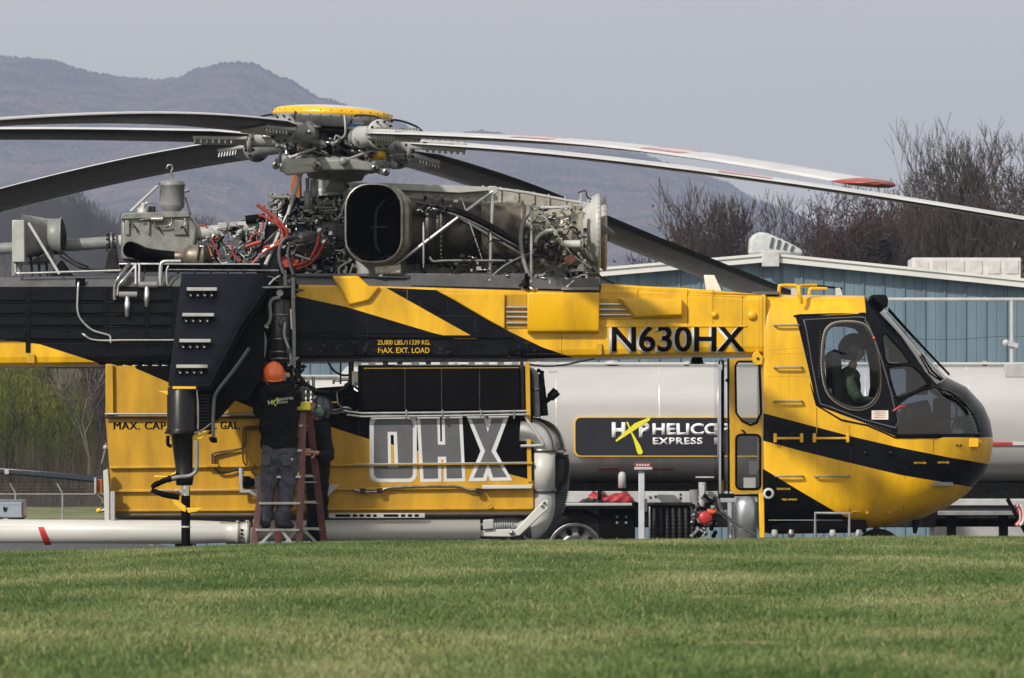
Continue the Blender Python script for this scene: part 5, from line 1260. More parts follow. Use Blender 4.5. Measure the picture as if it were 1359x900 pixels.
# ================================================================ cockpit
def interp(tab, x):
    return float(np.interp(x, [t[0] for t in tab], [t[1] for t in tab]))
ctop = [(1012, 391), (1150, 392.5), (1160, 397), (1179, 412), (1210, 447), (1258, 499), (1285, 513), (1306, 537), (1315, 558), (1318.5, 584)]
cbot = [(1012, 707), (1100, 706), (1140, 703), (1190, 697), (1225, 689), (1260, 674), (1285, 656), (1304, 634), (1314, 614), (1318.5, 588)]
secs = []; XS = [1012, 1020, 1035, 1050, 1065, 1080, 1095, 1110, 1125, 1137, 1149, 1154, 1160, 1166, 1172, 1179, 1187, 1195, 1203, 1211, 1219, 1227, 1235, 1243, 1251, 1258, 1265, 1272, 1279, 1285, 1291, 1296, 1300, 1304, 1307, 1310, 1312, 1314, 1316, 1317.5, 1318.3]
NR = 64
for x in XS:
    zt = P(0, interp(ctop, x), .6).z; zb_ = P(0, interp(cbot, x), .6).z; zc_ = P(0, 586, .6).z
    hw_ = 1.03 * (max(0, 1 - max(0, (x - 1175) / 144.2) ** 2.3)) ** .5
    nt_ = float(np.interp(x, [1012, 1140, 1180, 1260, 1318], [7, 6.5, 3.6, 2.7, 2.1])); nb_ = float(np.interp(x, [1012, 1100, 1200, 1318], [6, 5, 3.2, 2.1]))
    xx = P(x, 0, .3 if x < 1250 else .3 + .6 * (x - 1250) / 68).x; ring = []
    for k in range(NR):
        a = 2 * math.pi * k / NR; ca, sa = math.cos(a), math.sin(a); nn = nt_ if sa >= 0 else nb_
        y = math.copysign(abs(ca) ** (2 / nn), ca) * hw_; z = math.copysign(abs(sa) ** (2 / nn), sa) * ((zt - zc_) if sa >= 0 else (zc_ - zb_))
        ring.append(Vector((xx, YC + y, zc_ + z)))
    secs.append(ring)
b = MB(); vs = [v for s_ in secs for v in s_]
b.add(vs, [(i * NR + k, i * NR + (k + 1) % NR, (i + 1) * NR + (k + 1) % NR, (i + 1) * NR + k) for i in range(len(secs) - 1) for k in range(NR)], True)
b.add(secs[0], [list(range(NR))]); b.add(secs[-1], [list(range(NR))])
shell = b.build('cockpit_shell', YEL, heli, merge=True)
blackwin = [(1056, 421), (1058, 419), (1100, 418.5), (1149, 416), (1148, 393), (1160, 380), (1340, 500), (1340, 579), (1300, 580.5), (1190, 580.5), (1150, 563), (1090, 541), (1083, 537), (1070, 480)]
stripe = [(1005, 546.5), (1060, 561), (1128, 579), (1192, 594), (1259, 607), (1330, 618), (1330, 654), (1295, 647), (1197, 631), (1125, 614), (1060, 598), (1005, 583)]
lowblk = [(1005, 617), (1012, 622), (1060, 651), (1108, 679), (1160, 703), (1160, 720), (1005, 720)]
paint(shell, [(blackwin, NAVY), (stripe, NAVY), (lowblk, BLK)], Y=.1)
W1 = [(1093, 452), (1096, 440), (1104, 432), (1116, 429), (1132, 429), (1145, 432), (1153, 441), (1160, 460), (1165, 485), (1166, 510), (1163, 526), (1154, 537), (1141, 542), (1127, 541), (1112, 534), (1101, 524), (1094, 508), (1091, 480)]
W2 = [(1170, 448), (1174, 443), (1181, 448), (1208, 481), (1178, 483), (1173, 470)]
W3 = [(1178, 488), (1211, 486), (1231, 508), (1224, 514), (1189, 528)]
W4 = [(1190, 540), (1204, 529), (1232, 516), (1252, 514), (1272, 522), (1290, 540), (1301, 560), (1304, 575), (1190, 576.5)]
W5 = [(1164, 400), (1179, 408), (1262, 500), (1250, 507), (1240, 511), (1228, 493), (1196, 444), (1164, 410)]
WB = {}
for nm, Wp in (('W1', W1), ('W2', W2), ('W3', W3), ('W4', W4), ('W5', W5)): paint(shell, [(Wp, NAVY)], Y=.1)
bv = bmesh.new(); bv.from_mesh(shell.data); bvh = BVHTree.FromBMesh(bv); bv.free()
def surfY(px, py, Yg=.1):
    c = P(px, py, Yg); h = bvh.ray_cast(Vector((c.x, -6, c.z)) - OFF[shell], Vector((0, 1, 0)))
    return (h[0] + OFF[shell]).y if h[0] is not None else Yg
def onS(px, py, up=0.0, Yg=.1):
    c = P(px, py, Yg); return Vector((c.x, surfY(px, py, Yg) - up, c.z))
def strip_on(pts, w_, m, name, up=.012, closed=False, parent=None):
    q_ = [onS(x, y, up * .3) for x, y in pts]
    if closed: q_.append(q_[0])
    b = MB(); b.tube(q_, w_, 6, 2); return b.build(name, m, parent or shell)
gl1 = split_faces(shell, W1, 'side_window', GL_C, heli, Y=.1, bulge=.07)
for nm, Wp, bl_ in (('quarter_window', W2, 0), ('quarter_window', W3, 0), ('chin_window', W4, .0), ('windshield', W5, 0)):
    split_faces(shell, Wp, nm, mat('x', (0, 0, 0)) if False else (glass('dark_cockpit_glass', (0.30, 0.35, 0.44), alpha=0.06) if nm != 'windshield' else glass('windshield_glass', (.10, .12, .18), alpha=.30)), heli, Y=.1, bulge=bl_)
strip_on(W1, .020, mat('window_rubber', (0.02, 0.02, 0.02), .5), 'window_frame', closed=True)
strip_on([(x + (x - 1128) * .05, y + (y - 486) * .04) for x, y in W1], .009, mat('window_sealant', (0.30, 0.26, 0.17), .5), 'window_seal', closed=True)
for Wp in (W2, W3): strip_on(Wp, .012, BLK, 'window_frame', closed=True)
strip_on([(1163, 413), (1196, 447), (1228, 496), (1240, 513), (1222, 517), (1190, 531)], .016, NAVY, 'window_frame')
strip_on([(1187, 579.5), (1240, 579.5), (1303, 578)], .022, BLK, 'sill_frame')
strip_on([(1233, 513), (1262, 520), (1284, 537), (1297, 556), (1302, 574)], .014, NAVY, 'window_frame')
strip_on([(1066, 425), (1140, 421), (1148, 426), (1160, 450), (1176, 500), (1186, 540), (1187, 568), (1100, 540), (1085, 525), (1070, 440), (1066, 425)], .008, DGREY, 'door_seam')
strip_on([(1056, 421), (1060, 418.5), (1148, 416)], .010, BLK, 'edge_seal'); strip_on([(1057, 421), (1083, 538), (1150, 564.5), (1187, 581)], .010, BLK, 'edge_seal')
# windscreen wiper, wires, housing, light, placard
b = MB(); b.prism([(1156, 391), (1176, 391), (1179, 397), (1178, 408), (1172, 409), (1160, 398)], .2, 1.8); b.build('wire_cutter_housing', NAVY, heli, bevel=.02)
for dy in (0, 1.0): b = MB(); b.tube([P(1179, 409 + dy * 3, .9 - dy * .3), P(1212, 446 + dy * 2, .9 - dy * .3), P(1260, 497 + dy, .9 - dy * .3)], .010, 6, 2); b.build('windshield_cable', BLK, heli)
b = MB(); b.tube([onS(1225, 470, .05), onS(1238, 492, .05), onS(1252, 503, .03)], .012, 6, 2); b.build('wiper', BLK, heli)
b = MB(); b.lathe(onS(1159, 449, .0), (0, -1, 0), [(0, .018), (.02, .018), (.03, .012), (.034, 0)], 12); b.build('marker_light', mat('orange_lens', (.7, .10, .02), .3), heli)
b = MB(); c = onS(1156, 557, .002); c2 = onS(1178, 545, .002); yy = min(c.y, c2.y) - .004; b.box((c.x, yy - .004, c.z), (c2.x, yy, c2.z)); pl_ = b.build('placard', mat('placard_white', (.72, .66, .62), .5), heli)
b = MB()
for i in range(4): z = c.z + .02 + .02 * i; b.box((c.x + .03 + .02 * (i % 2), yy - .006, z), (c2.x - .03, yy - .0042, z + .006))
b.build('placard_print', mat('placard_red', (.5, .08, .06), .5), pl_)
b = MB(); b.tube([onS(1184, 546, .04), onS(1192, 541, .05), onS(1201, 540, .04)], [.012, .014, .006], 6, 3); b.build('red_tag', REDP, heli)
# cockpit interior
fl = P(0, 640, .5).z
b = MB(); b.box((P(1030, 0, .5).x, .12, fl - .04), (P(1262, 0, .5).x, 1.88, fl)); b.build('cockpit_floor', DGREY, heli)
b = MB(); b.box((P(1030, 0, .5).x, .12, fl), (P(1034, 0, .5).x, 1.88, P(0, 440, .5).z)); b.build('rear_bulkhead', DGREY, heli)
b = MB(); b.prism([(1212, 640), (1240, 640), (1245, 575), (1232, 530), (1205, 536), (1200, 548), (1214, 575)], .6, 1.6, zref=.6); ip = b.build('instrument_panel', BLK, heli, bevel=.03)
for i in range(6):
    b = MB(); b.lathe(P(1206 + (i % 2) * 3, 545 + 6 * (i // 2), .59), (-.6, -1, 0), [(0, .03), (.012, .03), (.012, 0)], 12); b.build('gauge', GREY, ip)
# items lit behind the chin window: panels and pedals
for i, (x, y, w_, h) in enumerate(((1222, 548, 9, 16), (1268, 552, 10, 18), (1246, 560, 6, 8), (1258, 540, 4, 6), (1208, 556, 8, 7))):
    b = MB(); b.pbox(x, y, x + w_, y + h, .75, .78); b.build('pedal', [LGREY, WHITE, GREY, LGREY, GREY][i], heli, bevel=.01)
for pts in ([(1212, 574), (1225, 555), (1240, 548)], [(1240, 575), (1262, 556), (1280, 560)], [(1262, 575), (1270, 545), (1262, 530)]): pipe([(x, y, .7) for x, y in pts], .012, [REDP, GREY, STEEL][rnd.randint(0, 2)], name='cable')
def seat(x, yy):
    b = MB(); b.prism([(x, 560), (x + 44, 556), (x + 48, 568), (x, 575)], yy - .24, yy + .24, zref=.5); b.prism([(x - 4, 572), (x - 12, 470), (x - 4, 462), (x + 3, 470), (x + 9, 560)], yy - .24, yy + .24, zref=.5)
    o_ = b.build('pilot_seat', mat('seat_fabric', (.035, .03, .05), .8), heli, bevel=.03)
    b = MB(); b.prism([(x + 4, 574), (x + 36, 572), (x + 36, 640), (x + 4, 640)], yy - .15, yy + .15, zref=.5); b.build('seat_base', DST, o_)
seat(1112, .55); seat(1112, 1.45)
b = MB(); b.pbox(1094, 516, 1104, 530, .22, .3); b.build('side_box', WHITE, heli)
for x0_, y0_, x1_, y1_ in ((1190, 547, 1221, 580), (1239, 528, 1262, 580), (1279, 545, 1301, 580), (1203, 489, 1232, 524), (1180, 450, 1200, 480)):
    b = MB(); b.pbox(x0_, y0_, x1_, y1_, 1.0, 1.15); b.build('avionics_box', BLK, heli, bevel=.03)
# handles on the side
def handle(x0, x1, y, m, post=True, yel=False):
    a, c = onS(x0, y, .0), onS(x1, y, .0); o_ = Vector((0, -.055, 0))
    b = MB()
    if yel: b.tube([a + o_, c + o_], .014, 8, 0)
    else: b.tube([a, a + o_ * .7 + Vector((.01, 0, 0)), a + o_ + Vector((.04, 0, 0)), c + o_ - Vector((.04, 0, 0)), c + o_ * .7 - Vector((.01, 0, 0)), c], .013, 8, 2)
    h_ = b.build('step_handle', m, heli)
    if yel:
        for p_ in (a, c): b = MB(); b.box((p_.x - .018, p_.y - .075, p_.z - .045), (p_.x + .018, p_.y, p_.z + .055)); b.build('handle_post', YEL, h_, bevel=.006)
HM = mat('worn_handle', (.34, .30, .20), .45, .3, var=.2)
for x0, x1, y in ((1027, 1060, 432), (1027, 1064, 488), (1027, 1064, 533), (1028, 1065, 632), (1081, 1126, 632)): handle(x0, x1, y, HM)
for x0, x1, y in ((1028, 1063, 582), (1080, 1124, 582)): handle(x0, x1, y, YEL, yel=True)
b = MB(); b.tube([P(1082, 716, -.1), P(1082, 681, -.1), P(1127, 681, -.1), P(1127, 716, -.1)], .018, 8, 0); b.build('boarding_step', GREY, heli)
b = MB(); b.tube([onS(1128, 582, .0), P(1127, 679, -.08)], .01, 6, 0)
# top grab rails, antenna posts
b = MB(); b.tube([P(1034, 392, .3), P(1034, 381, .3), P(1037, 379, .3), P(1056, 379, .3), P(1059, 382, .3), P(1059, 391, .3)], .020, 8, 2); b.build('grab_rail', YEL, heli)
b = MB(); b.tube([P(1064, 403, .0), P(1062, 392, -.02), P(1060, 383, .0), P(1064, 379.5, .1), P(1083, 379, .25)], .020, 8, 2); b.build('grab_rail', YEL, heli)
b = MB(); b.tube([P(1074, 391, .6), P(1075, 384, .6), P(1080, 382.5, .6), P(1098, 383, .6)], .018, 8, 2); b.build('grab_rail', YEL, heli)
b = MB(); b.tube([P(1084, 379.5, .6), P(1118, 383, .6)], .012, 6, 0); b.build('blade_antenna', BLK, heli)
for x in (1050, 1109): b = MB(); b.prism([(x, 382), (x + 6, 382), (x + 9, 392), (x, 392)], .5, .54); b.build('antenna_post', WHITE, heli)
b = MB(); b.prism([(934, 365), (948, 365), (960, 391), (938, 391)], .9, .94); b.build('antenna_fin', mat('fin_white', (.62, .62, .58), .4), heli, bevel=.006)
slab('roof_plate', DGREY, 1000, 387, 1034, 391, .2, 1.6, .004)
b = MB(); b.prism([(1022, 688), (1150, 690), (1150, 707), (1022, 709)], .1, 1.9); b.build('belly_keel', BLK, heli, bevel=.02)
for x in (1028, 1050, 1105, 1140): b = MB(); b.lathe(P(x, 703, .1), (0, 0, -1), [(0, .03), (.04, .04), (.08, .04), (.09, 0)], 10); b.build('belly_fitting', LGREY if x != 1050 else STEEL, heli)
pipe([(1020, 690.5, -.02), (1118, 690.5, -.02)], .006, GREY)
b = MB(); b.lathe(P(1020, 655, -.08), (0, 1, 0), [(0, .036), (0, .062), (.06, .062), (.06, .036), (0, .036)], 20); b.build('towing_ring', WHITE, heli)
# small placards on the lower cockpit
for txt, cx, cy, w_ in (('PUSH TO OPEN', 1221, 614.5, 16), ('PUSH TO OPEN', 1252, 614, 15), ('RESCUE', 1040, 649, 18), ('PULL HANDLE', 1048, 663, 20)):
    yy = min(surfY(cx - w_ / 2, cy), surfY(cx + w_ / 2, cy)) - .006; text_mesh(txt, cx, cy, 2.6, yy, TRIMY, 'small_placard', heli, w_, .01, .003)
for x, y in ((1271, 591), (1276, 591)): b = MB(); b.lathe(onS(x, y, 0), (0, -1, 0), [(0, .014), (.02, .012), (.02, 0)], 8); b.build('drain_port', DST, heli)
b = MB(); c = onS(1299, 588, 0); b.ball(c, .055, 14, 8, (1, .6, .8)); b.build('landing_lamp', YEL, heli)
slab('lamp_fairing', YEL, 1281, 582, 1299, 594, surfY(1290, 588) - .02, surfY(1290, 588) + .1, .01)
for x, y in ((1148, 602), (1182, 602)): b = MB(); b.lathe(onS(x, y, 0), (0, -1, 0), [(0, .03), (.02, .03), (.025, .02), (.03, 0)], 10); b.build('handle_socket', NAVY, heli)
strip_on([(1126, 565), (1126, 675), (1132, 679), (1192, 679), (1199, 672), (1200, 632)], .006, YELD, 'panel_seam')
strip_on([(1083, 541), (1083, 575)], .005, YELD, 'panel_seam'); strip_on([(1238, 583), (1238, 600)], .005, YELD, 'panel_seam')
for x in (1151, 1180): b = MB(); b.lathe(onS(x, 681, 0), (0, -1, 0), [(0, .02), (.03, .02), (.03, 0)], 8); b.build('latch', YELD, heli)
RV = MB(); RV.use(STEEL)
def rs(x0, y0, x1, y1, step=3.5, r=.0065):
    n = max(2, int(math.hypot(x1 - x0, y1 - y0) / step))
    for i in range(n + 1):
        c = onS(x0 + (x1 - x0) * i / n, y0 + (y1 - y0) * i / n, .001)
        RV.add([(c.x + r * math.cos(a), c.y + .002, c.z + r * math.sin(a)) for a in (0, 1.57, 3.14, 4.71)] + [(c.x, c.y - r * .6, c.z)], [(1, 0, 4), (2, 1, 4), (3, 2, 4), (0, 3, 4)])
RV.use(SEAM)
for l in ((1017, 400, 1017, 545), (1024, 470, 1075, 470), (1047, 470, 1047, 545), (1020, 466, 1060, 462), (1075, 396, 1075, 414), (1020, 500, 1072, 500), (1084, 585, 1084, 670), (1128, 596, 1128, 676)): rs(*l)
RV.use(GREY)
for l in ((1088, 440, 1086, 500), (1152, 428, 1186, 525), (1100, 546, 1180, 572), (1236, 516, 1262, 524), (1262, 524, 1286, 544), (1286, 544, 1298, 574)): rs(*l, step=4.2)
RV.build('rivet', None, heli, kind='stuff')
# nose gear strut glimpsed under the belly
b = MB(); b.tube([P(1163, 698, .8), P(1166, 740, .8)], .04, 10, 0); b.build('nose_gear_strut', LGREY, heli)
b = MB(); b.tube([P(1216, 690, .7), P(1214, 708, .7)], [.05, .02], 10, 0); b.build('probe', DST, heli)
for sy in (.62, .98): b = MB(); b.cyl(P(1166, 735, sy), P(1166, 735, sy + .02) + Vector((0, .16, 0)), .28, n=24); w_ = b.build('nose_wheel', RUB, heli, bevel=.04)

# ================================================================ aft-facing station: door and clear bubble
DY = YELD
def frame_poly(outer, holes_rect, Y0, Y1, m, name, bev=.01):
    """plate with rounded rectangular holes, built as bars round each hole"""
    bm = bmesh.new(); loops = []
    def ring(pts):
        vv = [bm.verts.new((P(x, y, Y0).x, Y0, P(x, y, Y0).z)) for x, y in pts]; return [bm.edges.new((vv[i], vv[(i + 1) % len(vv)])) for i in range(len(vv))]
    ed = ring(outer)
    for h in holes_rect: ed += ring(h)
    bmesh.ops.triangle_fill(bm, use_beauty=True, edges=ed, use_dissolve=False)
    r = bmesh.ops.extrude_face_region(bm, geom=bm.faces[:])
    for g in r['geom']:
        if isinstance(g, bmesh.types.BMVert): g.co.y = Y1
    bmesh.ops.recalc_face_normals(bm, faces=bm.faces)
    for v in bm.verts: v.co -= OFF[heli]
    me = bpy.data.meshes.new(name); bm.to_mesh(me); bm.free(); me.materials.append(m)
    return link(name, me, heli)
h1 = [(979, 480), (1003, 480), (1008, 486), (1010, 548), (1004, 561), (996, 564), (985, 559), (977, 548), (976, 486)]
h2 = rrect(977, 577, 1009, 649, 6)
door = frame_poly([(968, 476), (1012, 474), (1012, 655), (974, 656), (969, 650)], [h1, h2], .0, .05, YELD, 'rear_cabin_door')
for h in (h1, h2):
    b = MB(); b.prism(h, .02, .03, zref=.0); b.build('door_window', glass('door_glass', (.80, .80, .80), alpha=.03), door)
    b = MB(); q_ = [P(x, y, -.003) for x, y in h]; q_.append(q_[0]); b.tube(q_, .013, 6, 0); b.build('window_seal', BLK, door)
b = MB(); b.tube([P(984, 571, -.03), P(988, 573, -.035), P(990, 578, -.03)], .01, 6, 2); b.build('door_handle', BLK, door)
b = MB(); b.box((P(955, 0).x, .0, P(0, 712).z), (P(955, 0).x + .02, .02, P(0, 712).z + .02))
# vertical curved transparent panel behind the door, bellied lower bubble
b = MB(); N = 10; vs = []
for i in range(N + 1):
    a = math.pi / 2 * i / N
    for y in (478, 656): vs.append(Vector((P(968 - 15 * math.sin(a), 0, .05).x, .06 + .30 * (1 - math.cos(a)) * 1.0, P(0, y, .05).z)))
b.add(vs, [(2 * i, 2 * i + 1, 2 * i + 3, 2 * i + 2) for i in range(N)], True)
vs = [Vector((P(953, 0, .05).x, yy, P(0, y, .05).z)) for yy in (.36, 1.64) for y in (478, 656)]
b.add(vs, [(0, 1, 3, 2)], False); b.build('clear_panel', GL_D, heli)
b = MB(); rows = []
for i in range(9):
    t = i / 8; xl = 954 + 50 * (t ** 1.7); y = 658 + 52 * t ** .75
    rows.append([Vector((P(xl, 0, .1).x + .10 * abs(math.sin(0)), .04, P(0, y, .1).z)), Vector((P(xl - 3 * math.sin(math.pi * t), 0, .1).x, .4, P(0, y, .1).z)), Vector((P(xl - 3, 0, .1).x, 1.6, P(0, y, .1).z)), Vector((P(xl, 0, .1).x, 1.96, P(0, y, .1).z))])
b.add([v for r in rows for v in r], [(i * 4 + k, i * 4 + k + 1, i * 4 + 5 + k, i * 4 + 4 + k) for i in range(8) for k in range(3)], True)
side = [r[0] for r in rows] + [Vector((P(1012, 0, .1).x, .04, P(0, 712, .1).z)), Vector((P(1012, 0, .1).x, .04, P(0, 658, .1).z))]
b.add(side, [list(range(len(side)))]); b.build('lower_bubble', GL_D, heli)
b = MB(); b.tube([r[0] for r in rows], .010, 6, 0); b.build('bubble_edge', DGREY, heli)
slab('bubble_rim', NAVY, 953, 655, 975, 661, .0, .1); slab('bubble_rim', BLK, 975, 656, 1010, 659, .0, .06)
for y in (560, 590): b = MB(); b.box((P(953.5, 0).x, .1, P(0, y).z), (P(955, 0).x, .4, P(0, y).z + .02))
pan('door_post', YEL, [(1007, 655), (1014, 655), (1015, 714), (1008, 714)], -.02, .08, .008)
pan('door_post', NAVY, [(965, 476), (968, 476), (968, 655), (966, 655)], .02, .08, .006)
b = MB(); b.prism([(962, 505), (966, 501), (968, 510)], -.02, .02); b.build('latch', BLK, heli)

# ================================================================ external water tank
TY = -.16
tank_out = [(140, 485.5), (388, 485.5), (388, 548), (475, 548), (475, 484.5), (693, 484.5), (706, 492), (708, 684), (150, 686), (140, 552)]
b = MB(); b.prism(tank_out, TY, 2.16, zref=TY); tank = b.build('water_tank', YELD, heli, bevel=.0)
tblk = [(175, 470), (180, 489), (222, 507), (292, 544), (310, 531), (345, 545), (440, 567), (490, 583), (600, 609), (720, 641), (720, 470)]
paint(tank, [(tblk, BLK)], Y=TY)
TY0 = TY - .001
pan('tank_cover', mat('satin_black_cover', (.003, .003, .0035), .5, var=.3, bump=.05, spec=.05), [(480, 487), (690, 487), (692, 545), (482, 545)], TY - .06, TY, .02)
RV = MB(); RV.use(STEEL)
for x in (537.5, 586, 636.5): riv_row(RV, x, 490, x, 542, 2.6, Y=TY - .0605, r=.006)
RV.use(TRIMY); riv_row(RV, 484, 489, 688, 488, 2.4, Y=TY - .0605, r=.007)
RV.use(YELD)
for x in (196, 297, 540, 610): riv_row(RV, x, 560, x, 616, 3, Y=TY - .001)
riv_row(RV, 152, 679, 702, 676, 3, Y=TY - .05); RV.use(STEEL); riv_row(RV, 476, 560, 476, 600, 3, Y=TY - .001)
RV.build('rivet', None, heli, kind='stuff')
def ledge(x0, y0, x1, y1, h, m, d=.05, name='tank_rib'):
    b = MB(); b.prism([(x0, y0), (x1, y1), (x1, y1 + h), (x0, y0 + h)], TY - d, TY + .001, zref=TY); return b.build(name, m, heli, bevel=.006)
ledge(146, 619, 707, 613, 3.2, YELD); ledge(147, 650, 707, 645, 3.5, YELD); ledge(149, 676, 707, 673, 3, YELD, .05); ledge(149, 682, 707, 680, 3, DGREY, .03)
ledge(200, 650, 232, 650, 1.4, LGREY, .055); ledge(255, 649.5, 330, 649, 1.4, LGREY, .055)
ledge(470, 615.5, 700, 613, 1.6, LGREY, .056)
ledge(640, 644, 706, 643.5, 5, WHITE, .11, 'white_shelf')
pan('corner_post', YELD, [(140, 483), (150, 483), (151, 550), (141, 552)], TY - .05, TY, .01)
pan('corner_post', YELD, [(697, 480), (703, 480), (706, 640), (700, 640)], TY - .02, .6, .006); pan('corner_post', DST, [(690, 480), (695, 480), (696, 545), (691, 545)], TY - .03, TY, .006)
for y in (549.5, 554): 
    b = MB(); b.cyl(P(139, y, TY - .05), P(345, y, TY - .05), .014, n=8); b.build('tank_tube', ALU if y < 552 else DST, heli)
for y, x0 in ((548.5, 480), (553, 476)): b = MB(); b.tube([P(400, y - 6, TY - .02), P(445, y - 4, TY - .03), P(455, y - 8, TY - .08), P(466, y - 6, TY - .09), P(480, y, TY - .09), P(700, y - 3, TY - .09)], .013, 8, 2); b.build('tank_tube', ALU, heli)
for x in (538, 586, 637, 681): slab('tube_clamp', STEEL, x, 544, x + 2.5, 556, TY - .11, TY - .06, .003)
[text_mesh('MAX. CAP.', 186.6 + dx_, 565, 10, TY - .004 - .0003 * i_, BLK, 'capacity_lettering', heli, 72, .0, .003, spacing=1.12) for i_, dx_ in enumerate((0, .45, .9))]
[text_mesh('U.S. GAL.', 292.6 + dx_, 564.5, 10, TY - .004 - .0003 * i_, BLK, 'capacity_lettering', heli, 51, .0, .003, spacing=1.12) for i_, dx_ in enumerate((0, .45, .9))]
# big OHX letters: pale outline plates with dark grey letters on top
LOUT = mat('letter_outline', (.52, .54, .57), .4, var=.04); LIN = mat('letter_grey', (.085, .090, .100), .4, var=.08)
def letters(outer, holes, Y0, m, name):
    bm = bmesh.new()
    def ring(pts):
        vv = [bm.verts.new((P(x, y, TY).x, Y0, P(x, y, TY).z)) for x, y in pts]; return [bm.edges.new((vv[i], vv[(i + 1) % len(vv)])) for i in range(len(vv))]
    ed = ring(outer)
    for h in holes: ed += ring(h)
    bmesh.ops.triangle_fill(bm, use_beauty=True, edges=ed, use_dissolve=False)
    r = bmesh.ops.extrude_face_region(bm, geom=bm.faces[:])
    for g in r['geom']:
        if isinstance(g, bmesh.types.BMVert): g.co.y = TY + .001
    bmesh.ops.recalc_face_normals(bm, faces=bm.faces)
    for v in bm.verts: v.co -= OFF[heli]
    me = bpy.data.meshes.new(name); bm.to_mesh(me); bm.free(); me.materials.append(m); return link(name, me, heli)
def cr(pts): return [(440 + x / 3.332, 460 + y / 3.332) for x, y in pts]
letters(cr(rrect(168, 303, 377, 600, 34)), [cr([(261, 391), (275, 391), (279, 520), (264, 520)])], TY - .004, LOUT, 'letter_outline')
letters(cr(rrect(187, 321, 359, 583, 22)), [cr([(247, 376), (289, 376), (295, 535), (250, 535)])], TY - .007, LIN, 'letter')
letters(cr([(377, 304), (479, 304), (481, 420), (489, 420), (487, 304), (578, 302), (592, 597), (496, 598), (495, 500), (484, 500), (486, 598), (393, 600)]), [], TY - .004, LOUT, 'letter_outline')
letters(cr([(392, 320), (466, 319), (470, 434), (503, 434), (500, 319), (563, 317), (577, 582), (509, 583), (507, 486), (469, 486), (471, 583), (407, 584)]), [], TY - .007, LIN, 'letter')
letters(cr([(595, 303), (683, 303), (690, 322), (697, 303), (786, 302), (727, 462), (799, 592), (702, 594), (692, 565), (684, 594), (604, 596), (659, 462)]), [], TY - .004, LOUT, 'letter_outline')
letters(cr([(618, 320), (673, 319), (691, 380), (708, 319), (762, 318), (706, 462), (776, 577), (714, 579), (692, 510), (669, 579), (628, 580), (679, 462)]), [], TY - .007, LIN, 'letter')
# grey keel tube, hose tubes along the bottom
b = MB(); b.cyl(P(150, 686, .25), P(705, 684, .25), .075, n=20); b.build('keel_tube', GREY, heli)
b = MB(); c = P(332, 706.5, -.35); b.lathe(c, (-1, 0, 0.004), [(0, 0), (0, .115), (.02, .135), (.05, .135), (.05, .115), (.12, .112), (.125, .13), (.15, .13), (.16, .112), (.30, .118), (.60, .13), (3.6, .132), (3.62, 0)], 32)
st_ = b.build('snorkel_tube', WHITE, heli)
b = MB(); b.lathe(P(65, 706.5, -.35), (-.35, 0, 1), [(0, 0)], 8) if False else None
b = MB(); n = 28; c0 = P(58, 707, -.35); vs = []
for dx in (-.034, .034):
    for k in range(n):
        a = 2 * math.pi * k / n; z = math.sin(a) * .137; vs.append(Vector((c0.x + dx - z * .36, -.35 + math.cos(a) * .137, c0.z + z)))
b.add(vs, [(k, (k + 1) % n, n + (k + 1) % n, n + k) for k in range(n)], True); b.build('red_stripe', REDP, st_)
RV = MB(); RV.use(GREY)
for i in range(70): c = P(300 - i * 4.4, 699, 0); RV.ball((c.x, -.35 - .128, P(0, 699, -.48).z), .004, 4, 3)
RV.use(DST)
for i in range(12):
    for y in (694, 697): c = P(312 + (i - 6) * 3.2, y, -.45); RV.ball((c.x, -.35 - .085, c.z + .03), .008, 5, 4)
for i in range(3): RV.pbox(319, 702 + i * 5, 322.5, 704.5 + i * 5, -.475, -.46)
RV.build('rivet', None, heli, kind='stuff')
b = MB(); c = P(336, 704.5, -.3); b.lathe(c, (1, 0, 0.003), [(0, 0), (0, .125), (.03, .125), (.03, .116), (2.50, .116), (2.51, 0)], 32); b.build('snorkel_tube', WHITE, heli)
slab('tube_block', GREY, 300, 716, 330, 722, -.3, -.1); slab('tube_block', ALU, 197, 721, 205, 726, -.3, -.2); slab('tube_block', DST, 311, 715, 322, 722, -.35, -.2)
pan('slotted_rail', LGREY, [(436, 681), (564, 681), (564, 687.5), (436, 688)], -.46, -.42, .006)
for x0, x1 in ((445, 465), (468, 474), (477, 483), (486, 492), (495, 500), (509, 529), (532, 538), (541, 547), (550, 556)): b = MB(); b.prism(rrect(x0, 682.6, x1, 686, 1.3), -.4625, -.458); b.build('slot', BLK, heli)
# elbows and corrugated hoses at the front of the tank
def bend(name, pts, r, m, n=24): b = MB(); b.tube(pts, r, n, 6); return b.build(name, m, heli)
for dx, yy, m_ in ((0, -.05, ALU), (13, .75, STEEL)):
    e_ = bend('discharge_elbow', [P(690 + dx, 572, yy), P(700 + dx, 573, yy), P(712 + dx, 578, yy), P(719 + dx, 588, yy), P(721 + dx, 598, yy)], [.155, .155, .150, .142, .136], m_)
    b = MB(); b.lathe(P(721 + dx, 596, yy), (0, 0, -1), [(0, .13), (0, .152), (.03, .152), (.03, .13)], 28); b.build('elbow_flange', STEEL, e_)
b = MB(); b.lathe(P(721, 599, -.05), (0, 0, -1), [(0, 0), (0, .133), (.42, .133), (.42, 0)], 28); vt = b.build('riser_tube', WHITE, heli)
b = MB(); b.lathe(P(721, 648.5, -.05), (0, 0, -1), [(0, .13), (0, .150), (.05, .150), (.05, .13)], 28); b.build('band_clamp', DGREY, vt)
bend('lower_elbow', [P(721, 654, -.05), P(721, 672, -.05), P(717, 688, -.05), P(706, 701, -.08), P(688, 711, -.15)], .131, LGREY)
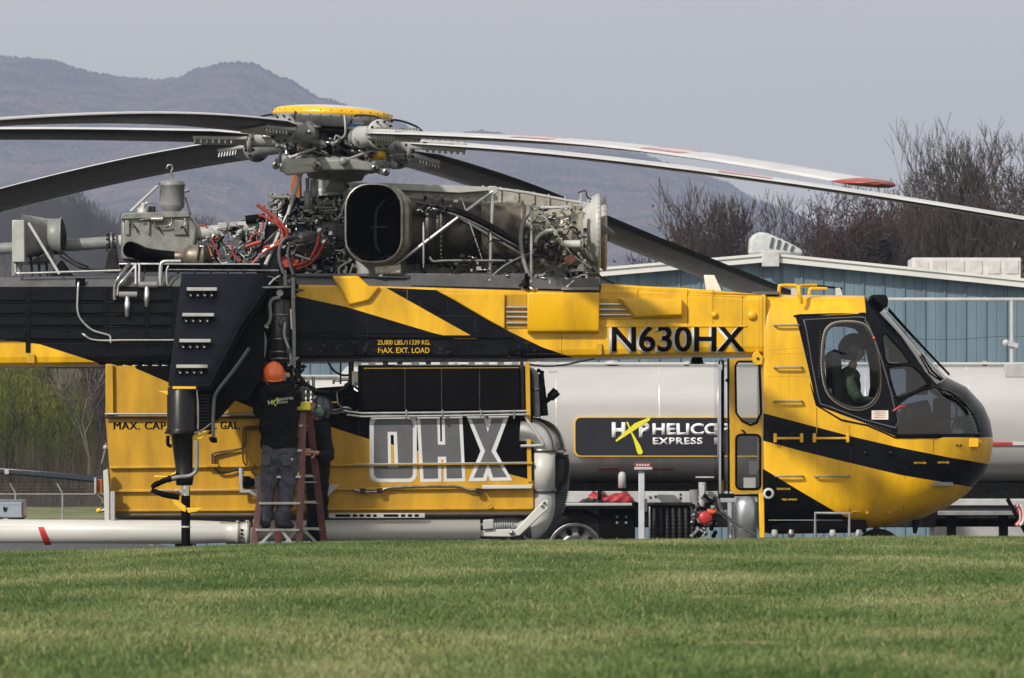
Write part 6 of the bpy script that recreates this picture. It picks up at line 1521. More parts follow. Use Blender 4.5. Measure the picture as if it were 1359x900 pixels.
def ribbed(name, pts, r, m, rib=3.0):
    pts = [Vector(p) for p in pts]; tmp = MB(); tmp.tube(pts, 1, 3, 12, cap=False)
    ctr = [sum(tmp.v[i:i + 3], Vector()) / 3 for i in range(0, len(tmp.v), 3)]
    L = [0]
    for i in range(len(ctr) - 1): L.append(L[-1] + (ctr[i + 1] - ctr[i]).length)
    step = S(rib) / 4; n_ = int(L[-1] / step); q_, rr_ = [], []
    for i in range(n_):
        s = i * step; j = max(k for k in range(len(L)) if L[k] <= s); j = min(j, len(ctr) - 2); t = (s - L[j]) / max(1e-6, L[j + 1] - L[j])
        q_.append(ctr[j].lerp(ctr[j + 1], t)); rr_.append(r * (1.0 if i % 4 in (0, 1) else .86))
    b = MB(); b.tube(q_, rr_, 18, 0); return b.build(name, m, heli)
HG = mat('hose_grey', (.34, .36, .38), .4, .2, var=.2)
ribbed('corrugated_hose', [P(742, 604, .3), P(743, 625, .3), P(741, 655, .3), P(733, 682, .3), P(718, 702, .2), P(700, 716, .1)], .115, mat('hose_dark', (.10, .11, .12), .4, .2, var=.2))
ribbed('corrugated_hose', [P(652, 699, .0), P(668, 697, .0), P(686, 698, .0), P(704, 706, .0)], .10, HG)
ribbed('corrugated_hose', [P(668, 712, -.2), P(690, 708, -.2), P(706, 706, -.2)], .075, mat('hose_dark', (.10, .11, .12)))
pan('lever_arm', WHITE, [(684, 703), (722, 663), (728, 664), (728, 676), (722, 681), (690, 711), (678, 713), (632, 712), (630, 704), (676, 702)], -.36, -.30, .012)
pan('hinge_block', LGREY, [(641, 690), (655, 689), (655, 702), (641, 703)], -.40, -.2, .01)
for x, y in ((722, 667), (719, 671), (679, 707)): b = MB(); b.lathe(P(x, y, -.36), (0, -1, 0), [(0, .028 if y > 700 else .016), (.03, .028 if y > 700 else .016), (.03, 0)], 12); b.build('bolt', STEEL, heli)
pan('dark_wedge', DST, [(628, 712), (690, 712), (700, 716), (628, 715)], -.3, .1, .005)
bend('overflow_pipe', [P(697, 493, -.0), P(704, 493, .0), P(709, 497, .0), P(710, 506, .0), P(711, 530, .0), P(712, 552, .0)], .042, GREY, 16)
b = MB(); b.lathe(P(710.5, 515, 0), (0.02, 0, -1), [(0, .03), (0, .052), (.03, .052), (.03, .03)], 16); b.build('band_clamp', STEEL, heli)
pipe([(691, 592, -.2), (718, 591, -.22), (720, 588, -.22), (697, 553, -.2)], .016, LGREY, name='bracket'); pipe([(718, 591, -.22), (722, 594, -.2)], .02, LGREY, name='bracket')
b = MB(); b.tube([P(x, y, .5) for x, y in ((717, 496), (718, 510), (720, 530), (722, 552))], [.04, .045, .05, .05], 9, 3); b.build('hose_bundle', RUB, heli)
b = MB()
for i in range(22): b.ball(P(717 + i * .22 + rnd.uniform(-2.5, 2.5), 492 + i * 2.6, .48), rnd.uniform(.015, .03), 6, 4)
b.build('lashing', BLK, heli)
b = MB(); b.lathe(P(722, 536, .4), Vector((1, 0, 1)), [(0, .02), (.08, .03), (.10, .05), (.20, .055), (.21, 0)], 14); b.build('nozzle', DST, heli)
pipe([(738, 606, .1), (751, 608, .1), (752, 625, .1), (748, 640, .1), (738, 654, .1)], .026, RUB, name='hose', n=10)
b = MB(); b.cyl(P(735, 600, .1), P(748, 600, .1), .03, n=10); b.build('stub', STEEL, heli)
# left end of tank: arm, brackets, small valves
b = MB(); b.prism([(-60, 620), (0, 622.5), (132, 631.5), (140, 634), (140, 638), (128, 640.5), (60, 634), (0, 629), (-60, 624)], .2, .30); b.build('outrigger_arm', mat('blue_black_paint', (.015, .025, .045), .25, coat=.4), heli, bevel=.02)
pipe([(-60, 620, .24), (0, 623, .24), (136, 634, .24)], .016, ALU, name='edge_tube')
slab('joint_band', LGREY, 6, 622.5, 12, 629.5, .18, .2); 
pan('white_bracket', WHITE, [(137, 625), (143, 622), (145, 648), (145, 697), (139, 697)], -.35, -.25, .006); pan('white_bracket', LGREY, [(147, 652), (152.5, 652), (152.5, 697), (147, 697)], -.4, -.3, .006); pan('white_bracket', LGREY, [(139, 695), (153, 695), (153, 698), (141, 698)], -.42, -.25, .004)
slab('valve_body', ORNG, 127, 636, 136, 655, .1, .25, .01); slab('valve_body', LGREY, 125, 634, 128, 655, .05, .2, .005)
for pts in ([(128, 655), (132, 660), (136, 663), (137, 668)], [(133, 654), (138, 657)], [(133, 679), (140, 676)]): pipe([(x, y, .1) for x, y in pts], .016, STEEL)
b = MB(); b.lathe(P(134, 677, .1), (-1, 0, -.2), [(0, .02), (.03, .028), (.05, .02), (.055, 0)], 10); b.build('nozzle', TRIMY, heli)
pipe([(135, 615, .2), (139, 600, .2), (141, 588, .2)], .01, GREY); b = MB(); b.ball(P(140, 594, .2), .03, 10, 6); b.build('float_ball', LGREY, heli)
# pipes on tank face
BRZ = mat('bronze_pipe', (.14, .09, .05), .4, .7, var=.2)
for off_ in (0, 3): pipe([(345 + off_, 566 + off_), (326, 567 + off_), (323 + off_, 570 + off_), (322 + off_, 592 - off_ * .3), (318, 596), (285 + off_, 601 + off_), (282 + off_, 605), (282 + off_, 618)], .011, BRZ, TY - .04)
pipe([(322, 594), (323, 612), (327, 618)], .010, BRZ, TY - .05); pipe([(285, 622), (292, 627), (305, 626), (318, 621)], .014, DST, TY - .05)
slab('pipe_tray', YELD, 274, 616, 290, 620, TY - .09, TY, .004)
pipe([(320, 621), (320, 652), (348, 652)], .026, LGREY, TY - .12, name='frame_bar', sm=0); pan('valve', CAST, [(337, 631), (345, 631), (345, 650), (338, 650)], TY - .12, TY - .02, .01)
b = MB(); b.lathe(P(322, 640, TY - .08), (1, 0, 0), [(0, .06), (.02, .07), (.08, .06), (.09, .04), (.14, .04), (.14, 0)], 16); b.build('valve_motor', BLK, heli)
pipe([(339, 617), (335, 622), (336, 628), (342, 631)], .009, BRZ, TY - .1); pipe([(330, 652), (346, 662)], .02, WHITE, TY - .1)
pan('gusset', WHITE, [(330, 653), (348, 653), (348, 664)], TY - .14, TY - .10, .004); pan('gusset', WHITE, [(430, 643), (451, 643), (430, 664)], TY - .14, TY - .10, .004)
pipe([(470, 650), (478, 652), (485, 653), (505, 652), (520, 647), (600, 645), (622, 650), (632, 650)], .012, STEEL, TY - .06); 
for x in (478, 500, 631): slab('clamp', DST, x, 648, x + 7, 655, TY - .1, TY - .05, .004)
b = MB(); b.lathe(P(650, 672, TY - .05), (0, -1, 0), [(0, .02), (0, .032), (.02, .032), (.02, .015), (0, .015)], 16); b.build('plug', YELD, heli)
# notch: clutter between the tank halves under the beam
for x, y0, y1, r, m_ in ((396, 478, 548, .03, DST), (402, 500, 540, .025, LGREY), (409, 505, 540, .018, LGREY), (416, 500, 530, .018, WHITE), (466, 480, 548, .03, DST)): b = MB(); b.cyl(P(x, y0, .1), P(x, y1, .1), r, n=10); b.build('pipe', m_, heli)
pan('junction_plate', mat('cream_plate', (.5, .5, .42), .5, var=.2), [(467, 493), (478, 493), (478, 512), (467, 512)], -.06, -.03, .005)
pan('pump_housing', BLK, [(418, 515), (460, 512), (475, 520), (475, 550), (418, 550)], .0, 1.6, .03)
pipe([(435, 480), (443, 492), (455, 498), (468, 497)], .012, RUB, .0); pipe([(452, 480, .0), (452, 510, .0)], .010, DST)
pipe([(392, 490), (400, 505), (412, 515), (425, 520), (450, 520), (465, 508)], .028, RUB, .0, name='hose'); 
clutter(440, 505, 480, 548, -.1, .1, 30, 21, [DST, GREY, STEEL, LGREY, BLK]); clutter(392, 515, 440, 548, -.1, .1, 24, 22, [DST, LGREY, STEEL, BLK, ALU], sz=.8)
slab('yellow_bar', TRIMY, 434, 533, 448, 535, -.2, -.15, .004); clutter(700, 540, 716, 640, -.1, .2, 14, 23, [DST, STEEL, BLK])
clutter(345, 480, 396, 520, -.1, .1, 30, 24, [DST, STEEL, BLK, LGREY, DGREY])

# ================================================================ main landing gear leg
def yf(py): return -.35 - 1.4 * min(1, max(0, (py - 363) / 150))
def slant(name, poly, th, m, bev=.015, dy=0.0, parent=None):
    n = len(poly); vs = []
    fr = [Vector(P(x, y, yf(y) + dy)) for x, y in poly]; area = sum(fr[i].x * fr[(i + 1) % n].z - fr[(i + 1) % n].x * fr[i].z for i in range(n))
    if area < 0: fr.reverse()
    vs = fr + [v + Vector((0, th, 0)) for v in fr]
    b = MB(); b.add(vs, [list(range(n)), list(range(2 * n - 1, n - 1, -1))] + [[(i + 1) % n, i, n + i, n + (i + 1) % n] for i in range(n)])
    return b.build(name, m, parent or heli, bevel=bev)
leg = slant('landing_gear_leg', [(241, 363), (370, 363), (321, 430), (279, 513), (223, 513)], .45, LEGN)
slant('leg_skin', [(245, 367), (362, 367), (316, 429), (275, 509), (229, 509)], .02, LEGN, .004, dy=-.010, parent=leg)
slant('leg_edge', [(370, 363), (376, 363), (326, 432), (284, 515), (279, 513), (321, 430)], .5, BLK, .008, dy=.05)
slant('leg_brace', [(345, 385), (352, 385), (348, 500), (330, 530), (310, 531), (285, 560), (262, 575), (262, 520), (284, 515), (326, 432)], .5, BLK, .02, dy=.35)
for x0, x1, y in ((248, 288, 381.5), (242, 284, 415.5), (238, 279.5, 450), (234, 275.5, 484)):
    Yq = yf(y + 6) - .02
    b = MB(); b.pbox(x0, y, x1, y + 4.6, Yq - .10, Yq); s_ = b.build('grip_step', LGREY, leg, bevel=.005)
    b = MB(); b.pbox(x0 - 1, y + 4.6, x1, y + 16, Yq - .05, Yq + .02); b.build('step_box', BLK, s_, bevel=.005)
    for k in range(4):
        b = MB(); b.lathe(P(x0 + 5 + k * 9.3, y + 10.5, Yq - .05), (0, -1, 0), [(0, .028), (.02, .026), (.02, .012), (.035, .012), (.035, 0)], 12); b.build('bolt', DST, s_)
        b = MB(); b.ball(P(x0 + 5.5 + k * 9.3, y + 11, Yq - .09), .010, 8, 5); b.build('bolt_tip', LGREY, s_)
LY = -1.62
def zc(px, py): return P(px, py, LY)
def px2(r): return r * (CAMD + LY) / F
b = MB(); b.lathe(zc(241.5, 514), (0, 0, -1), [(0, 0), (0, px2(19)), (px2(4), px2(19)), (px2(5), px2(20)), (px2(55), px2(20)), (px2(56), px2(21.5)), (px2(61), px2(21.5)), (px2(62), px2(18)), (px2(65), px2(14.5)), (px2(115), px2(11)), (px2(118), px2(12.5)), (px2(130), px2(11)), (px2(131), 0)], 30)
b.v = [v if v.z > zc(0, 580).z else v + Vector((px2(3.2), 0, 0)) * min(1, (zc(0, 580).z - v.z) / px2(6)) for v in b.v]
ol = b.build('oleo_strut', mat('gloss_black', (.004, .004, .005), .3, var=.2, spec=.3), heli)
b = MB(); b.cyl(zc(246.5, 644), zc(246.5, 658), px2(5.5), n=20); b.build('chrome_piston', mat('chrome', (.75, .75, .76), .12, 1.0, var=.03), ol)
b = MB(); b.cyl(zc(246.5, 658), zc(246.5, 748), px2(6), n=20); b.lathe(zc(246.5, 744), (0, 0, -1), [(0, px2(6)), (px2(2), px2(16)), (px2(7), px2(16)), (px2(7), 0)], 20); b.build('lower_strut', BLK, ol)
b = MB(); b.lathe(zc(246.5, 698), (0, 0, -1), [(0, px2(6.3)), (.012, px2(6.6)), (.02, px2(6.3))], 20); b.build('band_clamp', LGREY, ol)
slab('yellow_cap', TRIMY, 229, 513, 260, 516.5, LY - .16, LY + .1, .005)
for poly in ([(210, 519), (226, 519), (230, 516), (230, 525), (226, 526)], [(257, 573), (280, 571), (268, 583), (257, 584)], [(205, 631), (224, 632), (234, 625), (234, 634), (205, 634)], [(229, 663), (236, 664), (247, 672), (247, 680), (242, 678), (232, 670)], [(247, 674), (270, 674), (262, 679), (250, 681)]):
    b = MB(); b.prism(poly, LY - .06, LY + .02, zref=LY); b.build('yellow_bracket', TRIMY, heli, bevel=.005)
for pts, r in (([(238, 632), (220, 637), (201, 647)], .055), ([(201, 650), (216, 656), (238, 660)], .05)):
    b = MB(); b.tube([P(x, y, LY - .05) for x, y in pts], [px2(5), px2(4), px2(2.6)] if pts[0][0] > 220 else [px2(2.6), px2(4), px2(4)], 8, 3); b.build('torque_link', BLK, heli)
def lp(pts, r, m, nm='pipe', n=8): 
    b = MB(); b.tube([P(x, y, LY - .1) for x, y in pts], r, n, 3); return b.build(nm, m, heli)
lp([(201, 645), (206, 640), (216, 638), (226, 640)], .008, BLK); lp([(228, 635), (238, 633), (250, 632), (258, 628), (261, 620), (261, 584)], .022, GREY); lp([(233, 652), (236, 650), (242, 654)], .014, LGREY)
lp([(223, 578), (223, 590), (228, 592)], .02, BLK); lp([(331, 462), (310, 492), (288, 520), (284, 535), (283, 560), (283, 582)], .020, DGREY, 'brake_pipe', 12); lp([(281, 580), (282, 584), (288, 584)], .03, BLK)
lp([(261, 517), (263, 540), (263, 570)], .01, STEEL); lp([(258, 575), (270, 570), (280, 562)], .01, DGREY)
slab('side_box', BLK, 263, 522, 280, 576, LY + .1, LY + .5)
for i in range(12): b = MB(); b.pbox(264.5, 524 + i * 4.2, 277, 525.8 + i * 4.2, LY + .08, LY + .1); b.build('louvre', DST, heli)
b = MB(); b.lathe(zc(240, 576), (0, 0, 1), [(0, px2(21.6)), (px2(2), px2(21.9)), (px2(3), px2(21.6))], 26)
for k in range(12): a = k * .5236; b.cyl(zc(241.5, 574) + Vector((math.cos(a), math.sin(a), 0)) * px2(21.5), zc(241.5, 574) + Vector((math.cos(a), math.sin(a), 0)) * px2(22.4), .012, n=6)
b.build('collar', DST, ol)
# ---- hoist cylinder beside the leg
HY = -.38
b = MB(); b.lathe(P(370.5, 397, HY), (0, 0, -1), [(0, 0), (0, S(12)), (S(2), S(14)), (S(80), S(14)), (S(84), S(11)), (S(94), S(10)), (S(94), 0)], 28); hc = b.build('hoist_cylinder', mat('cyl_dark', (.03, .032, .04), .35, .3, var=.2, coat=.2), heli)
for y in (417, 449, 466, 475): b = MB(); b.lathe(P(370.5, y, HY), (0, 0, -1), [(0, S(14)), (0, S(14.6)), (.016, S(14.6)), (.016, S(14))], 28); b.build('band', STEEL, hc)
pan('head_block', BLK, [(354, 380), (386, 380), (386, 395), (354, 395)], HY - .1, HY + .2, .01)
b = MB(); b.lathe(P(371.5, 389, HY - .1), (0, -1, 0), [(0, S(4.4)), (.03, S(4.4)), (.03, S(3.6)), (.025, S(3.4)), (.025, 0)], 20); ga = b.build('pressure_gauge', LGREY, heli)
for pts, r, m_ in (([(372, 395), (362, 397), (358, 404), (359, 420), (356, 430), (349, 434)], .02, GREY), ([(343, 436), (348, 433), (356, 436)], .025, STEEL), ([(344, 436), (347, 450), (350, 470), (345, 484), (343, 494)], .02, LGREY), ([(349, 440), (352, 452), (350, 470)], .018, GREY),
                    ([(389, 368), (389, 400), (390, 440), (390, 486)], .022, GREY), ([(386, 410), (387, 437)], .014, ALU), ([(376, 424), (378, 430), (377, 445), (384, 465), (386, 480)], .016, LGREY), ([(382, 486), (396, 474)], .012, LGREY), ([(357, 378), (365, 370), (372, 366)], .014, ALU), ([(348, 382), (386, 381)], .016, STEEL), ([(371, 363), (372, 380)], .012, DST), ([(378, 363), (379, 380)], .02, GREY)):
    pipe([(x, y, HY - .14) for x, y in pts], r, m_)
for x, y in ((376, 421), (373, 424), (383, 462)): b = MB(); b.lathe(P(x, y, HY - .13), (0, 0, -1), [(0, 0), (0, .03), (.05, .035), (.08, .02), (.08, 0)], 10); b.build('fitting', DGREY, heli)
clutter(352, 366, 392, 396, HY - .1, HY + .1, 20, 25, [DST, STEEL, GREY, BLK, DGREY]); clutter(345, 480, 392, 500, HY - .1, HY + .1, 12, 26, [DST, STEEL, GREY, BLK])
b = MB(); b.lathe(P(391, 376, -.1), (0, 0, -1), [(0, .03), (.02, .045), (.1, .045), (.12, .02), (.12, 0)], 12); b.build('valve', BLK, heli)
# far-side landing gear leg, so the machine stands on something from any side
b = MB(); b.prism([(241, 363), (370, 363), (300, 513), (223, 513)], 2.3, 3.4, zref=.9); b.build('landing_gear_leg', LEGN, heli, bevel=.02)
b = MB(); b.cyl(P(246, 513, 3.2), P(246, 700, 3.2) - Vector((0, 0, .5)), .12, n=16); b.build('oleo_strut', BLK, heli)
# ================================================================ fuel tanker behind
TKY = 12.0; TZ = -.5
tk = root('tanker_trailer', (P(1000, 0, TKY).x, TKY + 1.2, TZ), 'silver fuel tanker trailer with dark company sign parked behind the helicopter', 'tanker')
def TP_(x, y, Y=TKY): return P(x, y, Y)
TANKM = mat('brushed_tank_aluminium', (.48, .485, .50), .30, .30, var=.06, scale=1.2, bump=.03, bscale=2, streak=(.6, 1, 1.5))
x0 = TP_(465, 0, TKY).x; x1 = TP_(1560, 0, TKY).x; zt = TP_(0, 483, TKY + 1.2).z; zb_ = TP_(0, 640, TKY + 1.0).z; zc_ = (zt + zb_) / 2; hh = (zt - zb_) / 2; hw_ = 1.22
def esec(x, s=1.0, n=44, e=3.0):
    return [Vector((x, TKY + 1.22 + math.copysign(abs(math.cos(2 * math.pi * k / n)) ** (2 / e), math.cos(2 * math.pi * k / n)) * hw_ * s, zc_ + math.copysign(abs(math.sin(2 * math.pi * k / n)) ** (2 / e), math.sin(2 * math.pi * k / n)) * hh * s)) for k in range(n)]
ss = [esec(x0 - .22, .55), esec(x0 - .17, .8), esec(x0 - .08, .94)] + [esec(x0 + (x1 - x0) * i / 8) for i in range(9)] + [esec(x1 + .08, .94), esec(x1 + .17, .8), esec(x1 + .22, .55)]
n = 44; b = MB(); b.add([v for s_ in ss for v in s_], [(i * n + k, i * n + (k + 1) % n, (i + 1) * n + (k + 1) % n, (i + 1) * n + k) for i in range(len(ss) - 1) for k in range(n)], True); b.add(ss[0], [list(range(n))]); b.add(ss[-1], [list(range(n))])
body = b.build('tank_body', TANKM, tk, merge=True)
for i in range(1, 8):
    x = x0 + (x1 - x0) * i / 8
    b = MB(); r_ = [v + Vector((dx, 0, 0)) for dx, sc in ((-.012, 1.0), (0, 1.004), (.012, 1.0)) for v in esec(x, sc)]
    b.add(r_, [(q2 * n + k, q2 * n + (k + 1) % n, (q2 + 1) * n + (k + 1) % n, (q2 + 1) * n + k) for q2 in range(2) for k in range(n)], True); b.build('weld_seam', mat('seam', (.55, .56, .58), .35, .3), tk)
for i in range(11):
    xx = x0 + (x1 - x0) * (i + .5) / 11; b = MB(); b.lathe((xx, TKY + .75, zt - .05), (0, 0, 1), [(0, 0), (0, .10), (.07, .10), (.08, .07), (.09, 0)], 16) if i % 3 == 0 else b.box((xx - .03, TKY + .62, zt - .05), (xx + .03, TKY + .66, zt + .03)); b.build('tank_top_fitting', mat('fitting_alu', (.4, .4, .41), .4, .5), tk)
def tbox(name, m, px0, py0, px1, py1, Y0, Y1, bev=.008, parent=None, label=None):
    b = MB(); b.pbox(px0, py0, px1, py1, Y0, Y1); return b.build(name, m, parent or tk, bevel=bev, label=label)
tbox('walkway_trim', WHITE, 465, 481, 1560, 484, TKY + .55, TKY + .65)
# side surface of tank at height: near side is ~flat at TKY
SY = TKY - .03
yb = TP_(0, 530, TKY).z
def sideY(py):
    z = TP_(0, py, TKY).z; v = min(.999, abs((z - zc_) / hh)); return TKY + 1.22 - hw_ * (1 - v ** 3.0) ** (1 / 3.0)
# sign panel
SIGN = mat('sign_navy', (.010, .012, .022), .35, var=.15, coat=.3)
sg = None
sg_ol = rrect(762, 553, 1036, 606, 8, 5); sg_in = rrect(763.6, 554.6, 1034.4, 604.4, 7, 5)
sY = TKY - .045
b = MB(); b.prism(sg_ol, sY, TKY + .05); sg = b.build('sign_board', TRIMY, tk)
b = MB(); b.prism(sg_in, sY - .006, sY); b.build('sign_face', SIGN, sg)
SW = mat('sign_white', (.72, .74, .78), .4, var=.03)
sY2 = sY - .012
OFF[sg] = OFF[tk]
text_mesh('H', 821, 570.5, 20, sY2, SW, 'sign_lettering', sg, 18, .045, .005)
text_mesh('P', 855, 570.5, 20, sY2, SW, 'sign_lettering', sg, 14, .045, .005)
text_mesh('HELICOPTER', 940.5, 569.5, 15.5, sY2, SW, 'sign_lettering', sg, 149, .035, .005, spacing=1.02)
text_mesh('EXPRESS', 899.5, 585.3, 9.2, sY2, SW, 'sign_lettering', sg, 66, .03, .005, spacing=1.1)
for poly in ([(817, 584), (818, 586.5), (862, 558), (863, 555), (860, 554.5), (842, 562)], [(831, 560), (833.5, 560), (838, 572), (850, 592), (853, 600), (851.5, 603), (847.5, 603), (845.5, 600), (841, 584)]):
    b = MB(); b.prism(poly, sY2 - .006 - .002 * (poly[0][0] > 820), sY2 + .004, zref=sY2); b.build('yellow_blade', mat('sign_yellow', (.66, .62, .03), .4, var=.03), sg)
for x0_, x1_ in ((794, 821), (867, 894)): tbox('reflector', mat('reflector_red', (.16, .008, .015), .35), x0_, 621, x1_, 624.5, sideY(623) - .02, sideY(620) + .06, .002)
tbox('reflector', REDP, 1312, 587, 1344, 591, sideY(589) - .02, sideY(589) + .05, .002); tbox('reflector', WHITE, 1344, 587, 1372, 591, sideY(589) - .02, sideY(589) + .05, .002)
for i in range(4): tbox('tank_marking', GREY, 727 + i * 3, 487, 728.5 + i * 3, 497, TKY + .1, TKY + .3, .0) if False else None
text_mesh('1267', 733, 494, 8, sideY(494) - .01, mat('faint_grey', (.45, .46, .48), .5), 'tank_marking', tk, 10, .0, .03)
# frame rail, shelf, boxes
RAIL = mat('rail_white', (.40, .41, .43), .4, var=.1)
tbox('frame_rail', RAIL, 700, 652, 1010, 667, TKY + .02, TKY + .1); tbox('frame_rail', RAIL, 1225, 662, 1500, 671, TKY + .0, TKY + .1); tbox('frame_rail', mat('dark_rail', (.03, .03, .035), .5), 1225, 671, 1500, 678, TKY + .06, TKY + .2)
tbox('under_tray', GREY, 1245, 678, 1356, 684, TKY - .1, TKY + .2); tbox('frame_beam', DST, 480, 640, 1540, 700, TKY + .8, TKY + 1.6)
tbox('under_box', LGREY, 1240, 686, 1400, 745, TKY + .8, TKY + 2, .02, label='pale equipment box under the tank'); 
for x in (1257, 1326): tbox('leg_post', BLK, x, 680, x + 12, 750, TKY + .1, TKY + .2)
tbox('shelf', LGREY, 742, 667.5, 839, 671.5, TKY - .25, TKY + .2); tbox('shelf_edge', DST, 742, 671.5, 839, 675, TKY - .22, TKY + .2)
tbox('side_box', BLK, 795, 675, 843, 740, TKY - .05, TKY + .9, .02)
for x in (819, 831):
    for y in (686, 694): b = MB(); b.lathe(TP_(x, y, TKY - .06), (0, -1, 0), [(0, .018), (.01, .018), (.01, 0)], 8); b.build('bolt', GREY, tk)
# support stand with a T head and sign
tbox('stand_post', mat('blue_grey_post', (.45, .50, .54), .45, var=.1), 847.5, 622, 855.5, 755, TKY - .55, TKY - .45, .01)
tbox('stand_head', RAIL, 842, 620, 866, 624, TKY - .6, TKY - .4, .01); pls = tbox('danger_plate', mat('plate_red', (.3, .03, .04), .4), 842, 614.5, 864, 620, TKY - .55, TKY - .53, .003)
b = MB()
for i in range(5): b.pbox(844.5 + i * 3.6, 616, 847 + i * 3.6, 618.6, TKY - .56, TKY - .552)
b.build('plate_print', WHITE, pls)
tbox('stand_box', LGREY, 855, 662, 859, 679, TKY - .5, TKY - .4, .005)
b = MB(); b.lathe(TP_(825.5, 631, TKY + .0), (0, 0, -1), [(-.05, 0), (-.04, .035), (0, .05), (.16, .05), (.16, 0)], 14); b.build('vent_cap', RAIL, tk)
tbox('bracket_plate', RAIL, 858, 656, 925, 667, TKY - .03, TKY + .02, .005)
for x, y in ((863, 660), (870, 659), (903, 656), (903, 661)): b = MB(); b.lathe(TP_(x, y, TKY - .03), (0, -1, 0), [(0, .015), (.012, .015), (.012, 0)], 8); b.build('bolt', DST, tk)
# coiled black hoses
for i in range(7):
    x = 868 + i * 8.4; b = MB(); pts = [TP_(x, 668, TKY - .1), TP_(x, 690, TKY - .16), TP_(x + .4, 712, TKY - .12), TP_(x + 3.5, 716, TKY + .0)]
    tmp = []; N = 60
    for k in range(N + 1):
        t = k / N; tmp.append(TP_(x + 1.0 * math.sin(t * 3), 668 + 76 * t, TKY - .1 - .08 * math.sin(math.pi * t)))
    b.tube(tmp, [(.036 if (k // 2) % 2 else .032) for k in range(N + 1)], 12, 0); b.build('delivery_hose', RUB, tk)
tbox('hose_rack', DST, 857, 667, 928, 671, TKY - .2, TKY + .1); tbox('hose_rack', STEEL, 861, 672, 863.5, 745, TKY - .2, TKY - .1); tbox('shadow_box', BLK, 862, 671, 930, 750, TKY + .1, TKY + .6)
# valve with red cap
for pts, r, m_ in (([(921, 650), (922, 668), (926, 676)], .06, GREY), ([(932, 640), (932, 660), (930, 672)], .05, LGREY), ([(925, 662), (937, 660), (944, 664)], .035, STEEL), ([(916, 668), (922, 676), (930, 680)], .03, RAIL)):
    b = MB(); b.tube([TP_(x, y, TKY - .15) for x, y in pts], r, 12, 3); b.build('valve_pipe', m_, tk)
b = MB(); b.lathe(TP_(934, 688, TKY - .35), (.2, -1, .1), [(0, 0), (0, .06), (.05, .085), (.10, .085), (.12, .07), (.12, 0)], 20); rc = b.build('red_dust_cap', REDP, tk)
b = MB(); b.tube([TP_(938, 678, TKY - .4), TP_(946, 680, TKY - .4), TP_(950, 676, TKY - .38)], [.03, .035, .02], 8, 2); b.build('red_lever', mat('orange_red', (.7, .12, .03), .4), rc)
tbox('valve_handle', RAIL, 929, 645, 935, 660, TKY - .25, TKY - .2); tbox('grab_bar', RAIL, 923, 632.5, 955, 634.5, TKY - .1, TKY - .06, .005)
for q_ in range(26):
    x, y = rnd.uniform(918, 952), rnd.uniform(662, 712); b = MB(); b.lathe(TP_(x, y, TKY - rnd.uniform(.0, .3)), (rnd.uniform(-1, 1), -.5, rnd.uniform(-1, 1)), [(0, 0), (0, .03), (.03, .03), (.03, .018), (.12, .018), (.12, .028), (.15, .028), (.15, 0)], 10); b.build('fitting', rnd.choice([DST, GREY, STEEL, BLK]), tk)
b = MB(); b.cyl(TP_(969, 667, TKY - .1), TP_(969, 750, TKY - .1), .035, n=12); b.build('drop_pipe', RAIL, tk)
b = MB(); b.lathe(TP_(989, 660, TKY - .2), (0, 0, -1), [(0, 0), (0, .11), (.1, .15), (.75, .15), (.75, 0)], 24); b.build('filter_vessel', ALU, tk)
tbox('pale_box', WHITE, 987, 634, 1003, 650, TKY - .1, TKY + .0, .005); tbox('dark_box', DGREY, 994, 612, 1008, 630, TKY - .1, TKY + .0, .005)
b = MB(); b.cyl(TP_(940, 680, TKY), TP_(965, 680, TKY), .03, n=10); b.build('cross_pipe', GREY, tk)
# fender, wheels
for px, far in ((763, 0), (648, 0), (763, 1), (648, 1), (1480, 0), (1480, 1)):
    yy = TKY + (.0 if not far else 1.9); c = TP_(px, 733, TKY + .1); c.z = TZ + .535
    b = MB(); b.lathe((c.x, yy, c.z), (0, 1, 0), [(0.03, .34), (0, .36), (0, .46), (.03, .51), (.07, .535), (.24, .535), (.28, .50), (.30, .36), (.30, 0)], 48); wh = b.build('wheel', RUB, tk)
    b = MB(); b.lathe((c.x, yy, c.z), (0, 1, 0), [(.02, .345), (.0, .35), (-.005, .335), (.02, .32), (.05, .30), (.10, .29), (.11, .20), (.06, .16), (-.02, .13), (-.05, .10), (-.06, 0)], 40); rm = b.build('rim', STEEL, wh)
    for k in range(10):
        a = k * .628; b = MB(); b.cyl((c.x + .235 * math.cos(a), yy + .08, c.z + .235 * math.sin(a)), (c.x + .235 * math.cos(a), yy + .112, c.z + .235 * math.sin(a)), .035, n=10); b.build('hand_hole', BLK, wh)
b = MB(); b.prism([(700, 672), (742, 672), (742, 676), (705, 680)], TKY - .1, TKY + .4); b.build('mudguard', BLK, tk)
# handrail on top
b = MB(); b.cyl(TP_(1172, 397.5, TKY + .9), TP_(1560, 397.5, TKY + .9), .024, n=10); hr = b.build('handrail', RAIL, tk)
for px in (1343, 1500):
    b = MB(); b.cyl(TP_(px, 397, TKY + .9), TP_(px, 486, TKY + .9), .028, n=10); ps = b.build('rail_post', RAIL, tk)
    b = MB(); b.beam(TP_(px - 6, 455, TKY + .86), TP_(px + 8, 459, TKY + .86), .05, .06); b.ball(TP_(px - 8, 455, TKY + .86), .045, 10, 6); b.build('post_latch', RAIL, ps)
    tbox('post_base', LGREY, px - 9, 482, px + 25, 501, TKY + .2, TKY + .9, .01)
b = MB(); b.tube([TP_(1180, 448, TKY + .9), TP_(1260, 451, TKY + .9), TP_(1343, 446, TKY + .9), TP_(1420, 452, TKY + .9)], .004, 4, 3); b.build('safety_wire', DST, tk)
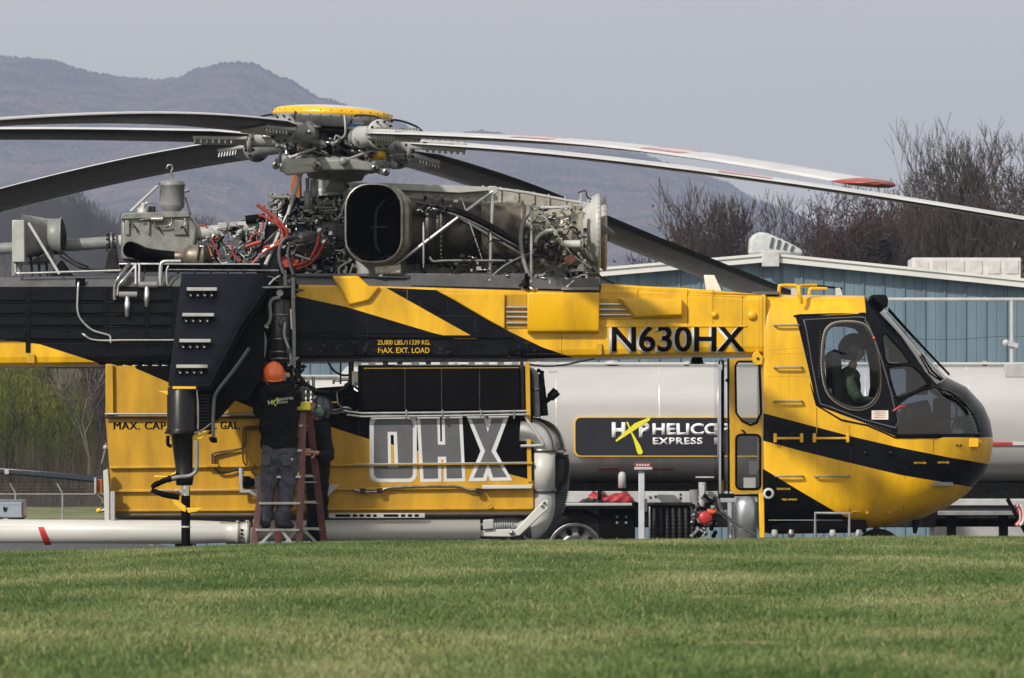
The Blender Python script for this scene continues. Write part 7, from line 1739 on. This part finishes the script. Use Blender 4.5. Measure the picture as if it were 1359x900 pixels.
b = MB(); b.beam(TP_(1337, 662, TKY - .3), TP_(1364, 712, TKY - .3), .05, .05); b.build('strap', BLK, tk)
for k in range(4):
    b = MB(); b.tube([TP_(1347 + k * 2 + 6 * math.sin(a * .35), 684 + 13 * -math.cos(a * .35), TKY - .3 - .02 * k) for a in range(0, 10)], .022, 8, 2); b.build('coiled_line', [REDP, WHITE, REDP, WHITE][k], tk)
tbox('lamp_panel', RAIL, 1347, 664, 1362, 674, TKY - .2, TKY - .1, .005)
# low pump cabinet and rail seen under the beam (left end of trailer)
cab_ = tbox('pump_cabinet', mat('cabinet_white', (.60, .61, .62), .4, var=.06), 372, 501, 470, 560, TKY + .2, TKY + 2.2, .02)
tbox('cabinet_rail', WHITE, 372, 497.5, 470, 500, TKY + .15, TKY + .2, .003); tbox('cabinet_band', GREY, 372, 521, 470, 524, TKY + .18, TKY + .199, .002)
tbox('cabinet_base', DST, 300, 560, 470, 700, TKY + .4, TKY + 2, .02)

# red bag and dark pad on the shelf
bx0, bx1 = TP_(777, 0, TKY - .05).x, TP_(842, 0, TKY - .05).x; bz = TP_(0, 667.3, TKY).z
def lump(name, m, px0, px1, hgt, wid, seed, taper=0.6):
    q_ = random.Random(seed); a = TP_(px0, 0, TKY - .05).x; c = TP_(px1, 0, TKY - .05).x; N = 26; n = 20; vs = []
    for i in range(N + 1):
        t = i / N; e = max(.05, math.sin(math.pi * min(1, max(0, t)) ** taper) ** .45)
        hmul = .72 + .28 * math.sin(t * 5 + seed) + (.14 if .1 < t < .3 else 0)
        for k in range(n):
            an = 2 * math.pi * k / n; f = 1 + .10 * math.sin(9 * t * 3 + 3 * an) + .07 * math.sin(17 * t + 5 * an) + q_.uniform(-.05, .05)
            y = math.cos(an) * wid * e * f; z = (max(-.6, math.sin(an)) + .6) / 1.6 * hgt * e * hmul * f
            vs.append(Vector((a + (c - a) * t, TKY - .02 + y, bz + max(.0, z))))
    b = MB(); b.add(vs, [(i * n + k, i * n + (k + 1) % n, (i + 1) * n + (k + 1) % n, (i + 1) * n + k) for i in range(N) for k in range(n)], True); b.add(vs[:n], [list(range(n))]); b.add(vs[-n:], [list(range(n))])
    off = Vector(((a + c) / 2, TKY - .02, bz)); OFFB = off
    return b.build(name, m, None, base=off)
REDT = mat('red_tarp', (.42, .035, .045), .5, var=.25, scale=14, bump=.5, bscale=22)
bag = lump('red_bag', REDT, 779, 842, .21, .15, 3); tag(bag, 'crumpled red bag lying on the tanker shelf', 'bag')
b = MB(); c = TP_(793, 0, TKY - .05); b.box((c.x, TKY - .21, bz), (c.x + .045, TKY + .16, bz + .205)); st = b.build('strap', BLK, bag, bevel=.03)
pad = lump('dark_pad', mat('dark_green_cloth', (.012, .03, .03), .8, var=.2), 768, 812, .07, .19, 5); pad.location.y -= .02; tag(pad, 'dark green folded cloth under the red bag on the shelf', 'cloth')
# ================================================================ ladder
FY, RY_, TYL = -1.30, -.74, -1.02
lad = root('step_ladder', (P(383, 745, -1).x, -1.0, 0), 'red fibreglass step ladder with yellow top that the man in the orange helmet stands on', 'ladder')
FIB = mat('red_fibreglass', (.125, .040, .038), .45, var=.2, scale=8)
LA = mat('ladder_aluminium', (.55, .55, .53), .4, .5, var=.15)
top_y = 541
fl_, fr_ = (P(337, 720, FY), P(397, 720, FY)); rl_, rr_2 = (P(369, 720, RY_), P(430, 720, RY_))
tl_, tr_ = P(361, top_y, TYL - .05), P(402.5, top_y, TYL - .05); ul_, ur_ = P(368, top_y, TYL + .06), P(409, top_y, TYL + .06)
def ext(a, c):   # rail from top a through c down to the ground
    d = c - a; t = (a.z - 0.0) / (a.z - c.z); return a + d * t
rails = []
for a, c in ((tl_, fl_), (tr_, fr_), (ul_, rl_), (ur_, rr_2)):
    e = ext(a, c); b = MB(); b.beam(a, e, .032, .075, (1, 0, 0)); r_ = b.build('rail', FIB, lad, bevel=.004); rails.append((a, e))
    b = MB(); b.box((e.x - .035, e.y - .045, 0), (e.x + .035, e.y + .045, .03)); b.build('rubber_foot', RUB, r_, bevel=.005)
def at(r, z): a, e = r; return a.lerp(e, (a.z - z) / (a.z - e.z))
for i, y in enumerate((703.5, 668, 633, 598, 565)):
    zf = P(0, y, FY).z; p, q_ = at(rails[0], zf), at(rails[1], zf); b = MB(); b.beam(p, q_, .10, .028, (0, 0, 1)); s_ = b.build('step', LA, lad, bevel=.004)
    p, q_ = at(rails[2], zf + .01), at(rails[3], zf + .01); b = MB(); b.beam(p, q_, .03, .03, (0, 0, 1)); b.build('cross_bar', LA, lad, bevel=.004)
    if i == 0:
        for r0, r1 in ((rails[0], rails[1]), (rails[2], rails[3])):
            p, q_ = at(r0, zf), at(r1, zf)
            for s0, s1, rr0 in ((p, q_, r0), (q_, p, r1)): b = MB(); b.beam(s0.lerp(s1, .42), at(rr0, zf - .24), .03, .012, (0, 1, 0)); b.build('brace', LA, lad)
b = MB(); b.prism([(359, 533), (412, 533), (413, 545), (358, 545)], TYL - .14, TYL + .12); b.build('top_cap', mat('yellow_green_plastic', (.45, .40, .02), .45), lad, bevel=.015)
for r0, r1 in ((rails[0], rails[2]), (rails[1], rails[3])):
    z = P(0, 640, FY).z; b = MB(); b.beam(at(r0, z), at(r1, z), .02, .01, (0, 0, 1)); b.build('spreader', LA, lad)
b = MB(); b.pbox(394.5, 626, 397, 632, FY + .08, FY + .1); b.build('sticker', mat('sticker_yellow', (.7, .6, .02), .5), lad)

# ================================================================ people
def skin(name, pts, edges, m, parent, root_i=0, sub=2, disp=0.0, dscale=.1, label=None, voxel=None):
    """one continuous surface: tapered limbs and joints fused by a voxel remesh, smoothed"""
    off = OFF[parent]; b = MB(); X, Yv = Vector((1, 0, 0)), Vector((0, 1, 0)); big = 0
    rad = [(p[1], p[1]) if not hasattr(p[1], '__len__') else p[1] for p in pts]; co = [Vector(p[0]) for p in pts]
    for (rx, ry), c in zip(rad, co): b.ball(c, 1, 16, 10, (rx, ry, min(rx, ry) * .9)); big = max(big, rx)
    for i, j in edges:
        d = (co[j] - co[i])
        if d.length < 1e-5: continue
        d.normalize(); u = X - d * X.dot(d)
        if u.length < .35: u = Yv - d * Yv.dot(d); sw = True
        else: sw = False
        u.normalize(); w_ = d.cross(u); N = 6; n = 16; vs = []
        for k in range(N + 1):
            t = k / N; a_, c_ = rad[i][0] * (1 - t) + rad[j][0] * t, rad[i][1] * (1 - t) + rad[j][1] * t
            if sw: a_, c_ = c_, c_
            ctr = co[i].lerp(co[j], t)
            for q2 in range(n): an = 2 * math.pi * q2 / n; vs.append(ctr + u * math.cos(an) * a_ + w_ * math.sin(an) * c_)
        b.add(vs, [(k * n + q2, k * n + (q2 + 1) % n, (k + 1) * n + (q2 + 1) % n, (k + 1) * n + q2) for k in range(N) for q2 in range(n)] + [list(range(n - 1, -1, -1)), [N * n + q2 for q2 in range(n)]], True)
    me = bpy.data.meshes.new(name + '_cage'); me.from_pydata([v - off for v in b.v], [], b.f)
    o = bpy.data.objects.new('tmp', me); COL.objects.link(o); md = o.modifiers.new('r', 'REMESH'); md.mode = 'VOXEL'
    md.voxel_size = voxel or (.0035 if big < .03 else .008 if big < .06 else .013); md.use_smooth_shade = True
    sm = o.modifiers.new('sm', 'SMOOTH'); sm.factor = .5; sm.iterations = 5 if big > .06 else 2
    if disp:
        tx = bpy.data.textures.new('folds', 'CLOUDS'); tx.noise_scale = dscale; tx.noise_depth = 2
        dm = o.modifiers.new('d', 'DISPLACE'); dm.texture = tx; dm.strength = disp; dm.mid_level = .45; dm.texture_coords = 'LOCAL'
    dg = bpy.context.evaluated_depsgraph_get(); dg.update(); m2 = bpy.data.meshes.new_from_object(o.evaluated_get(dg)); bpy.data.objects.remove(o)
    m2.materials.clear(); m2.materials.append(m); m2.polygons.foreach_set('use_smooth', [True] * len(m2.polygons)); m2.name = name
    r = link(name, m2, parent)
    if label: r['label'] = label
    return r
SKN = mat('skin', (.50, .27, .20), .5, var=.10, scale=12)
HOOD = mat('black_hoodie', (.006, .006, .0075), .9, var=.3, scale=12, bump=.3, bscale=14, spec=.2)
TROU = mat('grey_work_trousers', (.085, .088, .115), .85, var=.18, scale=10, bump=.5, bscale=12, spec=.15)
DARKC = mat('dark_clothing', (.008, .008, .011), .85, var=.3, scale=9, bump=.3, bscale=14, spec=.2)
SHOE = mat('black_boots', (.012, .012, .013), .5, var=.2)
def V(x, y, Y): return P(x, y, Y)
def hand(parent, wrist, palm, side, up, m=SKN, curl=.9, sc=1.0, joined=True):
    """palm plus five separate curled fingers grown as small skinned chains"""
    w_ = Vector(wrist); d = (Vector(palm) - w_).normalized(); s_ = Vector(side).normalized(); n_ = d.cross(s_).normalized() * (1 if d.cross(s_).dot(Vector(up)) > 0 else -1)
    out = []
    c1 = w_ + d * .045 * sc; c2 = w_ + d * .09 * sc
    out.append(skin('palm', [(w_, .022 * sc), (c1, (.036 * sc, .018 * sc)), (c2, (.038 * sc, .016 * sc))], [(0, 1), (1, 2)], m, parent, sub=2))
    for i in range(4):
        o_ = s_ * (.030 - .020 * i) * sc; L = [.036, .042, .038, .030][i] * sc; p = c2 + o_; pts = [(p - d * .02 * sc, .0095 * sc)]; dd = d.copy(); a = 0
        for j in range(3):
            a += curl * [.5, .9, .8][j]; dd = d * math.cos(a) - n_ * math.sin(a); p = p + dd * L * [1, .75, .6][j]; pts.append((p, (.0092 - .001 * j) * sc))
        out.append(skin('finger', pts, [(0, 1), (1, 2), (2, 3)], m, out[0], sub=1))
    p = w_ + d * .025 * sc + s_ * .028 * sc; q_ = p + (d * .5 + s_ * .7 - n_ * .4).normalized() * .035 * sc; r_ = q_ + (d * .7 - n_ * .7).normalized() * .03 * sc
    out.append(skin('thumb', [(p, .012 * sc), (q_, .0105 * sc), (r_, .009 * sc)], [(0, 1), (1, 2)], m, out[0], sub=1))
    return out
def head(parent, c, look, upv, m=SKN, sc=1.0):
    f = Vector(look).normalized(); u = Vector(upv); u = (u - f * u.dot(f)).normalized(); r = f.cross(u)
    n, k = 28, 22; vs = []
    for i in range(k + 1):
        ph = math.pi * i / k
        for j in range(n):
            a = 2 * math.pi * j / n; x, y, z = math.sin(ph) * math.cos(a), math.sin(ph) * math.sin(a), math.cos(ph)   # x forward, y right, z up
            X, Y, Z = x * .098, y * .076, z * .118
            if z < -.1: X = X * (1 - .10 * (-z)) + .012 * (-z) * (x > 0); Y *= 1 - .34 * (-z - .1)
            if z < -.3 and x < 0: X *= .72
            fr = max(0, x) ** 3
            if fr > 0:
                nose = math.exp(-((y) / .16) ** 2) * math.exp(-((z + .16) / .17) ** 2); X += .024 * nose * fr
                X += .006 * math.exp(-((z - .22) / .12) ** 2) * fr                                              # brow
                for e in (-1, 1): X -= .010 * math.exp(-((y - .36 * e) / .16) ** 2) * math.exp(-((z - .05) / .11) ** 2) * fr
                X += .006 * math.exp(-((z + .48) / .07) ** 2) * math.exp(-(y / .3) ** 2) * fr - .004 * math.exp(-((z + .40) / .03) ** 2) * math.exp(-(y / .3) ** 2) * fr
                X += .010 * math.exp(-((z + .82) / .14) ** 2) * math.exp(-(y / .35) ** 2) * fr                   # chin
            vs.append(Vector(c) + (f * X + r * Y + u * Z) * sc)
    b = MB(); b.add(vs, [(i * n + j, i * n + (j + 1) % n, (i + 1) * n + (j + 1) % n, (i + 1) * n + j) for i in range(k) for j in range(n)], True)
    hd = b.build('head', m, parent, merge=True)
    for e in (-1, 1):
        b = MB(); b.ball(Vector(c) + (f * .078 + r * .029 * e + u * .006) * sc, .0115 * sc, 10, 8); b.build('eye', mat('eye', (.10, .08, .07), .2), hd)
        b = MB(); b.tube([Vector(c) + (f * (-.005) + r * .074 * e + u * .03) * sc, Vector(c) + (f * (-.018) + r * .086 * e + u * .015) * sc, Vector(c) + (f * (-.008) + r * .078 * e - u * .025) * sc], [.008 * sc, .013 * sc, .008 * sc], 8, 3); b.build('ear', m, hd)
    b = MB(); b.tube([Vector(c) + (f * .088 - r * .022 - u * .050) * sc, Vector(c) + (f * .099 - u * .049) * sc, Vector(c) + (f * .088 + r * .022 - u * .050) * sc], [.003, .005, .003], 6, 3); b.build('mouth', mat('lips', (.35, .13, .11), .5), hd)
    return hd, f, u, r
def helmet(parent, c, f, u, r, m, sc=1.0, name='helmet', low=.25, brim=False, ridge=True):
    n, k = 32, 14; vs = []
    for i in range(k + 1):
        ph = (math.pi * (.5 + low * .5)) * i / k
        for j in range(n):
            a = 2 * math.pi * j / n; x, y, z = math.sin(ph) * math.cos(a), math.sin(ph) * math.sin(a), math.cos(ph)
            g = 1 + (.025 * max(0, math.cos(3 * math.atan2(y, -z if z > 0 else 1e-6))) if False else 0) + (.03 * math.exp(-(y / .12) ** 2) if ridge and z > .1 else 0)
            vs.append(Vector(c) + (f * x * .142 + r * y * .118 + u * (z * .150 - .005)) * sc * g)
    if brim:
        for j in range(n): a = 2 * math.pi * j / n; vs.append(Vector(c) + (f * (math.cos(a) * .150 + (.03 if math.cos(a) > .3 else 0)) + r * math.sin(a) * .126 + u * (math.cos(math.pi * (.5 + low * .5)) * .15 - .012)) * sc)
    K = k + (1 if brim else 0)
    b = MB(); b.add(vs, [(i * n + j, i * n + (j + 1) % n, (i + 1) * n + (j + 1) % n, (i + 1) * n + j) for i in range(K) for j in range(n)], True)
    o_ = b.build(name, m, parent, merge=True); md = o_.modifiers.new('thick', 'SOLIDIFY'); md.thickness = .006 * sc; md.offset = 1
    return o_
# ---- person one: on the ladder, back to us, working overhead
p1 = root('person', (P(368, 745, -1.17).x, -1.17, P(0, 702, -1.2).z), 'person in orange helmet, black hooded top and grey trousers standing on the ladder', 'person')
Yp = -1.18; R1 = [V(370, 598, Yp), V(370, 580, Yp), V(369, 560, Yp), V(368, 538, Yp), V(367, 522, Yp + .03), V(365, 512, Yp + .06), V(364, 503, Yp + .07)]
el, er = V(345, 548, Yp + .22), V(396, 546, Yp + .22); wl, wr = V(360, 508, Yp + .42), V(382, 505, Yp + .42)
sl_, sr_ = V(350, 527, Yp + .02), V(389, 526, Yp + .02)
hl, hr_ = V(359, 604, Yp), V(382, 604, Yp); kl, kr = V(355, 648, Yp - .01), V(381, 648, Yp - .02); al, ar = V(352, 690, Yp - .02), V(374, 690, Yp - .02)
skin('body', [(R1[0], .12), (R1[1], .11), (R1[2], .12), (R1[3], .13), (R1[4], .07), (R1[5], .05), (R1[6], .05), (sl_, .05), (el, .038), (wl, .026), (sr_, .05), (er, .038), (wr, .026), (hl, .085), (kl, .055), (al, .04), (hr_, .085), (kr, .055), (ar, .04)],
     [(0, 1), (1, 2), (2, 3), (3, 4), (4, 5), (5, 6), (4, 7), (7, 8), (8, 9), (4, 10), (10, 11), (11, 12), (0, 13), (13, 14), (14, 15), (0, 16), (16, 17), (17, 18)], SKN, p1)
hood = skin('hooded_top', [(V(371, 590, Yp), (.205, .135)), (V(370.5, 572, Yp), (.205, .14)), (V(369, 550, Yp), (.215, .145)), (V(368.5, 533, Yp), (.20, .14)), (V(367, 520, Yp + .01), (.12, .10)), (V(366, 512, Yp + .03), (.085, .085)), (sl_, (.085, .085)), (V(345, 538, Yp + .1), .078), (el, .07), (V(351, 528, Yp + .33), .058), (wl, .048), (sr_, (.085, .085)), (V(395, 536, Yp + .1), .078), (er, .07), (V(389, 524, Yp + .33), .058), (wr, .048)],
     [(0, 1), (1, 2), (2, 3), (3, 4), (4, 5), (4, 6), (6, 7), (7, 8), (8, 9), (9, 10), (4, 11), (11, 12), (12, 13), (13, 14), (14, 15)], HOOD, p1, root_i=2, disp=.055, dscale=.08)
skin('hood', [(V(353, 517, Yp - .03), (.045, .05)), (V(362, 521, Yp - .10), (.055, .06)), (V(374, 520, Yp - .10), (.055, .06)), (V(381, 514, Yp - .03), (.045, .05))], [(0, 1), (1, 2), (2, 3)], HOOD, hood, disp=.02, dscale=.07)
skin('hem', [(V(352, 589, Yp - .04), (.022, .03)), (V(362, 592, Yp - .13), (.022, .03)), (V(378, 592, Yp - .13), (.022, .03)), (V(390, 588, Yp - .04), (.022, .03))], [(0, 1), (1, 2), (2, 3)], HOOD, hood)
skin('trousers', [(V(371, 592, Yp), (.19, .13)), (V(371, 603, Yp - .01), (.195, .14)), (V(360, 615, Yp - .01), (.11, .12)), (V(357, 632, Yp), (.10, .105)), (V(355, 650, Yp), (.086, .09)), (V(353, 670, Yp), (.082, .085)), (V(351, 688, Yp), (.084, .084)),
                  (V(383, 615, Yp - .01), (.11, .12)), (V(383, 632, Yp), (.10, .105)), (V(381, 650, Yp), (.086, .09)), (V(378, 670, Yp), (.082, .085)), (V(374, 688, Yp), (.084, .084))],
     [(0, 1), (1, 2), (2, 3), (3, 4), (4, 5), (5, 6), (1, 7), (7, 8), (8, 9), (9, 10), (10, 11)], TROU, p1, root_i=1, disp=.05, dscale=.07)
for x0_ in (354, 381): b = MB(); yy = Yp - .165; b.prism([(x0_ - 7, 604), (x0_ + 5, 604), (x0_ + 5, 617), (x0_ - 1, 620), (x0_ - 7, 617)], yy, yy + .05); b.build('back_pocket', TROU, p1, bevel=.01)
b = MB(); b.pbox(386, 608, 389, 611, Yp - .172, Yp - .165); b.build('pocket_label', WHITE, p1)
zs_ = P(0, 703.5, FY).z + .014
skin('boot', [(V(352, 691, Yp), .052), (Vector((V(352, 0, Yp).x, Yp, zs_ + .045)), (.052, .048)), (Vector((V(353, 0, Yp).x, Yp + .12, zs_ + .04)), (.05, .04)), (Vector((V(353, 0, Yp).x, Yp + .20, zs_ + .032)), (.04, .03))], [(0, 1), (1, 2), (2, 3)], SHOE, p1)
skin('boot', [(V(372, 690, Yp), .052), (Vector((V(371, 0, Yp).x, Yp, zs_ + .045)), (.05, .048)), (Vector((V(380, 0, Yp).x, Yp + .02, zs_ + .04)), (.04, .05)), (Vector((V(387, 0, Yp).x, Yp + .03, zs_ + .032)), (.03, .04))], [(0, 1), (1, 2), (2, 3)], SHOE, p1)
hc_ = V(363.5, 500, Yp + .07); hd, f, u, r = head(p1, hc_, (.05, 1, .30), (0, -.2, 1))
hm1 = helmet(p1, hc_ + Vector((0, 0, .015)), f, u, r, mat('orange_helmet', (.80, .14, .015), .30, var=.05, coat=.5), low=.10, brim=True, name='hard_hat')
for k in range(3):
    b = MB(); b.tube([hc_ + u * .16 + r * (.03 * (k - 1)), hc_ + u * .13 - f * .08 + r * (.045 * (k - 1)), hc_ + u * .05 - f * .135 + r * (.05 * (k - 1))], .006, 6, 3); b.build('helmet_rib', mat('orange_helmet', (.8, .14, .015)), hm1)
CAMO = mat('pale_green_band', (.30, .33, .24), .6, var=.4, scale=40)
for e in (-1, 1):
    b = MB(); b.lathe(hc_ + r * .085 * e - u * .01, r * e, [(0, .045), (.01, .05), (.04, .045), (.05, .03), (.05, 0)], 18); b.build('ear_defender', CAMO, p1)
b = MB(); b.tube([hc_ + r * .10 - u * .03 - f * .02, hc_ + r * .06 - u * .055 - f * .10, hc_ - u * .062 - f * .125, hc_ - r * .06 - u * .055 - f * .10, hc_ - r * .10 - u * .03 - f * .02], .011, 8, 4); b.build('head_band', CAMO, p1)
for e, wq in ((-1, wl), (1, wr)): hand(p1, wq, wq + Vector((.02 * -e, .06, .08)), (-e, 0, .1), (0, -1, .3))
# print on the back of the top
back = Yp - .165
tm = [text_mesh('H', 358.5, 534.5, 6.2, back, WHITE, 'logo_print', p1, 6, .05, .012, rot=.12), text_mesh('P', 369, 533.4, 6.2, back, WHITE, 'logo_print', p1, 4.5, .05, .012, rot=.12),
      text_mesh('HELICOPTER', 379, 529.5, 3.3, back + .005, WHITE, 'logo_print', p1, 21, .04, .014, rot=.10), text_mesh('EXPRESS', 375, 534.2, 2.6, back + .005, WHITE, 'logo_print', p1, 14, .03, .014, rot=.10)]
for a, c in (((360, 536), (369, 528)), ((361, 531), (366, 539))): b = MB(); b.beam(V(*a, back - .004), V(*c, back - .004), .012, .010, (0, 1, 0)); b.build('logo_blade', mat('lime_print', (.60, .70, .03), .5), p1)
# ---- person two: on the ground behind the ladder, facing left and looking up
Y2 = .05 - .42
p2 = root('person', (P(424, 745, Y2).x, Y2, 0), 'person in dark clothes and navy helmet with green ear defenders holding the ladder', 'person')
hip = V(422, 640, Y2); 
J = [(hip, .09), (V(423, 615, Y2), .10), (V(424, 590, Y2), .10), (V(425, 572, Y2), .11), (V(424, 562, Y2), .055), (V(424, 554, Y2), .052), (V(426, 574, Y2 - .15), .05), (V(437, 605, Y2 - .30), .038), (V(419, 601, Y2 - .62), .027), (V(424, 574, Y2 + .15), .05), (V(412, 600, Y2 + .2), .038), (V(404, 575, Y2 + .15), .027),
     (V(420, 650, Y2 - .09), .06), (V(417, 690, Y2 - .10), .045), (V(421, 735, Y2 - .10), .035), (V(422, 650, Y2 + .09), .06), (V(425, 690, Y2 + .1), .045), (V(428, 735, Y2 + .1), .04)]
skin('body', J, [(0, 1), (1, 2), (2, 3), (3, 4), (4, 5), (3, 6), (6, 7), (7, 8), (3, 9), (9, 10), (10, 11), (0, 12), (12, 13), (13, 14), (0, 15), (15, 16), (16, 17)], SKN, p2)
skin('jumper', [(V(421, 632, Y2), (.13, .17)), (V(422, 612, Y2), (.135, .18)), (V(423, 590, Y2), (.145, .19)), (V(425, 574, Y2), (.125, .17)), (V(425, 563, Y2), (.075, .085)), (V(427, 573, Y2 - .17), .08), (V(434, 590, Y2 - .22), .07), (V(437, 605, Y2 - .30), .064), (V(424, 604, Y2 - .56), .044), (V(425, 573, Y2 + .17), .08), (V(413, 598, Y2 + .2), .066), (V(405, 578, Y2 + .16), .045)],
     [(0, 1), (1, 2), (2, 3), (3, 4), (3, 5), (5, 6), (6, 7), (7, 8), (3, 9), (9, 10), (10, 11)], DARKC, p2, root_i=2, disp=.03, dscale=.09)
skin('trousers', [(V(422, 628, Y2), (.125, .165)), (V(421, 645, Y2), (.125, .165)), (V(419, 665, Y2 - .09), .095), (V(417, 690, Y2 - .10), .08), (V(420, 712, Y2 - .1), .075), (V(422, 733, Y2 - .10), .07), (V(424, 665, Y2 + .09), .095), (V(425, 690, Y2 + .10), .08), (V(428, 733, Y2 + .10), .07)],
     [(0, 1), (1, 2), (2, 3), (3, 4), (4, 5), (1, 6), (6, 7), (7, 8)], DARKC, p2, root_i=1, disp=.04, dscale=.08)
for dy in (-.1, .1): b_ = V(424, 738, Y2 + dy); skin('boot', [(b_, .05), (Vector((b_.x - .01, b_.y, .05)), .05), (Vector((b_.x - .12, b_.y, .045)), .045), (Vector((b_.x - .19, b_.y, .035)), .035)], [(0, 1), (1, 2), (2, 3)], SHOE, p2)
hc2 = V(421.5, 543, Y2); hd2, f, u, r = head(p2, hc2, (-1, -.22, .42), (.35, 0, 1))
hm2 = helmet(p2, hc2 + f * -.022 + u * .012, f, u, r, mat('navy_helmet', (.020, .028, .050), .28, var=.1, coat=.5), sc=.98, low=.34)
# keep the face clear: cut the front of the helmet
bm = bmesh.new(); bm.from_mesh(hm2.data); off = OFF[hm2]
dl = [q_ for q_ in bm.faces if (q_.calc_center_median() + off - hc2).dot(f) > .045 and (q_.calc_center_median() + off - hc2).dot(u) < .055]
bmesh.ops.delete(bm, geom=dl, context='FACES'); bm.to_mesh(hm2.data); bm.free()
for e in (-1, 1):
    b = MB(); b.lathe(hc2 + r * .098 * e - u * .028 - f * .01, r * e, [(0, .05), (.01, .056), (.035, .052), (.05, .040), (.055, 0)], 22); b.build('ear_defender', mat('green_ear_cup', (.09, .20, .15), .4, var=.15), p2)
    b = MB(); b.beam(hc2 + r * .122 * e + u * .03, hc2 + r * .122 * e + f * .04 + u * .04, .02, .02); b.build('cup_arm', WHITE, p2)
for k in (-1, 1): b = MB(); b.beam(hc2 + f * .10 + u * .085 + r * (.055) * -1 + r * .03 * k, hc2 + f * .085 + u * .125 - r * .055 + r * .03 * k, .012, .012); b.build('helmet_strip', WHITE, hm2)
b = MB(); b.tube([hc2 - u * .06 + f * .03 - r * .06, hc2 - u * .10 + f * .05, hc2 - u * .06 + f * .03 + r * .06], .006, 6, 4); b.build('chin_strap', BLK, p2)
hand(p2, V(420, 601, Y2 - .62), V(411, 600, Y2 - .64), (0, .2, -1), (0, 1, 0), curl=.8)
hand(p2, V(404, 574, Y2 + .15), V(402, 566, Y2 + .12), (0, .3, 1), (1, 0, 0))
# ---- pilot in the cockpit
Y3 = .55
p3 = root('person', (P(1130, 560, Y3).x, Y3, P(0, 562, Y3).z), 'pilot in dark blue flying helmet and olive green jacket seated in the cockpit', 'person')
JP = [(V(1124, 556, Y3), .13), (V(1122, 535, Y3), .13), (V(1124, 515, Y3), .13), (V(1127, 500, Y3), .09), (V(1130, 490, Y3), .05), (V(1132, 483, Y3), .05), (V(1126, 506, Y3 - .18), .05), (V(1140, 532, Y3 - .22), .038), (V(1165, 535, Y3 - .12), .026), (V(1126, 506, Y3 + .18), .05), (V(1140, 532, Y3 + .22), .038), (V(1165, 535, Y3 + .12), .026),
      (V(1128, 560, Y3 - .1), .09), (V(1168, 553, Y3 - .12), .065), (V(1178, 605, Y3 - .12), .045), (V(1128, 560, Y3 + .1), .09), (V(1168, 553, Y3 + .12), .065), (V(1178, 605, Y3 + .12), .045)]
EP = [(0, 1), (1, 2), (2, 3), (3, 4), (4, 5), (3, 6), (6, 7), (7, 8), (3, 9), (9, 10), (10, 11), (0, 12), (12, 13), (13, 14), (0, 15), (15, 16), (16, 17)]
skin('body', JP, EP, SKN, p3)
OLV = mat('olive_jacket', (.050, .070, .042), .85, var=.25, scale=9, bump=.3, bscale=16)
skin('jacket', [(p, r + (.03 if i < 4 else .024)) for i, (p, r) in enumerate(JP) if i < 4 or 6 <= i <= 11], [(0, 1), (1, 2), (2, 3), (3, 4), (4, 5), (5, 6), (3, 7), (7, 8), (8, 9)], OLV, p3, root_i=1, disp=.03, dscale=.08)
skin('trousers', [(JP[0][0], .15), (JP[12][0], .11), (JP[13][0], .088), (JP[14][0], .066), (JP[15][0], .11), (JP[16][0], .088), (JP[17][0], .066)], [(0, 1), (1, 2), (2, 3), (0, 4), (4, 5), (5, 6)], OLV, p3, disp=.03)
for dy in (-.12, .12): b_ = V(1178, 610, Y3 + dy); skin('boot', [(b_, .05), (b_ + Vector((.02, 0, -.13)), .05), (b_ + Vector((.16, 0, -.15)), .04)], [(0, 1), (1, 2)], SHOE, p3)
hc3 = V(1135, 466, Y3); hd3, f, u, r = head(p3, hc3, (1, -.25, -.12), (0, 0, 1))
hm3 = helmet(p3, hc3 + u * .01 - f * .015, f, u, r, mat('blue_flying_helmet', (.010, .017, .045), .3, var=.1, spec=.4), sc=1.22, low=.4)
bm = bmesh.new(); bm.from_mesh(hm3.data); off = OFF[hm3]
dl = [q_ for q_ in bm.faces if (q_.calc_center_median() + off - hc3).dot(f) > .05 and (q_.calc_center_median() + off - hc3).dot(u) < .035]
bmesh.ops.delete(bm, geom=dl, context='FACES'); bm.to_mesh(hm3.data); bm.free()
b = MB(); b.tube([hc3 + f * .10 + u * .045 - r * .08, hc3 + f * .155 + u * .04, hc3 + f * .10 + u * .045 + r * .08], .022, 10, 5); b.build('visor', mat('dark_visor', (.01, .01, .015), .08, coat=.8), hm3)
b = MB(); b.tube([hc3 + f * .03 - u * .07 - r * .10, hc3 + f * .10 - u * .085 - r * .05, hc3 + f * .118 - u * .06], .006, 6, 3); b.build('boom_microphone', BLK, hm3)
for sgn, wq in ((-1, JP[8][0]), (1, JP[11][0])): hand(p3, wq, wq + Vector((.08, 0, -.01)), (0, -sgn, 0), (0, 0, 1))
HAZE = 0.00016
# ---------------------------------------------------------------- haze
hzm = bpy.data.materials.new('haze_air'); hzm.use_nodes = True; n = hzm.node_tree; n.nodes.clear()
o_ = n.nodes.new('ShaderNodeOutputMaterial'); pv = n.nodes.new('ShaderNodeVolumePrincipled')
pv.inputs['Color'].default_value = (0.56, 0.69, 1.0, 1); pv.inputs['Density'].default_value = HAZE; pv.inputs['Density Attribute'].default_value = ''
pv.inputs['Anisotropy'].default_value = 0.2
n.links.new(pv.outputs[0], o_.inputs['Volume'])
try: hzm.cycles.homogeneous_volume = True
except Exception: pass
b = MB(); b.box((-3100, -130, -8), (3100, 7600, 420)); o = b.build('haze', hzm); o['kind'] = 'stuff'
